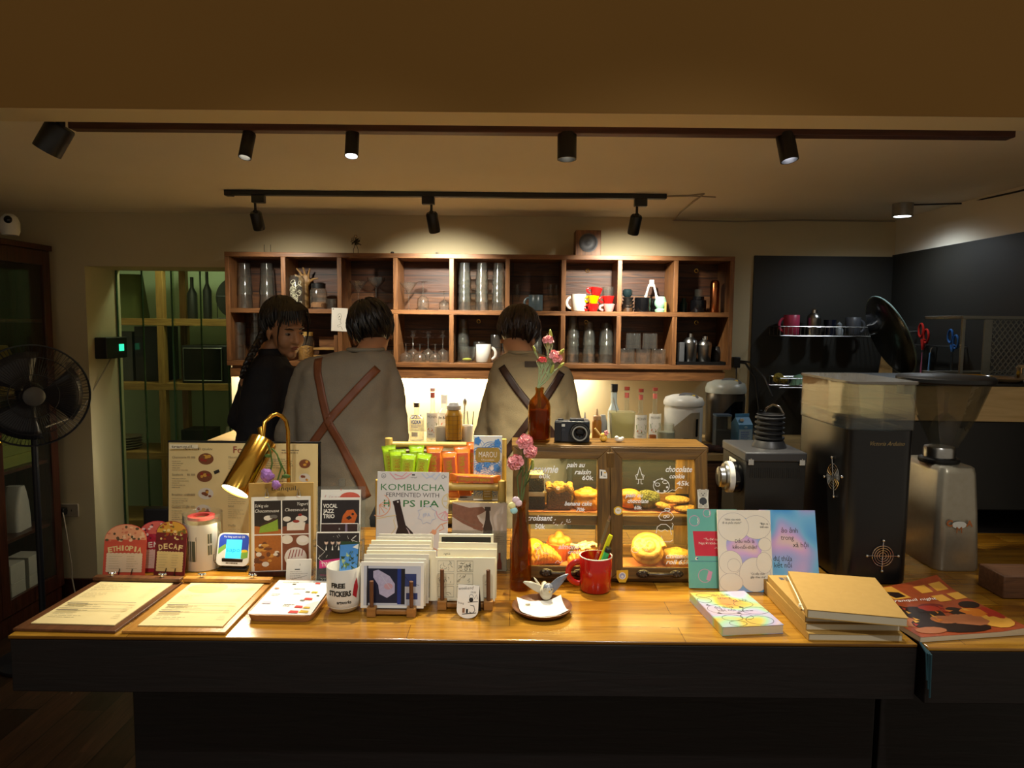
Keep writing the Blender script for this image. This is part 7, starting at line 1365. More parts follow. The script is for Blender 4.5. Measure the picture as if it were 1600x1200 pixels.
# pastries
zu, zl = Zt + zsh + .0008, Zt + .0148
PAP = pm('orange_greaseproof', '#dd8a56', '#cf7a46', .6, scale=20)
for z, y0, nm in ((zu, .075, 'upper'), (zl, .045, 'lower')):
    for j, (a, b) in enumerate(((822, 946), (968, 1092))):
        mb = BX(fx(a), fx(b), y0, y0 + (.1 if nm == 'upper' else .12), 0, .0008); o = tag(mb.build('paper_liner', PAP, loc=(xL, yb0, z)), 'orange paper liner on the %s shelf behind the %s' % (nm, ('brownie door', 'cookie door')[j]), 'paper')
zu += .0013; zl += .0013
def pst(px, dy, z): return V((at(px, 800, yb0 + dy).x, yb0 + dy, z))
CR = pm('golden_crust', '#d68d22', '#a65a0e', .5, scale=70, bump=.5); CRD = pm('brown_crust', '#a8641c', '#7c420f', .55, scale=70, bump=.5); CAKE = pm('chocolate_crumb', '#3a2418', '#22140d', .9, scale=260, bump=1); BAN = pm('speckled_cake', '#8a5c34', '#3f2716', .9, scale=240, bump=1); CRUM = pm('crumble_topping', '#c98c34', '#8e5a1c', .8, scale=160, bump=1); GRNC = pm('matcha_crumb', '#7f7a34', '#4c4a1c', .9, scale=200, bump=1); COOK = pm('cookie_dough', '#c89a40', '#9a6c24', .8, scale=150, bump=.8); CREAM2 = pm('beige_frosting', '#c9a878', '#b8966a', .6); FLAKE = pm('almond_flakes', '#efd9a0', '#d9b86a', .6, scale=200, bump=.6)
def lump(name, label, loc, parts, m, vox=.004, sm=2, group=None, cat='pastry', disp=0, rz=0):
    t_ = thing(name, label, cat, loc, rz, group)
    for nm, m_, f in parts:
        mb = MB(); f(mb); o = remesh(mb.build(nm, m_ or m, t_), vox, sm)
        if disp: folds(o, disp, .02, 'crumb_bumps')
    return t_
for k_, (px, dz, l) in enumerate(((828, .0, 'lower chocolate brownie square with beige topping'), (826, .052, 'upper chocolate brownie square with beige topping'))):
    t_ = thing('brownie', l, 'cake', pst(px + 4, .118, zu + dz + .0004), R(3 * k_), 'stacked brownies'); w_ = .034
    mb = BX(-w_, w_, -.026, .026, 0, .036); mb.build('cake', CAKE, t_, .004); mb = BX(-w_ + .001, w_ - .001, -.025, .025, .0362, .0505); mb.build('topping', CREAM2, t_, .003)
lump('banana_cake', 'slice of speckled banana cake with a crumbly golden top', pst(873, .115, zu), [('crumb', BAN, lambda b: (b.box(-.034, .034, -.025, .025, .003, .055), b.box(-.031, .031, -.023, .023, .0005, .01))), ('crumble_top', CRUM, lambda b: [b.ell((-.03 + .0122 * i, -.02 + .013 * j, .06 + .006 * sin(i * 2 + j)), (.011, .01, .011), 8, 6) for i in range(6) for j in range(4)])], BAN, .003, 1, cat='cake')
def swirl(b, r, h, turns=2.6, n=70, th=.011):
    b.lathe([(0, 0), (r * .9, 0), (r, h * .3), (r * .8, h * .6), (0, h * .62)], 28); b.tube([((r * .92 * (1 - i / n)) * cos(turns * 2 * pi * i / n), (r * .92 * (1 - i / n)) * sin(turns * 2 * pi * i / n), h * (.55 + .3 * i / n)) for i in range(n)], th, 8)
def pr(label, px, dy, z, r, h, name='raisin_pastry', m=CR, group=None, rx=0):
    t_ = lump(name, label, pst(px, dy, z), [('pastry_body', m, lambda b: swirl(b, r, h))], m, .0028, 1, group); t_.rotation_euler[0] = rx; return t_
pr('swirled golden raisin pastry beside the middle of the case', 917, .12, zu, .042, .062)
def croiss(b, L, r, n=11, curve=.5):
    for i in range(n):
        f = (i + .5) / n * 2 - 1; rr_ = r * (1 - .62 * abs(f) ** 1.6); b.ell((L * sin(f * curve) / curve, -L * (1 - cos(f * curve)) / curve * 1.1 + .0, rr_ * .92), (L / n * 1.35, rr_, rr_ * .92), 14, 8)
lump('chocolate_croissant', 'rounded chocolate croissant roll, half hidden by the door stile', pst(985, .12, zu), [('pastry_body', CR, lambda b: (b.ell((0, 0, .026), (.04, .034, .027), 20, 12), b.ell((-.006, -.006, .04), (.034, .026, .018), 16, 10))), ('chocolate_end', CAKE, lambda b: (b.ell((.006, -.035, .018), (.006, .004, .005)), b.ell((.018, -.032, .016), (.006, .004, .005))))], CR, .003)
lump('green_scone', 'dark green crumbly scone leaning among the cookies', pst(1010, .115, zu + .001), [('crumb', GRNC, lambda b: (b.ell((0, 0, .027), (.032, .026, .028), 18, 12), b.ell((.02, .004, .024), (.02, .02, .024), 14, 9)))], GRNC, .003, 1, disp=.008)
def cookie(label, px, dy, z, r, ti=0): t_ = lump('cookie', label, pst(px, dy, z), [('crumb', COOK, lambda b: (b.ell((0, 0, .008), (r, r, .0085), 24, 10)))], COOK, .003, 1, 'cookies in the pastry case', 'cookie', .004); t_.rotation_euler[1] = ti
cookie('flat cookie leaning against the green scone', 1034, .1, zu + .006, .026, .25); cookie('large flat cookie in front of another by the case side', 1071, .1, zu, .035); cookie('large cookie resting on the front one', 1058, .125, zu + .018, .036, 0)
lump('croissant', 'plump golden croissant with ridges, lower shelf', pst(852, .1, zl), [('pastry_body', CR, lambda b: croiss(b, .046, .033))], CR, .0028, 1, rz=R(15))
t_ = thing('orange_muffin', 'orange paper-wrapped muffin behind the croissant', 'pastry', pst(874, .145, zl)); mb = LA([(0, 0), (.026, 0), (.036, .05), (.03, .052), (0, .05)], 28, flute=(14, .03)); mb.build('paper_cup', pm('orange_cup_paper', '#e06a1e', '#cc5814', .6), t_); mb = MB(); [mb.ell((.02 * cos(a), .02 * sin(a), .055), (.016, .014, .014), 10, 7) for a in (0, 1.2, 2.5, 3.8, 5)]; mb.ell((0, 0, .066), (.014, .014, .018)); remesh(mb.build('swirl_top', pm('orange_icing', '#ea7a22', '#d86a18', .5), t_), .003, 2)
lump('yellow_bun', 'yellow bun behind the croissant close to the case side', pst(834, .148, zl), [('pastry_body', None, lambda b: (b.ell((0, 0, .028), (.036, .034, .029), 18, 12), b.ell((0, 0, .05), (.018, .016, .01))))], pm('yellow_bun', '#e0bc2c', '#cca21c', .5, scale=40))
lump('almond_croissant', 'long almond croissant covered in pale flakes', pst(915, .11, zl), [('pastry_body', CR, lambda b: croiss(b, .052, .03, 11, .3)), ('flakes', FLAKE, lambda b: [b.ell((.032 * cos(i * 2.4) * sqrt(i / 40) * 1.25, .02 * sin(i * 2.4) * sqrt(i / 40), .052 + .006 * cos(i)), (.008, .006, .0022), 8, 5, rot=RO(i, 3, 'X')) for i in range(40)])], CR, .0026, 1, rz=R(12))
pr('large cinnamon roll tilted up to show its spiral', 1012, .1, zl, .047, .05, 'cinnamon_roll', pm('cinnamon_pastry', '#d6a03a', '#9a5e1e', .5, scale=50, bump=.5), 'cinnamon rolls', R(0)).rotation_euler[0] = R(38)
bpy.data.objects['cinnamon_roll'].location.z += .034
pr('flatter cinnamon roll sitting beside the tilted one', 1060, .103, zl, .042, .05, 'cinnamon_roll', pm('cinnamon_pastry', '#d6a03a'), 'cinnamon rolls')
# on top of the case
zc2 = Zt + H + .0006
p = at(842, 692, 2.0); s = sc(p); t = thing('amber_jug_bottle', 'squat amber bottle holding pale budding stems on the pastry case', 'bottle', (p.x, 1.998, zc2))
mb = LS(s, [(0, 0), (15, 0), (17.5, 2.5), (17.5, 54), (15, 63), (8, 71), (6.4, 74), (6.4, 80), (7.2, 80.5), (7.2, 83), (5.2, 83), (5, 74), (14, 62), (16.2, 54), (16.2, 4), (0, 3)], 40); mb.build('bottle_body', M['amber'], t, sharp=60)
mb = LS(s, [(0, 3.2), (15.9, 4.2), (15.9, 48), (0, 48.2)], 36); mb.build('water', glass('amber_water', '#c87a20', .35, '#b8731c', gain=.5), t)
p.y = 1.998; B0 = lambda i: V((p.x + .004 * cos(i * 1.3), 1.998 + .004 * sin(i * 1.3), zc2 + 52 * s))
for i, (hx, hy, mx, my, r, kind, l) in enumerate(((860, 519, 863, 540, 6, 'bud', 'tallest pale stem with a green bud over the amber bottle'), (856, 531, 857, 550, 8, 'pink', 'upright stem with a closed pink bloom over the amber bottle'), (834, 543, 842, 562, 4, 'bud', 'stem bent towards the bent man with a tiny bud'), (847, 563, 846, 580, 7, 'red', 'short stem with a small coral bloom'), (868, 557, 862, 565, 10, 'pink', 'stem with the largest half-open pink bloom'), (879, 548, 868, 560, 6, 'bud', 'outermost arching stem with a yellow green bud'), (879, 569, 866, 580, 5, 'bud', 'low slanting stem with a pale pointed bud'), (864, 573, 858, 590, 6, 'bud', 'short stem with a fat yellow bud'))):
    hp = at(hx, hy, 2.0 - .01 * (i % 3)); st = at(mx, my, 2.0); n_ = V((hp - st)).normalized(); b_ = B0(i)
    stalk(l, [b_, at(842 + (i - 4) * .6, 604, 2.0 + .004 * (i % 3 - 1)), at(843 + (mx - 843) * .55, 604 + (my - 604) * .45, 2.0), st, hp - n_ * r * s * .8], hp, r * s * 1.3, tuple(b_), color={'bud': BUD, 'pink': PINK, 'red': pm('coral_petal', '#e0605c', '#d04c4a', .6)}[kind], name='budding_stem', lean=tuple(n_), bud=kind == 'bud', group='budding stems in the amber bottle', stem=PALE, seed=i)
# camera
p = at(893, 691, 2.0); s = sc(p); t = thing('compact_camera', 'dark grey compact camera with a big lens on the pastry case', 'camera', (p.x, 1.985, zc2), R(-6)); CAMG = pm('dark_grey_camera', '#2e3238', '#252930', .4, scale=80)
mb = MB(s); mb.prism(rr4(-27, 1, 27, 33, 3), -9, 9);
mb.v = [V((v.x, v.z, v.y)) for v in mb.v]; mb.f = [f[::-1] for f in mb.f]; mb.build('camera_body', CAMG, t, .0012)
mb = MB(s, TR((0, 0, 0))); mb.box(-27, -16, -10.5, -9.2, 2, 31); mb.build('hand_grip', M['rubber'], t, .001); mb = MB(s); mb.box(-4, 18, -7, 7, 33, 36.5); mb.lathe([(0, 33), (4.4, 33), (4.4, 35.6), (0, 35.6)], 20, c=(-18, 0, 0)); mb.build('top_plate', CAMG, t, .001)
mb = MB(s, TR((12 * s, -9.2 * s, 16.5 * s)) @ RO(R(90), 4, 'X')); mb.lathe([(16, 0), (15.6, 5), (13.6, 5), (13.4, 10), (11.6, 10), (11.4, 13), (9.6, 13), (9.4, 9), (6.5, 8)], 40, k=0); mb.lathe([(13.7, 6), (13.7, 7.6), (13.4, 7.6)], 40, k=1); mb.lathe([(11.5, 11), (11.6, 13.2), (9.6, 13.2)], 40, k=1); mb.lathe([(6.5, 8), (3, 9.4), (0, 9.8)], 32, k=2); mb.build('lens', [M['black_gloss'], M['chrome'], M['black_gloss']], t, sharp=25)
mb = MB(s, TR((0, -9.1 * s, 0)) @ RO(R(90), 4, 'X')); mb.z = .02; mb.rect(-18, 24.5, -11, 28.5, 0); mb.text('G7X', -14, 18, 4.4, 1, w=7); mb.build('flash_and_badge', [pm('flash_window', '#e6e4d6', '#d8d6c6', .2), M['grey_plastic']], t)
# tiny figures
p = at(942, 693, 2.0); s = sc(p); t = thing('chick_figure', 'tiny yellow chick figure with a pink flower and stick', 'figurine', (p.x, 1.99, zc2)); mb = MB(s); mb.ell((0, 0, 4.6), (6, 5, 5)); mb.ell((-1, 0, 10), (4, 3.6, 4)); remesh(mb.build('chick_body', pm('straw_yellow', '#e2b84a', '#d2a63a', .5), t), .0012, 3)
mb = MB(s); mb.tube([(-4, -2, 9), (-14, -3, 21)], [1.4, 1.6], 8); mb.build('stick', pm('pale_peach', '#e8c27a'), t); mb = MB(s); [mb.ell((4 + 2 * cos(a), -2, 14 + 2.6 * sin(a)), 1.7, 8, 6) for a in (0, 1.26, 2.5, 3.8, 5)]; mb.build('flower', PINK, t)
p = at(966, 693, 2.0); s = sc(p); mb = MB(s); mb.ell((0, 0, 4), (7.5, 4, 3.8)); mb.ell((-4, -1, 7), (3.4, 3, 3)); mb.ell((5, 0, 6), (3, 3, 2.6)); tag(remesh(mb.build('sheep_figure', M['white'], loc=(p.x, 1.985, zc2)), .0012, 3), 'tiny white lamb figure lying on the pastry case', 'figurine')
# ------------------------------------------------------------ books and notebooks at the end of the counter
HOLO = rainbow('holographic_foil', [(.3, '#4fa4ee'), (.42, '#7cc4f6'), (.5, '#a8b4f0'), (.58, '#dcb6ec'), (.66, '#f0d6c8'), (.74, '#c2e6c0'), (.85, '#8cc8f2')], 9)
HOLO2 = rainbow('holographic_cover', [(.28, '#c98a4c'), (.38, '#c8b450'), (.45, '#9cc4a0'), (.52, '#a9b4cc'), (.6, '#b4a8c8'), (.7, '#c0b0bc'), (.85, '#5a84c0')], 11)
PAGES = pm('page_edges', '#d8cdb4', '#c4b89c', .8, scale=300, stretch=(1, 1, 30))
def stand_book(label, px, py, w, h, mats, draw, lean, t, dy=0, rz=0, group=None):
    p, s = cb(px, py); p.y += dy; b = thing('book', label, 'book', (p.x, p.y, Zt + .0004), rz, group); M0 = RO(R(-lean), 4, 'X') @ TR((0, 0, .0)) ; hh = h / cos(R(lean)) * 1.0
    mb = MB(s, M0 @ RO(R(90), 4, 'X')); mb.box(-w / 2, w / 2, t / s * sin(R(lean)) + .1, hh, -1.0, 0, 0); draw(mb); mb.build('cover', mats, b)
    mb = MB(s, M0); mb.box(-w / 2 + .6, w / 2 - .6, 1.0, t / s, t / s * .5, hh - .6); mb.build('pages', PAGES, b); return b
INK = M['ink']
def teal(m):
    m.poly([(-31, 88), (39, 88), (39, 50), (-28, 50)], 1); m.text('“Ta đợi ta trưa', 2, 74, 5, 2, w=32); m.text('Người khôn người', 0, 68, 5, 2, w=44); m.text('-Nguyễn', 12, 61, 5, 2, w=20)
    for x, y, r in ((-28, 104, 8), (-8, 116, 6), (-14, 20, 10), (24, 24, 8)): m.ring(x, y, r, .9, 3); m.stroke([(x + r * .6, y + r * .5), (x + r * .75, y), (x + r * .6, y - r * .5)], 1.1, 2)
    m.poly([(-12, 14), (-6, 12), (-2, 26), (-8, 28)], 3); m.disc(-26, 46, 2.4, 2); m.disc(-25, 46, 1.4, 4); m.stroke([(-36, 42), (36, 42)], .5, 4)
stand_book('teal book with a red quotation panel leaning on the pastry case', 1114, 918, 78, 119, [pm('teal_cover', '#6fbdb4', '#62b0a8', .45), pm('crimson_panel', '#d2304a', '#c42840', .45), M['paper'], pm('pink_line', '#d8a2c8'), pm('blue_dot', '#3a4a9a')], teal, 13, .008, -.012)
def conn(m):
    m.disc(-1, 70, 28, 1, 28, 36); m.poly([(-8, 96), (8, 96), (3, 112), (-3, 112)], 1); m.poly([(-20, 0), (30, 0), (22, 10), (4, 14), (-14, 9)], 1)
    for x, y, rx, ry in ((28, 98, 22, 18), (40, 72, 10, 10), (-34, 98, 24, 22), (-30, 44, 18, 18), (-18, 40, 10, 10), (14, 26, 24, 26), (-26, 14, 18, 14), (38, 44, 12, 16)):
        m.disc(x if abs(x) + rx < 41 else math.copysign(41 - rx, x), y, rx, 0, ry, 26); m.ring(x if abs(x) + rx < 41 else math.copysign(41 - rx, x), y, rx, .5, 2, ry, 26)
    m.text('Dấu mối là', 0, 74, 7.5, 3, w=30); m.text('kết-nối-thật?', 0, 65, 7.5, 3, w=38); m.text('“Nhìn nào mình', -18, 108, 4.6, 3, w=25); m.text('đi và phồn thịnh?”', -19, 103, 4.6, 3, w=30); m.text('“Bạn ra', 31, 102, 4.6, 3, w=13); m.text('thế nào', 31, 97, 4.6, 3, w=13); m.text('“Có nếp nhăn', 18, 26, 4.6, 3, w=22); m.text('gặp nhau nhé”', 19, 21, 4.6, 3, w=24)
stand_book('white book with bubbles and a rainbow sphere on its cover', 1161, 919, 83, 121, [M['paper'], HOLO, pm('bubble_line', '#b6b0b4'), INK], conn, 13, .008, -.028)
def ao(m):
    m.text('ảo ảnh', 2, 81, 11, 1, w=26); m.text('trong', -2, 70, 11, 1, w=20); m.text('xã hội', 18, 59, 11, 1, w=24); m.text('dư thừa', -11, 38, 11, 1, w=29); m.text('kết nối', -11, 28, 11, 1, w=27)
stand_book('blue holographic book standing behind the kraft notebooks', 1232, 912, 88, 112, [HOLO, INK], ao, 15, .012, -.02)
# lying holographic book
a, W, L, rz = board((1129, 994), (1224, 990), (1094, 938)); t = thing('book', 'holographic paperback lying flat before the standing books', 'book', a, rz); th = .021
mb = BX(0, W, 0, L, th - .0012, th, 0); mb.box(0, W, 0, L, 0, .0012, 0); mb.box(-.0008, .0006, 0, L, 0, th, 0); mb.z = th
w8 = lambda x, y: (x * W, y * L)
mb.text('ảo ảnh', *w8(.5, .86), .02, 1, w=W * .3); mb.text('trong', *w8(.5, .77), .02, 1, w=W * .24); mb.text('xã hội', *w8(.72, .68), .02, 1, w=W * .26); mb.text('dư thừa', *w8(.33, .5), .02, 1, w=W * .32); mb.text('kết nối', *w8(.33, .41), .02, 1, w=W * .3)
for x, y, rx, ry in ((.33, .48, .3, .14), (.72, .6, .16, .09), (.8, .4, .22, .1), (.3, .23, .17, .08), (.55, .24, .1, .07), (.3, .08, .14, .07), (.7, .14, .22, .12), (.12, .75, .12, .08), (.2, .9, .14, .06)): mb.ring(x * W, y * L, rx * W, .0011, 1, ry * L)
for x, y in ((.1, .6), (.48, .34), (.62, .5), (.16, .36)): mb.poly([(x * W - .006, y * L), (x * W + .006, y * L - .003), (x * W, y * L + .006)], 1)
mb.lines(.5 * W, .38 * L, .92 * W, .42 * L, 1, 1, .3, 3); mb.build('cover', [HOLO2, INK], t)
mb = BX(.001, W - .001, .0008, L - .001, .0013, th - .0013); mb.build('pages', PAGES, t)
# kraft notebooks
def notebook(label, FL, FR, BL, z, th, m=M['kraft'], extra=None):
    a, W, L, rz = board(FL, FR, BL, Zt + z + th); a.z = Zt + z; t = thing('notebook', label, 'notebook', a, rz, 'kraft notebooks in the pile')
    mb = BX(0, W, 0, L, th - .002, th); mb.box(0, W, 0, L, 0, .002); mb.box(-.001, .001, 0, L, 0, th); mb.build('cover', m, t, .0006); mb = BX(.0015, W - .003, .001, L - .001, .0022, th - .0022); mb.build('pages', PAGES, t)
    if extra: extra(t, W, L, th)
    return t
th = .0165
notebook('lowest kraft notebook of the pile, set askew', (1264, 990), (1412, 992), (1188, 912), 0, th)
notebook('second kraft notebook from the bottom of the pile', (1260, 974), (1408, 976), (1186, 903), th + .0004, th)
def stamp(t, W, L, th):
    m = MB(); m.z = th; m.rect(W * .1, L * .86, W * .15, L * .93, 0); m.lines(W * .16, L * .82, W * .3, L * .95, 5, 0, .5, 2, (.8, 1)); m.build('print', [pm('slate_print', '#4a4c56')], t)
notebook('third kraft notebook with a small dark stamp in its corner', (1259, 961), (1404, 964), (1186, 898), 2 * th + .0008, th, extra=stamp)
def tie(t, W, L, th):
    m = MB(); m.tube([(-.0035, L * .1, th * .4), (-.004, L * .45, th * .6), (-.0035, L * .96, th * .5)], .0018, 6); m.lathe([(0, 0), (.005, .001), (.004, .006), (0, .007)], 10, c=(-.006, L * .2, th * .3)); m.build('tie_cord', M['ivory'], t)
    m = MB(); m.z = th; [m.stroke([(W * (.45 + .1 * i), L * (.45 + .1 * (i % 2))), (W * (.5 + .1 * i), L * (.55 - .06 * i)), (W * (.54 + .08 * i), L * .5)], .0012, 0) for i in range(3)]; m.build('embossing', [pm('embossed_kraft', '#b48f50')], t)
notebook('topmost kraft notebook with a pale tie cord along its spine', (1262, 952), (1420, 966), (1231, 892), 3 * th + .0012, th + .004, extra=tie)
# magazine with a cafe painting on the cover
a, W, L, rz = board((1438, 1004), (1606, 992), (1388, 925)); t = thing('magazine', 'glossy magazine with an orange painted night scene curling on the counter', 'magazine', a, rz); n = 16
def zc3(u, v): return .012 + .035 * max(0, v - .6) ** 2 * 6 * max(0, u - .35) + .012 * max(0, u - .75) * 2
mb = MB(); vs = [(W * i / n, L * j / n, zc3(i / n, j / n)) for i in range(n + 1) for j in range(n + 1)]; mb.add(vs, [(i * (n + 1) + j, (i + 1) * (n + 1) + j, (i + 1) * (n + 1) + j + 1, i * (n + 1) + j + 1) for i in range(n) for j in range(n)], 0)
fl = MB(); fl.z = 0
P8 = lambda *q: [(x * W, y * L) for x, y in q]
fl.poly(P8((.0, .93), (.12, .99), (.1, .9)), 3); fl.poly(P8((.28, .98), (.5, .98), (.52, .74), (.34, .72)), 2); fl.poly(P8((.31, .95), (.47, .95), (.49, .77), (.36, .75)), 3)
for x, y in ((.68, .8), (.84, .8), (.72, .62), (.88, .62)): fl.poly(P8((x, y), (x + .12, y), (x + .12, y + .12), (x, y + .12)), 2); fl.poly(P8((x + .02, y + .02), (x + .07, y + .02), (x + .07, y + .1), (x + .02, y + .1)), 3)
r = random.Random(5)
for x, y, rx, ry, k in ((.2, .5, .12, .12, 3), (.14, .66, .08, .07, 3), (.36, .42, .2, .14, 3), (.1, .28, .1, .1, 4), (.56, .55, .12, .05, 5), (.5, .5, .1, .06, 6), (.7, .4, .09, .1, 3), (.8, .35, .12, .1, 1), (.9, .5, .09, .07, 3), (.66, .24, .18, .12, 4), (.3, .2, .2, .12, 3), (.5, .1, .24, .08, 3), (.86, .16, .13, .12, 2), (.18, .1, .14, .06, 4), (.12, .4, .05, .06, 2), (.45, .27, .12, .08, 4), (.95, .3, .05, .12, 6)): fl.disc(x * W, y * L, rx * W, k, ry * L, 12)
for i in range(20): x, y = r.uniform(.1, .9), r.uniform(.1, .5); fl.poly(P8((x, y), (x + r.uniform(.03, .09), y + r.uniform(-.03, .03)), (x + .02, y + .06)), r.choice((1, 2, 3, 6)))
fl.text('tranquil night', W * .5, L * .66, .02, 7, w=W * .46, sh=.4)
b = len(mb.v); mb.add([(p.x, p.y, zc3(p.x / W, p.y / L) + .0004 + p.z) for p in fl.v], fl.f); mb.m[-len(fl.f):] = fl.m
mb.build('cover', [pm('burnt_orange_painting', '#b0512a', '#8a3c1e', .3, scale=60, coat=.3), pm('orange_painting', '#d9802c', '#c26a1c', .3), pm('lamplit_painting', '#e2aa4a', '#cf9234', .3), pm('umber_painting', '#2e1c18', '#20130f', .3), pm('flesh_painting', '#b5714a', '#9c5c3a', .3), pm('wine_painting', '#7a2620', '#661c18', .3), pm('red_painting', '#b03424', '#9a2a1c', .3), M['white_ink']], t, sharp=60)
mb = MB(); mb.loft([[(W * i / n, 0, .0005), (W * i / n, L, .0005), (W * i / n, L, zc3(i / n, 1) - .0008), (W * i / n, L * .9, zc3(i / n, .9) - .0008), (W * i / n, L * .8, zc3(i / n, .8) - .0008), (W * i / n, L * .7, zc3(i / n, .7) - .0008), (W * i / n, L * .6, zc3(i / n, .6) - .0008), (W * i / n, 0, zc3(i / n, 0) - .0008)] for i in range(n + 1)]); mb.build('pages', PAGES, t)
p = on(1428, 996, ZC)
for k in range(3): mb = MB(); mb.tube([(p.x + .006 * k - .006, CY0 - .002 + .02 * k, ZC + .003), (p.x + .003 * k - .004, CY0 - .022 - .004 * k, ZC - .01), (p.x + .004 * k, CY0 - .024, ZC - .07 - .02 * k)], .0022, 6); tag(mb.build('bookmark_cord', pm('teal_cord', '#27505c', '#1d3e48', .6)), ('shortest', 'middle-length', 'longest')[k] + ' of the dark teal cords hanging over the counter edge by the magazine', 'cord', 'teal cords over the counter edge')
# ------------------------------------------------------------ grinders
def slab(mb, x0, x1, y0, y1, z0, z1, r=.03, k=0, sx_=1, sy_=1, n=6):
    c = ((x0 + x1) / 2, (y0 + y1) / 2); A = rr4(x0, y0, x1, y1, r, n); mb.loft([[(x, y, z0) for x, y in A], [(c[0] + (x - c[0]) * sx_, c[1] + (y - c[1]) * sy_, z1) for x, y in A]], k); return mb
y1 = 2.0; x0, x1 = at(1166, 720, y1).x, at(1259, 720, y1).x; zt = at(1212, 707, y1).z - Zt; s = sc((x0, y1, 1.2)); t = thing('shop_grinder', 'boxy black coffee grinder with rubber bellows and side dial', 'coffee grinder', ((x0 + x1) / 2, y1, Zt)); w2 = (x1 - x0) / 2
DGR = pm('dark_grey_paint', '#3a3a3c', '#323234', .4, scale=90)
mb = BX(-w2, w2, 0, .22, .012, zt - .028); mb.box(-w2 + .01, w2 - .01, .01, .21, 0, .012); [mb.box(-w2 + .012 + i * .0062, -w2 + .0145 + i * .0062, -.0012, .0004, zt - .075, zt - .045) for i in range(int((2 * w2 - .02) / .0062))]; mb.build('housing', M['black'], t, .002)
mb = BX(-w2 - .004, w2 + .003, -.004, .222, zt - .0275, zt); mb.build('top_slab', DGR, t, .004)
for x in (-w2 + .012, w2 - .012): mb = BX(x - .008, x + .008, -.007, -.0042, zt - .036, zt - .02); mb.lathe([(0, 0), (.003, 0), (.003, .003), (0, .003)], 10, c=(x, -.006, zt - .02)); mb.build('latch', M['chrome'], t, .0006)
bc = at(1198, 690, y1 + .12).x - (x0 + x1) / 2; mb = MB(1, TR((bc, .1, zt + .0003))); mb.lathe([(0, 0), (.05, 0), (.049, .004), (.041, .02), (0, .02)], 36); mb.build('collar', DGR, t)
mb = MB(1, TR((bc, .1, zt + .021))); pf = [(0, 0)]
for i in range(5): pf += [(.035, .001 + i * .015), (.043, .005 + i * .015), (.043, .009 + i * .015), (.035, .013 + i * .015)]
mb.lathe(pf + [(.04, .077), (.036, .078), (.034, .06), (0, .058)], 36); mb.build('bellows', M['rubber'], t)
Md = TR((-w2 - .001, .06, zt - .085)) @ RO(R(-90), 4, 'Y') @ RO(R(0), 4, 'X')
mb = MB(1, Md); mb.lathe([(0, 0), (.044, 0), (.046, .004), (.046, .022), (0, .022)], 40); dk = mb.build('dial', M['black_gloss'], t); mb = MB(1, Md); mb.lathe([(0, .0222), (.0462, .0222), (.0462, .036), (0, .036)], 40); mb.build('scale_ring', M['white_plastic'], dk); mb = MB(1, Md); mb.lathe([(0, .0362), (.04, .0362), (.04, .044), (.031, .046), (.03, .058), (.026, .061), (0, .062)], 36); mb.build('knob', M['steel'], dk)
mb = MB(1, TR((-w2 - .0045, .11, zt - .052)) @ RO(R(-90), 4, 'Z') @ RO(R(90), 4, 'X')); mb.rect(-.032, -.018, .032, .014, 0); mb.text('ditting', 0, -.006, .02, 1, w=.052, bold=.03); mb.build('name_plate', [M['paper'], INK], t)
# black grinder with a clear hopper
y1 = 1.86; x0, x1 = at(1320, 800, y1).x, at(1428, 800, y1).x; zt = at(1374, 673, y1).z - Zt; t = thing('espresso_grinder', 'tall glossy black grinder with round chrome emblems and clear hopper', 'coffee grinder', ((x0 + x1) / 2, y1, Zt)); w2 = (x1 - x0) / 2; D2 = .34
mb = MB(); slab(mb, -w2, w2, 0, D2, .006, zt, .04); slab(mb, -w2 + .01, w2 - .01, .01, D2 - .01, 0, .006, .03); mb.build('housing', pm('satin_black', '#111113', '#0b0b0d', .3, scale=30), t, sharp=30)
hz = at(1374, 601, y1).z - Zt
mb = MB(); A = rr4(-w2 + .002, .002, w2 - .002, D2 - .002, .02); B9 = rr4(-w2 + .005, .005, w2 - .005, D2 - .005, .018); mb.loft([[(x, y, zt + .001) for x, y in A], [(x, y, hz) for x, y in A], [(x, y, hz) for x, y in B9], [(x, y, zt + .004) for x, y in B9]])
for z in (.35, .7): mb.loft([[(x, y, zt + (hz - zt) * z - .001) for x, y in rr4(-w2 - .0005, -.0005, w2 + .0005, D2 + .0005, .021)], [(x, y, zt + (hz - zt) * z + .001) for x, y in rr4(-w2 - .0005, -.0005, w2 + .0005, D2 + .0005, .021)]], caps=False)
mb.box(-.003, .003, .01, D2 - .01, zt + .006, hz - .004); mb.build('hopper', M['acrylic'], t, sharp=30)
mb = MB(); slab(mb, -w2 - .002, w2 + .002, -.002, D2 + .002, hz + .0003, hz + .008, .024); mb.build('lid', pm('smoky_lid', '#6a655c', '#5c574f', .25, coat=.4), t, .001)
mb = MB(); mb.loft([[(x * .9, D2 / 2 + (y - D2 / 2) * .9, zt + .03) for x, y in B9], [(x * .4, D2 / 2 + (y - D2 / 2) * .3, zt + .005) for x, y in B9]], caps=False); mb.build('hopper_funnel', M['acrylic'], t, sharp=30)
def emblem(M0, r=.028):
    mb = MB(1, M0)
    for q in (1, .78, .56, .34): mb.tube([(r * q * cos(2 * pi * i / 36), r * q * sin(2 * pi * i / 36), .004) for i in range(36)], .0011, 6, closed=True)
    for a in (0, pi / 2, pi, 3 * pi / 2): mb.tube([(0, 0, .004), (r * 1.4 * cos(a), r * 1.4 * sin(a), .004)], .0012, 6); mb.ell((r * 1.5 * cos(a), r * 1.5 * sin(a), .004), .0042, 10, 8); mb.tube([(r * cos(a), r * sin(a), 0), (r * cos(a), r * sin(a), .004)], .0012, 6)
    return mb.build('emblem', M['chrome'], t)
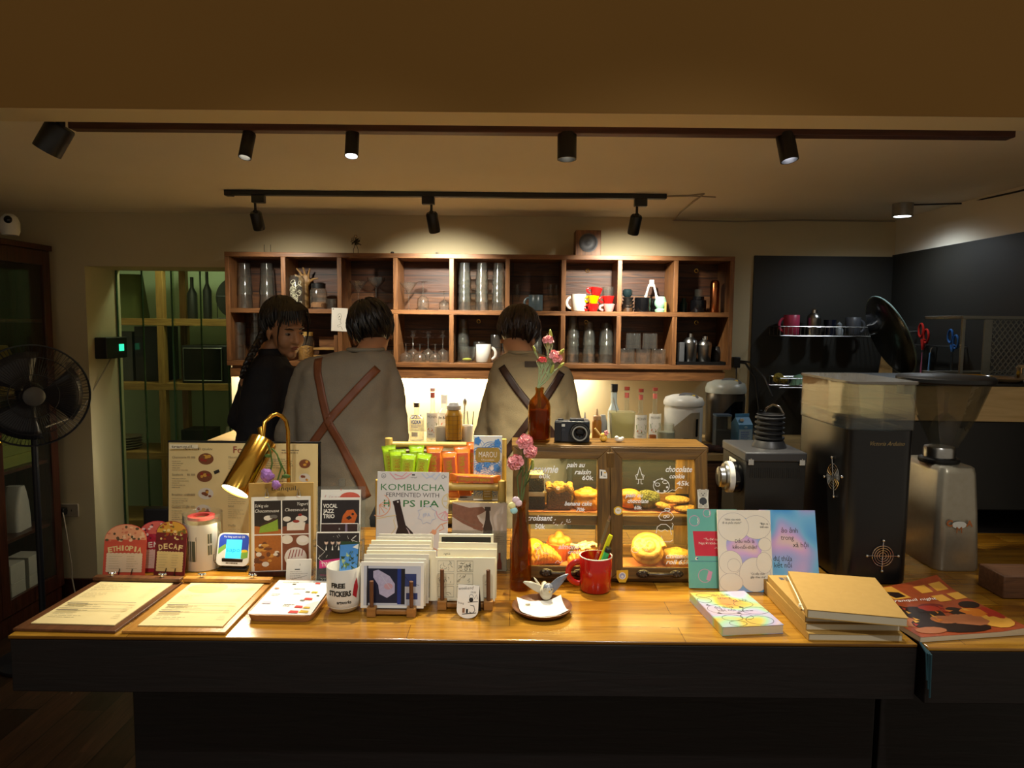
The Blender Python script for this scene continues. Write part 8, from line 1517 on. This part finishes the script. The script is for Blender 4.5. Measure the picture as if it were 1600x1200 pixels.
q = at(1378, 868, y1); emblem(TR((q.x - (x0 + x1) / 2, -.0002, q.z - Zt)) @ RO(R(90), 4, 'X'))
q = at(1303, 745, y1 + .07); emblem(TR((-w2 - .0002, .07, q.z - Zt)) @ RO(R(-90), 4, 'Z') @ RO(R(90), 4, 'X') @ RO(R(12), 4, 'Z'), .036)
q = at(1384, 694, y1); mb = MB(1, TR((.012, -.0003, q.z - Zt)) @ RO(R(90), 4, 'X')); mb.text('Victoria Arduino', 0, -.004, .016, 0, w=.092, sh=.5); mb.build('script_lettering', [pm('pale_gold_lettering', '#a08a5c', '#8f7a4e', .3, .6)], t)
# silver grinder
y1 = 1.97; x0, x1 = at(1463, 900, y1).x, at(1534, 900, y1).x; zt = at(1492, 733, y1).z - Zt; t = thing('silver_grinder', 'silver coffee grinder with a cone hopper under a black lid', 'coffee grinder', ((x0 + x1) / 2, y1, Zt)); w2 = (x1 - x0) / 2; SIL = pm('champagne_silver_paint', '#a8a294', '#98927f', .3, .55, scale=60)
mb = MB(); D3 = .23; c0 = D3 / 2
mb.loft([[(x * k, c0 + (y - c0) * k2 + dy, z) for x, y in rr4(-w2, 0, w2, D3, .028)] for z, k, k2, dy in ((0, .97, .97, 0), (.006, 1, 1, 0), (zt * .55, .92, .95, .004), (zt - .02, .82, .9, .008), (zt - .004, .78, .86, .008), (zt, .7, .8, .008))]); mb.build('housing', SIL, t, sharp=45)
bx, by = at(1470, 716, y1 + .1).x - (x0 + x1) / 2, .11
mb = MB(1, TR((bx, by, zt))); mb.lathe([(0, 0), (.052, 0), (.054, .003), (.054, .012), (.047, .016), (0, .016)], 48, flute=(48, .012)); mb.build('adjusting_ring', M['black'], t); mb = MB(1, TR((bx, by, zt + .0163))); mb.lathe([(0, 0), (.043, 0), (.043, .024), (.04, .03), (0, .03)], 40); mb.build('collar', M['steel'], t)
zb2 = zt + .047; zl2 = at(1478, 598, y1 + .1).z - Zt; mb = MB(1, TR((bx + .012, by, 0))); SM = glass('smoke_clear_hopper', '#e4e4e0', .05, '#b8b8b0', gain=.6)
mb.lathe([(.038, zb2), (.042, zb2 + .01), (.08, zb2 + .09), (.112, zl2 - .004), (.114, zl2), (.11, zl2), (.077, zb2 + .09), (.036, zb2 + .004)], 8, k=0); mb.build('hopper', SM, t, sharp=30)
mb = MB(1, TR((bx + .012, by, 0))); mb.lathe([(.033, zb2 + .003), (.045, zb2 + .05), (.03, zb2 + .085), (.006, zb2 + .1), (.006, zl2 - .03), (0, zl2 - .03)], 6); mb.build('inner_cone', M['acrylic'], t, sharp=20)
mb = MB(1, TR((bx + .004, by, zl2 + .0005))); mb.lathe([(0, 0), (.126, 0), (.13, .004), (.13, .014), (.122, .02), (0, .026)], 48); mb.box(-.13, -.1, -.02, .02, -.035, .002); mb.build('lid', M['black'], t, sharp=40)
q = at(1500, 822, y1); M0 = TR((q.x - (x0 + x1) / 2, .0105, q.z - Zt)) @ RO(R(88), 4, 'X') @ Mx.Scale(.0019, 4); mb = MB(1, M0); mb.z = 4; mb.disc(0, 1, 11, 1, 5.5); mb.z = 4.5; mb.text('C', -15, -1, 13, 0, bold=.05); mb.text('M', 0, -11, 13, 0, bold=.02); mb.text('A', 15, -1, 13, 0, bold=.03); mb.build('badge', [M['copper'], M['chrome']], t)
# ------------------------------------------------------------ right-hand work counter, espresso machine and crate
mb = BX(1.0, XR - .013, 2.37, 3.34, 0, ZC - .03, 0); mb.box(.99, XR - .013, 2.365, 3.345, ZC - .0298, ZC, 0); tag(mb.build('side_work_counter', M['counter_dark'], bev=.003), 'dark work counter under the espresso machine by the blackboard wall', 'counter')
ex0, ex1, ey0, ey1 = 1.21, 2.06, 2.42, 2.92; ez1 = 1.428; t = thing('espresso_machine', 'big black espresso machine with a cream upper back panel', 'espresso machine', ((ex0 + ex1) / 2, ey0, ZC + .0005)); X0, X1, DD, HH = -(ex1 - ex0) / 2, (ex1 - ex0) / 2, ey1 - ey0, ez1 - ZC
mb = BX(X0, X1, 0, DD, .06, HH - .13); [mb.lathe([(0, 0), (.03, 0), (.025, .06), (0, .06)], 16, c=(x, y, 0)) for x in (X0 + .06, X1 - .06) for y in (.06, DD - .06)]; mb.build('machine_body', M['black'], t, .006)
mb = MB(); mb.add([(X0, 0, HH - .13), (X1, -.03, HH - .13), (X1, -.0, HH - .012), (X0, .03, HH - .012), (X0, DD, HH - .13), (X1, DD, HH - .13), (X1, DD, HH - .012), (X0, DD, HH - .012)], [(0, 1, 2, 3), (1, 5, 6, 2), (5, 4, 7, 6), (4, 0, 3, 7), (3, 2, 6, 7), (0, 4, 5, 1)]); mb.build('back_panel', wood('cream_plywood_panel', '#d8bb84', '#c4a46c', 'x', .4, 3), t)
mb = MB(); slab(mb, X0 - .01, X1 + .01, .01, DD + .01, HH - .0115, HH, .06); mb.build('cup_tray', M['black'], t, .003); mb = BX(.2, .3, -.028, -.012, HH - .1, HH - .07); mb.build('switch', M['grey_plastic'], t)
zc4 = ZC + HH + .0012
p = at(1520, 586, 2.55); mb = LA([(0, .0), (.04, 0), (.062, .018), (.06, .019), (.04, .004), (0, .004)], 30); tag(mb.build('yellow_saucer', YEL, loc=(p.x, 2.55, zc4)), 'yellow saucer on the espresso machine top', 'saucer')
p = at(1556, 584, 2.5); mb = LA([(0, .0), (.05, 0), (.075, .014), (.073, .016), (.05, .004), (0, .004)], 30); tag(mb.build('beige_saucer', pm('beige_glaze', '#a08a6a'), loc=(p.x + .02, 2.5, zc4)), 'beige saucer beside the yellow one on the machine', 'saucer')
mb = MB(); p = at(1595, 585, 2.52); mb.lathe([(0, 0), (.03, 0), (.032, .05), (.024, .06), (0, .062)], 28); tag(mb.build('steel_tamper', M['chrome'], loc=(p.x, 2.5, zc4 + .001)), 'shiny steel cup gleaming at the end of the machine top', 'cup')
# grey lattice crate on the machine
p = at(1478, 600, 2.74); c = thing('plastic_crate', 'grey plastic lattice crate standing on its side behind the grinder', 'crate', (p.x, 2.66, zc4)); GC = pm('grey_crate_plastic', '#8b8f8a', '#7c807b', .5, scale=60); CW_, CD, CH = .5, .25, .235
mb = MB()
for b in ((0, CW_, 0, .012, 0, .012), (0, CW_, 0, .012, CH - .012, CH), (0, .012, 0, .012, .012, CH - .012), (CW_ - .012, CW_, 0, .012, .012, CH - .012), (.085, .115, .002, .01, .012, CH - .012), (.27, .3, .002, .01, .012, CH - .012), (0, .012, .012, CD, 0, .012), (0, .012, .012, CD, CH - .012, CH), (CW_ - .012, CW_, .012, CD, 0, .012), (CW_ - .012, CW_, .012, CD, CH - .012, CH), (0, CW_, CD - .012, CD, 0, .012), (0, CW_, CD - .012, CD, CH - .012, CH)): mb.box(*b)
mb.build('frame', GC, c, .002); mb = MB()
for x0_, x1_ in ((.115, .27), (.3, .488)):
    h_ = CH - .024; w_ = x1_ - x0_
    for i in range(-12, 20):
        for d_ in (1, -1):
            a0 = x0_ + i * .02; pts = []
            for k in range(25):
                x = a0 + d_ * (k / 24) * h_ * .75; z = .012 + h_ * k / 24
                if x0_ <= x <= x1_: pts.append((x, .006, z))
            if len(pts) > 1: mb.tube([pts[0], pts[-1]], .0022, 4)
mb.build('lattice', GC, c)
# ------------------------------------------------------------ wire racks and washing-up in the corner
def wrack(label, pxa, pxb, py, depth=.16, hh=.05):
    a, b = at(pxa, py, YB - .03), at(pxb, py, YB - .03); t = thing('wire_rack', label, 'rack', (a.x, YB - .0125, a.z), 0, 'wire racks on the blackboard wall'); W = b.x - a.x; mb = MB()
    for z in (0, hh):
        mb.tube([(0, 0, z), (0, -depth, z), (W, -depth, z), (W, 0, z)], .003, 6); mb.tube([(0, -.003, z), (W, -.003, z)], .003, 6)
    nn = int(W / .022)
    for i in range(nn + 1): x = W * i / nn; mb.tube([(x, -depth, hh), (x, -depth, 0), (x, -.003, 0), (x, -.003, hh)], .0014, 4)
    mb.build('wires', M['steel'], t); return t, a, W, depth
t, a, W, dp = wrack('upper wire rack holding cups and a shaker on the blackboard wall', 1204, 1400, 524); zr = a.z + .0045
yw = YB - .1; pk = mug('pink_mug', 'pink mug on the upper wire rack', .042, .11, pm('hot_pink_glaze', '#c8466a', '#b83c5e', .35), -1, (at(1236, 520, yw).x, yw, zr))
shaker('steel shaker standing on the upper wire rack', (at(1271, 520, yw).x, yw, zr), 1.0, .85)
mb = LA(shell(.028, .033, .085), 28); tag(mb.build('dark_tumbler', pm('dark_smoked_glass', '#1c2030', '#141826', .15), loc=(at(1296, 520, yw).x, yw, zr)), 'dark tumbler next to the shaker, upper wire rack', 'glass')
mb = LA([(0, 0), (.02, 0), (.022, .03), (.012, .045), (.014, .06), (0, .075)], 20); tag(mb.build('pale_stopper', pm('pale_grey_ceramic', '#8a9094', '#7a8084', .3), loc=(at(1311, 520, yw - .02).x, yw - .02, zr)), 'small pale stopper between tumbler and grey mug', 'stopper')
mug('grey_mug', 'grey mug near the end of the upper wire rack', .04, .1, pm('mid_grey_glaze', '#4c4e54', '#424449', .35), 1, (at(1332, 520, yw).x, yw, zr))
t, a, W, dp = wrack('lower wire rack holding mint bowls on the blackboard wall', 1203, 1432 - 8, 602); zr2 = a.z + .0045; MINT = pm('mint_melamine', '#8fbca0', '#80ae92', .3)
def bowl(label, px, r, tilt, dz=0, dy=0): mb = LA([(0, 0), (r * .45, 0), (r, r * .62), (r * .97, r * .64), (r * .42, .005), (0, .005)][::1], 32); o = tag(mb.build('mint_bowl', MINT, loc=(at(px, 590, yw + dy).x, yw + dy, zr2 + dz)), label, 'bowl', 'mint bowls on the lower wire rack'); o.rotation_euler = (R(180), R(tilt), 0); return o
bowl('larger mint bowl upside down on the lower wire rack', 1250, .068, -14, .06); bowl('smaller mint bowl next to the larger upturned one', 1286, .05, 8, .04, -.02)
mb = MB(); mb.ell((0, 0, .03), (.03, .024, .03)); mb.ell((.03, -.01, .02), (.022, .02, .02)); tag(remesh(mb.build('yellow_sponge', pm('mustard_sponge', '#8a7a2c', '#75671f', .95, scale=120, bump=.8), loc=(at(1216, 595, yw).x, yw, zr2 + .012)), .004, 2), 'mustard sponge at the open end of the lower rack', 'sponge')
mb = LA(shell(.03, .034, .08), 28); tag(mb.build('dim_tumbler', M['glass_dim'], loc=(at(1328, 595, yw).x, yw, zr2)), 'dim clear tumbler on the lower wire rack', 'glass')
mb = MB(); mb.ell((0, 0, .018), .018); tag(mb.build('white_ball', M['white'], loc=(at(1366, 585, yw - .02).x, yw - .02, zr2)), 'small white ball-shaped knob on the lower rack', 'knob')
p = at(1398, 598, YB - .1); t = thing('cutting_board', 'pale wooden cutting board with a dark handle slot', 'cutting board', (p.x, YB - .075, zr2 + .005)); hb = at(1400, 541, YB - .075).z - zr2
M0 = RO(R(5), 4, 'Y') @ RO(R(84), 4, 'X'); mb = MB(1, M0); mb.prism([(-.085, 0), (.085, 0), (.08, hb * .85), (.062, hb), (-.045, hb), (-.066, hb * .86)], -.012, 0, 0); mb.z = .0002; mb.disc(.012, hb - .03, .025, 1, .011); mb.build('board', [wood('pale_maple', '#b9935a', '#a07c48', 'y', .5, 4), M['black']], t, .002)
p = at(1386, 527, 3.58); t = thing('round_tray', 'large round black tray hung on edge in the corner', 'tray', p); rT = .215
mb = MB(1, RO(R(-24), 4, 'Y') @ RO(R(-4), 4, 'Z') @ RO(R(90), 4, 'Y')); mb.lathe([(0, 0), (rT * .9, 0), (rT, .016), (rT * .985, .018), (rT * .89, .004), (0, .004)], 56); mb.build('tray_disc', pm('black_lacquer', '#1c2122', '#151a1b', .25, coat=.3), t); mb.f = []; mb.v = []; mb.m = []; mb.tube([(rT * cos(i * pi / 28), rT * sin(i * pi / 28), .0165) for i in range(56)], .0045, 8, closed=True); mb.build('rim', pm('teal_grey_rim', '#7d9694', '#6d8684', .35), t)
mb = MB(); mb.tube([(.0, .12, .02), (XR - .0125 - p.x, .12, .03)], .006, 8); mb.build('wall_hook', M['steel'], t)
# hooks and tools on the right wall
RX = XR - .014
def rw(px, py): d = ray(px, py); return EYE + d * ((RX - EYE.x) / d.x)
a, b = rw(1420, 538), rw(1515, 538); zh = a.z; t = thing('hook_rail', 'steel hook rail with kitchen tools on the blackboard side wall', 'rail', (RX, a.y, zh)); mb = MB(); mb.tube([(-.03, 0, 0), (-.03, b.y - a.y, 0)], .004, 8); [mb.tube([(.0, y, 0), (-.03, y, 0)], .004, 8) for y in (-.02, (b.y - a.y) / 2, b.y - a.y + .02)]; mb.build('rail_bar', M['steel'], t)
def scissors(label, px, py, m, k=1.0):
    q = rw(px, py); t = thing('scissors', label, 'scissors', (RX - .045, q.y, zh - .012), 0, 'scissors on the hook rail'); h0 = q.z - (zh - .012)
    for s_ in (-1, 1):
        mb = MB(); mb.tube([(-.0, s_ * .024 * k + .02 * k * cos(2 * pi * i / 18), h0 + s_ * .024 * k * .6 + .034 * k * sin(2 * pi * i / 18)) for i in range(18)], .0055 * k, 8, closed=True); mb.tube([(0, s_ * .014, h0 - .03 * k), (0, 0, -.01)], .006, 8); mb.build('handle', m, t)
        mb = MB(); mb.prism([(-.006, -.1), (.004, -.1), (.008, 0), (-.006, 0)], -.001, .001); mb.v = [V((v.z + s_ * .0012, v.x, v.y - .01)) for v in mb.v]; mb.build('blade', M['steel'], t)
    mb = MB(); mb.tube([(.013, 0, .012), (.0, 0, .004), (-.004, 0, -.012)], .003, 6); mb.build('pivot', M['steel'], t)
scissors('red-handled scissors hanging on the rail', 1457, 521, pm('red_plastic', '#b8251c', '#a81f17', .35)); scissors('blue-handled scissors seen behind the crate', 1504, 530, pm('blue_plastic', '#2a62a8', '#235694', .35), .9)
def tool(name, label, px, m, hm, L=.17, w=.011):
    q = rw(px, 545); t = thing(name, label, 'kitchen tool', (RX - .03, q.y, zh - .0045), 0, 'tools on the hook rail'); mb = MB(); mb.tube([(0, 0, 0), (-.01, 0, -.012), (-.012, 0, -.03)], .0022, 6); mb.build('hook', M['steel'], t); mb = MB(); mb.tube([(-.012, 0, -.03), (-.016, 0, -.03 - L)], [w * .7, w], 10, flat=.6); mb.build('handle', hm, t); mb = MB(); mb.ell((-.017, 0, -.06 - L), (.006, w * 1.7, .032)); mb.build('head', m, t)
tool('silicone_brush', 'pink-handled silicone brush on the hook rail', 1455, pm('pale_grey_silicone', '#a9aeb0'), pm('rose_handle', '#c0607a', '#b0546c', .4)); tool('silicone_spatula', 'light blue spatula on the hook rail', 1467, pm('pale_blue_silicone', '#7ea4c8'), pm('sky_handle', '#6f9cc8', '#628fba', .4)); tool('steel_ladle', 'steel ladle nearest the corner on the hook rail', 1428, M['steel'], M['steel'], .14, .005); tool('steel_tongs', 'steel tongs hanging between ladle and pink brush', 1440, M['steel'], M['chrome'], .16, .006)
# odds at the far right of the bar
p, s = cb(1585, 936); mb = BX(-.03, .09, 0, .1, 0, .06); tag(mb.build('wooden_block', wood('worn_wood_block', '#6e4a30', '#523521', 'x', .6, 8), bev=.003, loc=(p.x, p.y, Zt)), 'worn wooden block behind the magazine', 'block')
a = cb(1536, 893)[0]; mb = MB(); mb.tube([(a.x, a.y, Zt + .006), (a.x + .06, a.y + .02, Zt + .007), (a.x + .14, a.y - .005, Zt + .006), (1.72, a.y - .06, Zt + .006)], .0045, 8); tag(mb.build('white_cable', M['white_plastic']), 'white cable lying on the counter beside the silver grinder', 'cable')
# ------------------------------------------------------------ display cabinet, fan and wall fittings by the store room
kx, ky0, ky1, kz0, kz1 = -2.56, 2.95, 3.93, .1, 2.02
t = thing('display_cabinet', 'tall dark mahogany cabinet with a glass front against the side wall', 'cabinet', (-2.99, ky0, 0)); X = kx + 2.99; DY = ky1 - ky0
def kb(nm, *b, m=M['cab'], par=None): mb = BX(*b); return mb.build(nm, m, par or t, .002)
kb('base', 0, X - .01, .01, DY - .01, 0, kz0); kb('top', -.005, X + .01, -.01, DY + .01, kz1 - .03, kz1); kb('rear_panel', 0, .012, 0, DY, kz0, kz1 - .03); kb('side_panel', .0125, X - .02, 0, .016, kz0, kz1 - .03); kb('side_panel', .0125, X - .02, DY - .016, DY, kz0, kz1 - .03)
KZ = (.1, .46, .82, 1.2, 1.6)
for z in KZ: kb('shelf_board', .0125, X - .03, .0165, DY - .0165, z, z + .018)
for y0 in (0, DY / 2 + .001):
    d = bpy.data.objects.new('door', None); COL.objects.link(d); d.parent = t; w_ = DY / 2 - .001
    mb = MB(); [mb.box(X - .019, X, y0 + a, y0 + b, z0, z1) for a, b, z0, z1 in ((0, .06, kz0, kz1 - .031), (w_ - .06, w_, kz0, kz1 - .031), (.06, w_ - .06, kz0, kz0 + .08), (.06, w_ - .06, kz1 - .11, kz1 - .031))]; mb.build('door_frame', M['cab'], d, .002)
    mb = BX(X - .011, X - .008, y0 + .058, y0 + w_ - .058, kz0 + .078, kz1 - .108); mb.build('pane', M['glass_dim'], d); mb = LA([(0, 0), (.008, 0), (.012, .014), (0, .02)], 12); mb.build('knob', M['brass'], d, loc=(X, y0 + (.03 if y0 else w_ - .03), 1.0), rot=(0, R(90), 0))
WB = pm('white_carton', '#c9c6bc', '#bab7ac', .7); n = 0
for y in (3.52, 3.66, 3.8):
    for k in range(2):
        mb = BX(-.06, .06, -.055, .055, 0, .1); mb.z = .1; o = mb.build('white_carton', WB, bev=.002, loc=(kx - .13, y, KZ[0] + .0185 + .101 * k)); tag(o, 'white carton, %s layer, cabinet bottom, %s' % (('lower', 'upper')[k], ('nearest the fan', 'middle of the row', 'nearest the wall socket')[n % 3]), 'box', 'white cartons at the cabinet bottom')
    n += 1
for y, l in ((3.55, 'white paper coffee bag nearer the fan, second cabinet shelf'), (3.74, 'white paper coffee bag nearer the wall socket, second cabinet shelf')):
    mb = MB(); mb.loft([[(x * (1 - f * .1), yy * (1 - .75 * f ** 3), .24 * f) for x, yy in rr4(-.045, -.07, .045, .07, .02)] for f in (0, .3, .6, .85, 1)]); tag(mb.build('coffee_bag', pm('pale_bag_paper', '#b9b6ae', '#a5a29a', .8, scale=30), loc=(kx - .12, y, KZ[1] + .0185), rot=(0, 0, R(8))), l, 'bag', 'coffee bags in the cabinet')
for k in range(3): mb = BX(-.06, .06, -.16, .16, 0, .06); [mb.disc(0, 0, 0.0001, 0) for _ in ()]; tag(mb.build('green_box', pm('green_yellow_box', '#7a7c2c', '#566424', .6, scale=18), bev=.002, loc=(kx - .13, 3.66, KZ[2] + .0185 + .061 * k)), ('lowest', 'middle', 'topmost')[k] + ' green and yellow box in the cabinet stack', 'box', 'green boxes in the cabinet')
mb = LA([(0, 0), (.05, 0), (.055, .2), (.03, .26), (0, .26)], 20); tag(mb.build('yellow_bag', pm('dim_yellow_bag', '#8a7436', '#74602a', .6), loc=(kx - .13, 3.7, KZ[3] + .0185)), 'dull yellow packet upright on the fourth cabinet shelf', 'packet')
p = at(17, 384, 3.45); t = thing('security_camera', 'white egg-shaped security camera atop the dark cabinet', 'camera', (p.x, 3.45, kz1 + .0006)); mb = LA([(0, 0), (.035, 0), (.042, .02), (.042, .06), (.034, .085), (.018, .1), (0, .103)], 28); mb.build('shell', M['white_plastic'], t); mb = MB(); mb.ell((.016, -.034, .07), (.019, .014, .019)); mb.build('eye', M['black_gloss'], t)
# stand fan
F = at(50, 618, 3.25); t = thing('stand_fan', 'dark stand fan with a round wire cage before the cabinet', 'fan', (F.x, F.y, 0)); FQ = TR((0, 0, F.z)) @ RO(R(42), 4, 'Z') @ RO(R(90), 4, 'X'); FM = pm('dark_blue_fan', '#20222c', '#181a22', .4)
mb = LA([(0, .001), (.19, .001), (.19, .015), (.04, .04), (0, .04)], 40); mb.build('base', FM, t); mb = MB(); mb.tube([(0, 0, .04), (0, 0, F.z - .02)], .014, 12); mb.build('pole', FM, t)
mb = MB(1, FQ); mb.lathe([(0, -.15), (.05, -.14), (.06, -.04), (.05, -.02), (0, -.02)], 24); mb.build('motor', FM, t)
mb = MB(1, FQ); RF = .235
for z, r in ((.0, RF), (.012, RF), (.045, .18), (.055, .1)): mb.tube([(r * cos(2 * pi * i / 48), r * sin(2 * pi * i / 48), z) for i in range(48)], .0022 if r < RF else .004, 6, closed=True)
for i in range(90): a = 2 * pi * i / 90; c_, s_ = cos(a), sin(a); mb.tube([(RF * c_, RF * s_, .012), (.18 * c_, .18 * s_, .046), (.1 * c_, .1 * s_, .056), (.04 * c_, .04 * s_, .058)], .0011, 4); i % 2 or mb.tube([(RF * c_, RF * s_, 0), (.13 * c_, .13 * s_, -.035), (.05 * c_, .05 * s_, -.04)], .0011, 4)
mb.build('cage', FM, t); mb = MB(1, FQ); mb.lathe([(0, .05), (.044, .052), (.044, .062), (.036, .068), (0, .07)], 32); mb.build('hub_badge', M['grey_plastic'], t)
for k in range(3):
    mb = MB(1, FQ @ RO(k * 2 * pi / 3, 4, 'Z')); vs = []
    for i in range(7):
        for j in range(5): u = j / 4; r = .04 + .165 * u; a = (i / 6 - .5) * (1.1 + .3 * u); vs.append((r * cos(a), r * sin(a), .006 + .022 * (i / 6 - .5)))
    mb.add(vs, [(i * 5 + j, i * 5 + 5 + j, i * 5 + 6 + j, i * 5 + 1 + j) for i in range(6) for j in range(4)]); o = mb.build('blade', pm('smoky_blade', '#2e3038', '#262830', .3), t); o.modifiers.new('thick', 'SOLIDIFY').thickness = .002
# fittings on wall and reveal
def plate(name, label, px, py, w=.075, h=.075): p = at(px, py, YB - .0005); t = thing(name, label, 'socket', (p.x, YB - .0006, p.z)); mb = BX(-w / 2, w / 2, -.009, 0, -h / 2, h / 2); mb.build('plate', M['plaster_grey'], t, .002); mb = MB(); [mb.box(x - .002, x + .002, -.0095, -.0088, -.006, .006) for x in (-.012, .012)]; mb.build('slots', M['black'], t); return t, p
plate('wall_socket', 'dim wall socket half behind the fan cage', 114, 576); t, p = plate('wall_socket', 'wall socket low on the wall with a black plug', 110, 797, .1)
mb = BX(-.03, .01, -.05, -.0096, -.02, .02); tag(mb.build('black_plug', M['black'], bev=.004, loc=(p.x - .02, YB, p.z)), 'black plug pushed into the low wall socket', 'plug')
mb = MB(); mb.tube([(p.x - .01, YB - .054, p.z), (p.x + .01, YB - .07, p.z - .06), (p.x + .03, YB - .06, p.z - .3), (p.x + .03, YB - .06, .13), (p.x + .07, YB - .09, .01)], .004, 6); tag(mb.build('plug_cord', M['cord']), 'pale cord hanging from the low black plug', 'cord')
p = at(157, 543, YB + .17); t = thing('switch_box', 'black wall box with a green light on the doorway reveal', 'switch box', (ol + .0006, YB + .17, p.z)); mb = BX(0, .07, -.11, .11, -.062, .062); mb.build('box', M['black'], t, .005); mb = BX(.0701, .072, .02, .07, -.02, .02); mb.build('green_light', glow('green_led', '#2fe0a0', 1.5), t)
mb = MB(); mb.tube([(ol + .03, YB + .17, p.z - .064), (ol + .03, YB + .1, p.z - .13), at(128, 640, YB - .03), at(106, 655, YB - .08), at(70, 668, 3.6)], .004, 6); tag(mb.build('box_cord', M['cord']), 'pale cord swinging from the black wall box towards the fan', 'cord')
# store room: pine rack and what stands on it
rx0, rx1, ry0, ry1 = -3.15, -1.75, 5.0, 5.4; t = thing('storage_rack', 'pine storage rack seen through the glass doors', 'rack', (rx0, ry0, 0)); RW = rx1 - rx0; RZ = (.12, .62, 1.12, 1.58, 2.0)
for x in (0, RW * .45, RW - .05):
    for y in (0, .35): kb('post', x, x + .05, y, y + .05, 0, 2.1, m=M['pine_v'], par=t)
for z in RZ: kb('shelf_board', -.0, RW, -.001, .401, z, z + .05, m=M['pine'], par=t)
light('store_lamp', 'POINT', (-2.1, 4.72, 2.4), 15, (.9, 1, .74), shadow_soft_size=.1)
def rk(name, label, cat, x, k, mb, m, dy=.15): return tag(mb.build(name, m, loc=(x, ry0 + dy, RZ[k] + .051), sharp=50), label, cat)
DK = pm('dim_black_ware', '#1f2222', '#171919', .4)
t = thing('microwave_oven', 'dark microwave oven on the middle pine shelf', 'microwave', (-2.16, ry0 + .02, RZ[2] + .051)); mb = BX(-.2, .2, 0, .3, 0, .27); mb.build('case', DK, t, .006); mb = BX(-.19, .1, -.012, 0, .015, .255); mb.build('door', M['black_gloss'], t, .004); mb = MB(); mb.tube([(-.18, -.014, .25), (.09, -.014, .25), (.09, -.014, .02), (-.18, -.014, .02)], .004, 6, closed=True); mb.build('trim', M['steel'], t)
rk('cardboard_box', 'brown cardboard box beside the microwave', 'box', -1.885, 2, MB().box(-.06, .06, 0, .2, 0, .22), M['kraft']); rk('plastic_parcel', 'pink and white plastic parcel in front of the cardboard box', 'parcel', -1.87, 2, MB().ell((0, 0, .04), (.06, .05, .04)), pm('pink_white_plastic', '#e2a8a0', '#e8e0da', .3, scale=30), .05)
for i, (x, h, r, l) in enumerate(((-2.33, .3, .035, 'dark bottle nearest the pine post, upper shelf'), (-2.22, .34, .03, 'tall dark bottle in the middle of the upper shelf'))): rk('dark_bottle', l, 'bottle', x, 3, MB().lathe([(0, 0), (r, 0), (r, h * .6), (r * .35, h * .75), (r * .35, h), (0, h)], 18), DK)
rk('drum_tin', 'big round dark tin standing on edge, upper shelf', 'tin', -1.98, 3, MB(1, TR((0, 0, .15)) @ RO(R(90), 4, 'X')).lathe([(0, 0), (.15, 0), (.15, .1), (0, .1)], 32), DK, .18)
rk('wire_basket', 'square black wire basket on the upper shelf', 'basket', -2.0, 3, MB().tube([(-.1, 0, .004), (.1, 0, .004), (.1, 0, .16), (-.1, 0, .16)], .004, 6, closed=True), DK, .03)
rk('green_sack', 'olive sack on the upper shelf behind the first pane', 'sack', -2.85, 3, slab(MB(), -.13, .13, 0, .2, 0, .32, .06, 0, .75, .6), pm('olive_sack', '#5c6432', '#48502a', .9)); rk('grey_bin', 'tall grey bin on the middle shelf behind the first pane', 'bin', -2.9, 2, MB().box(-.12, .12, 0, .25, 0, .36), M['grey_plastic']); rk('black_bin', 'tall black bin beside the grey one', 'bin', -2.66, 2, MB().box(-.1, .1, 0, .25, 0, .4), DK)
rk('white_jug', 'white jug on the lower pine shelf', 'jug', -2.05, 1, MB().lathe([(0, 0), (.06, 0), (.07, .1), (.05, .17), (0, .17)], 20), M['white']);
for k in range(5): rk('pale_plate', ORD[k + 1] + ' pale plate from the bottom of the pile, lower pine shelf', 'plate', -2.85, 1, MB().lathe([(0, 0), (.07, 0), (.11, .016), (.108, .018), (.07, .003), (0, .003)], 28), M['plaster_grey']).location.z += .019 * k
rk('clear_bag', 'crinkled clear bag of cups on the lower pine shelf', 'bag', -1.85, 1, MB().ell((0, 0, .06), (.1, .08, .06)), M['acrylic'])
rk('black_case', 'black case with a red light on the lower shelf', 'case', -2.28, 1, MB().box(-.1, .1, 0, .2, 0, .16).box(.0, .02, -.004, 0, .06, .075, 1), [DK, glow('red_led', '#ff2a1a', 2)], .02); rk('round_stool', 'dim round wooden stool top on the lowest shelf', 'stool', -2.2, 0, MB().lathe([(0, 0), (.16, 0), (.16, .3), (0, .3)], 28), M['cab'])
t = thing('dark_chair', 'dark upholstered chair behind the coffee cards at the counter end', 'chair', (-1.21, 2.42, 0)); DL = pm('dark_leatherette', '#17161a', '#111014', .5)
mb = MB(); slab(mb, -.075, .075, -.02, .02, .62, .965, .018); mb.build('backrest', DL, t, .004); mb = MB(); slab(mb, -.08, .08, -.02, .3, .58, .62, .02); mb.build('seat', DL, t, .004)
for x in (-.065, .065):
    for y in (0, .28): mb = MB(); mb.tube([(x, y, 0), (x * .9, y, .58)], .012, 8); mb.build('leg', M['cab'], t)
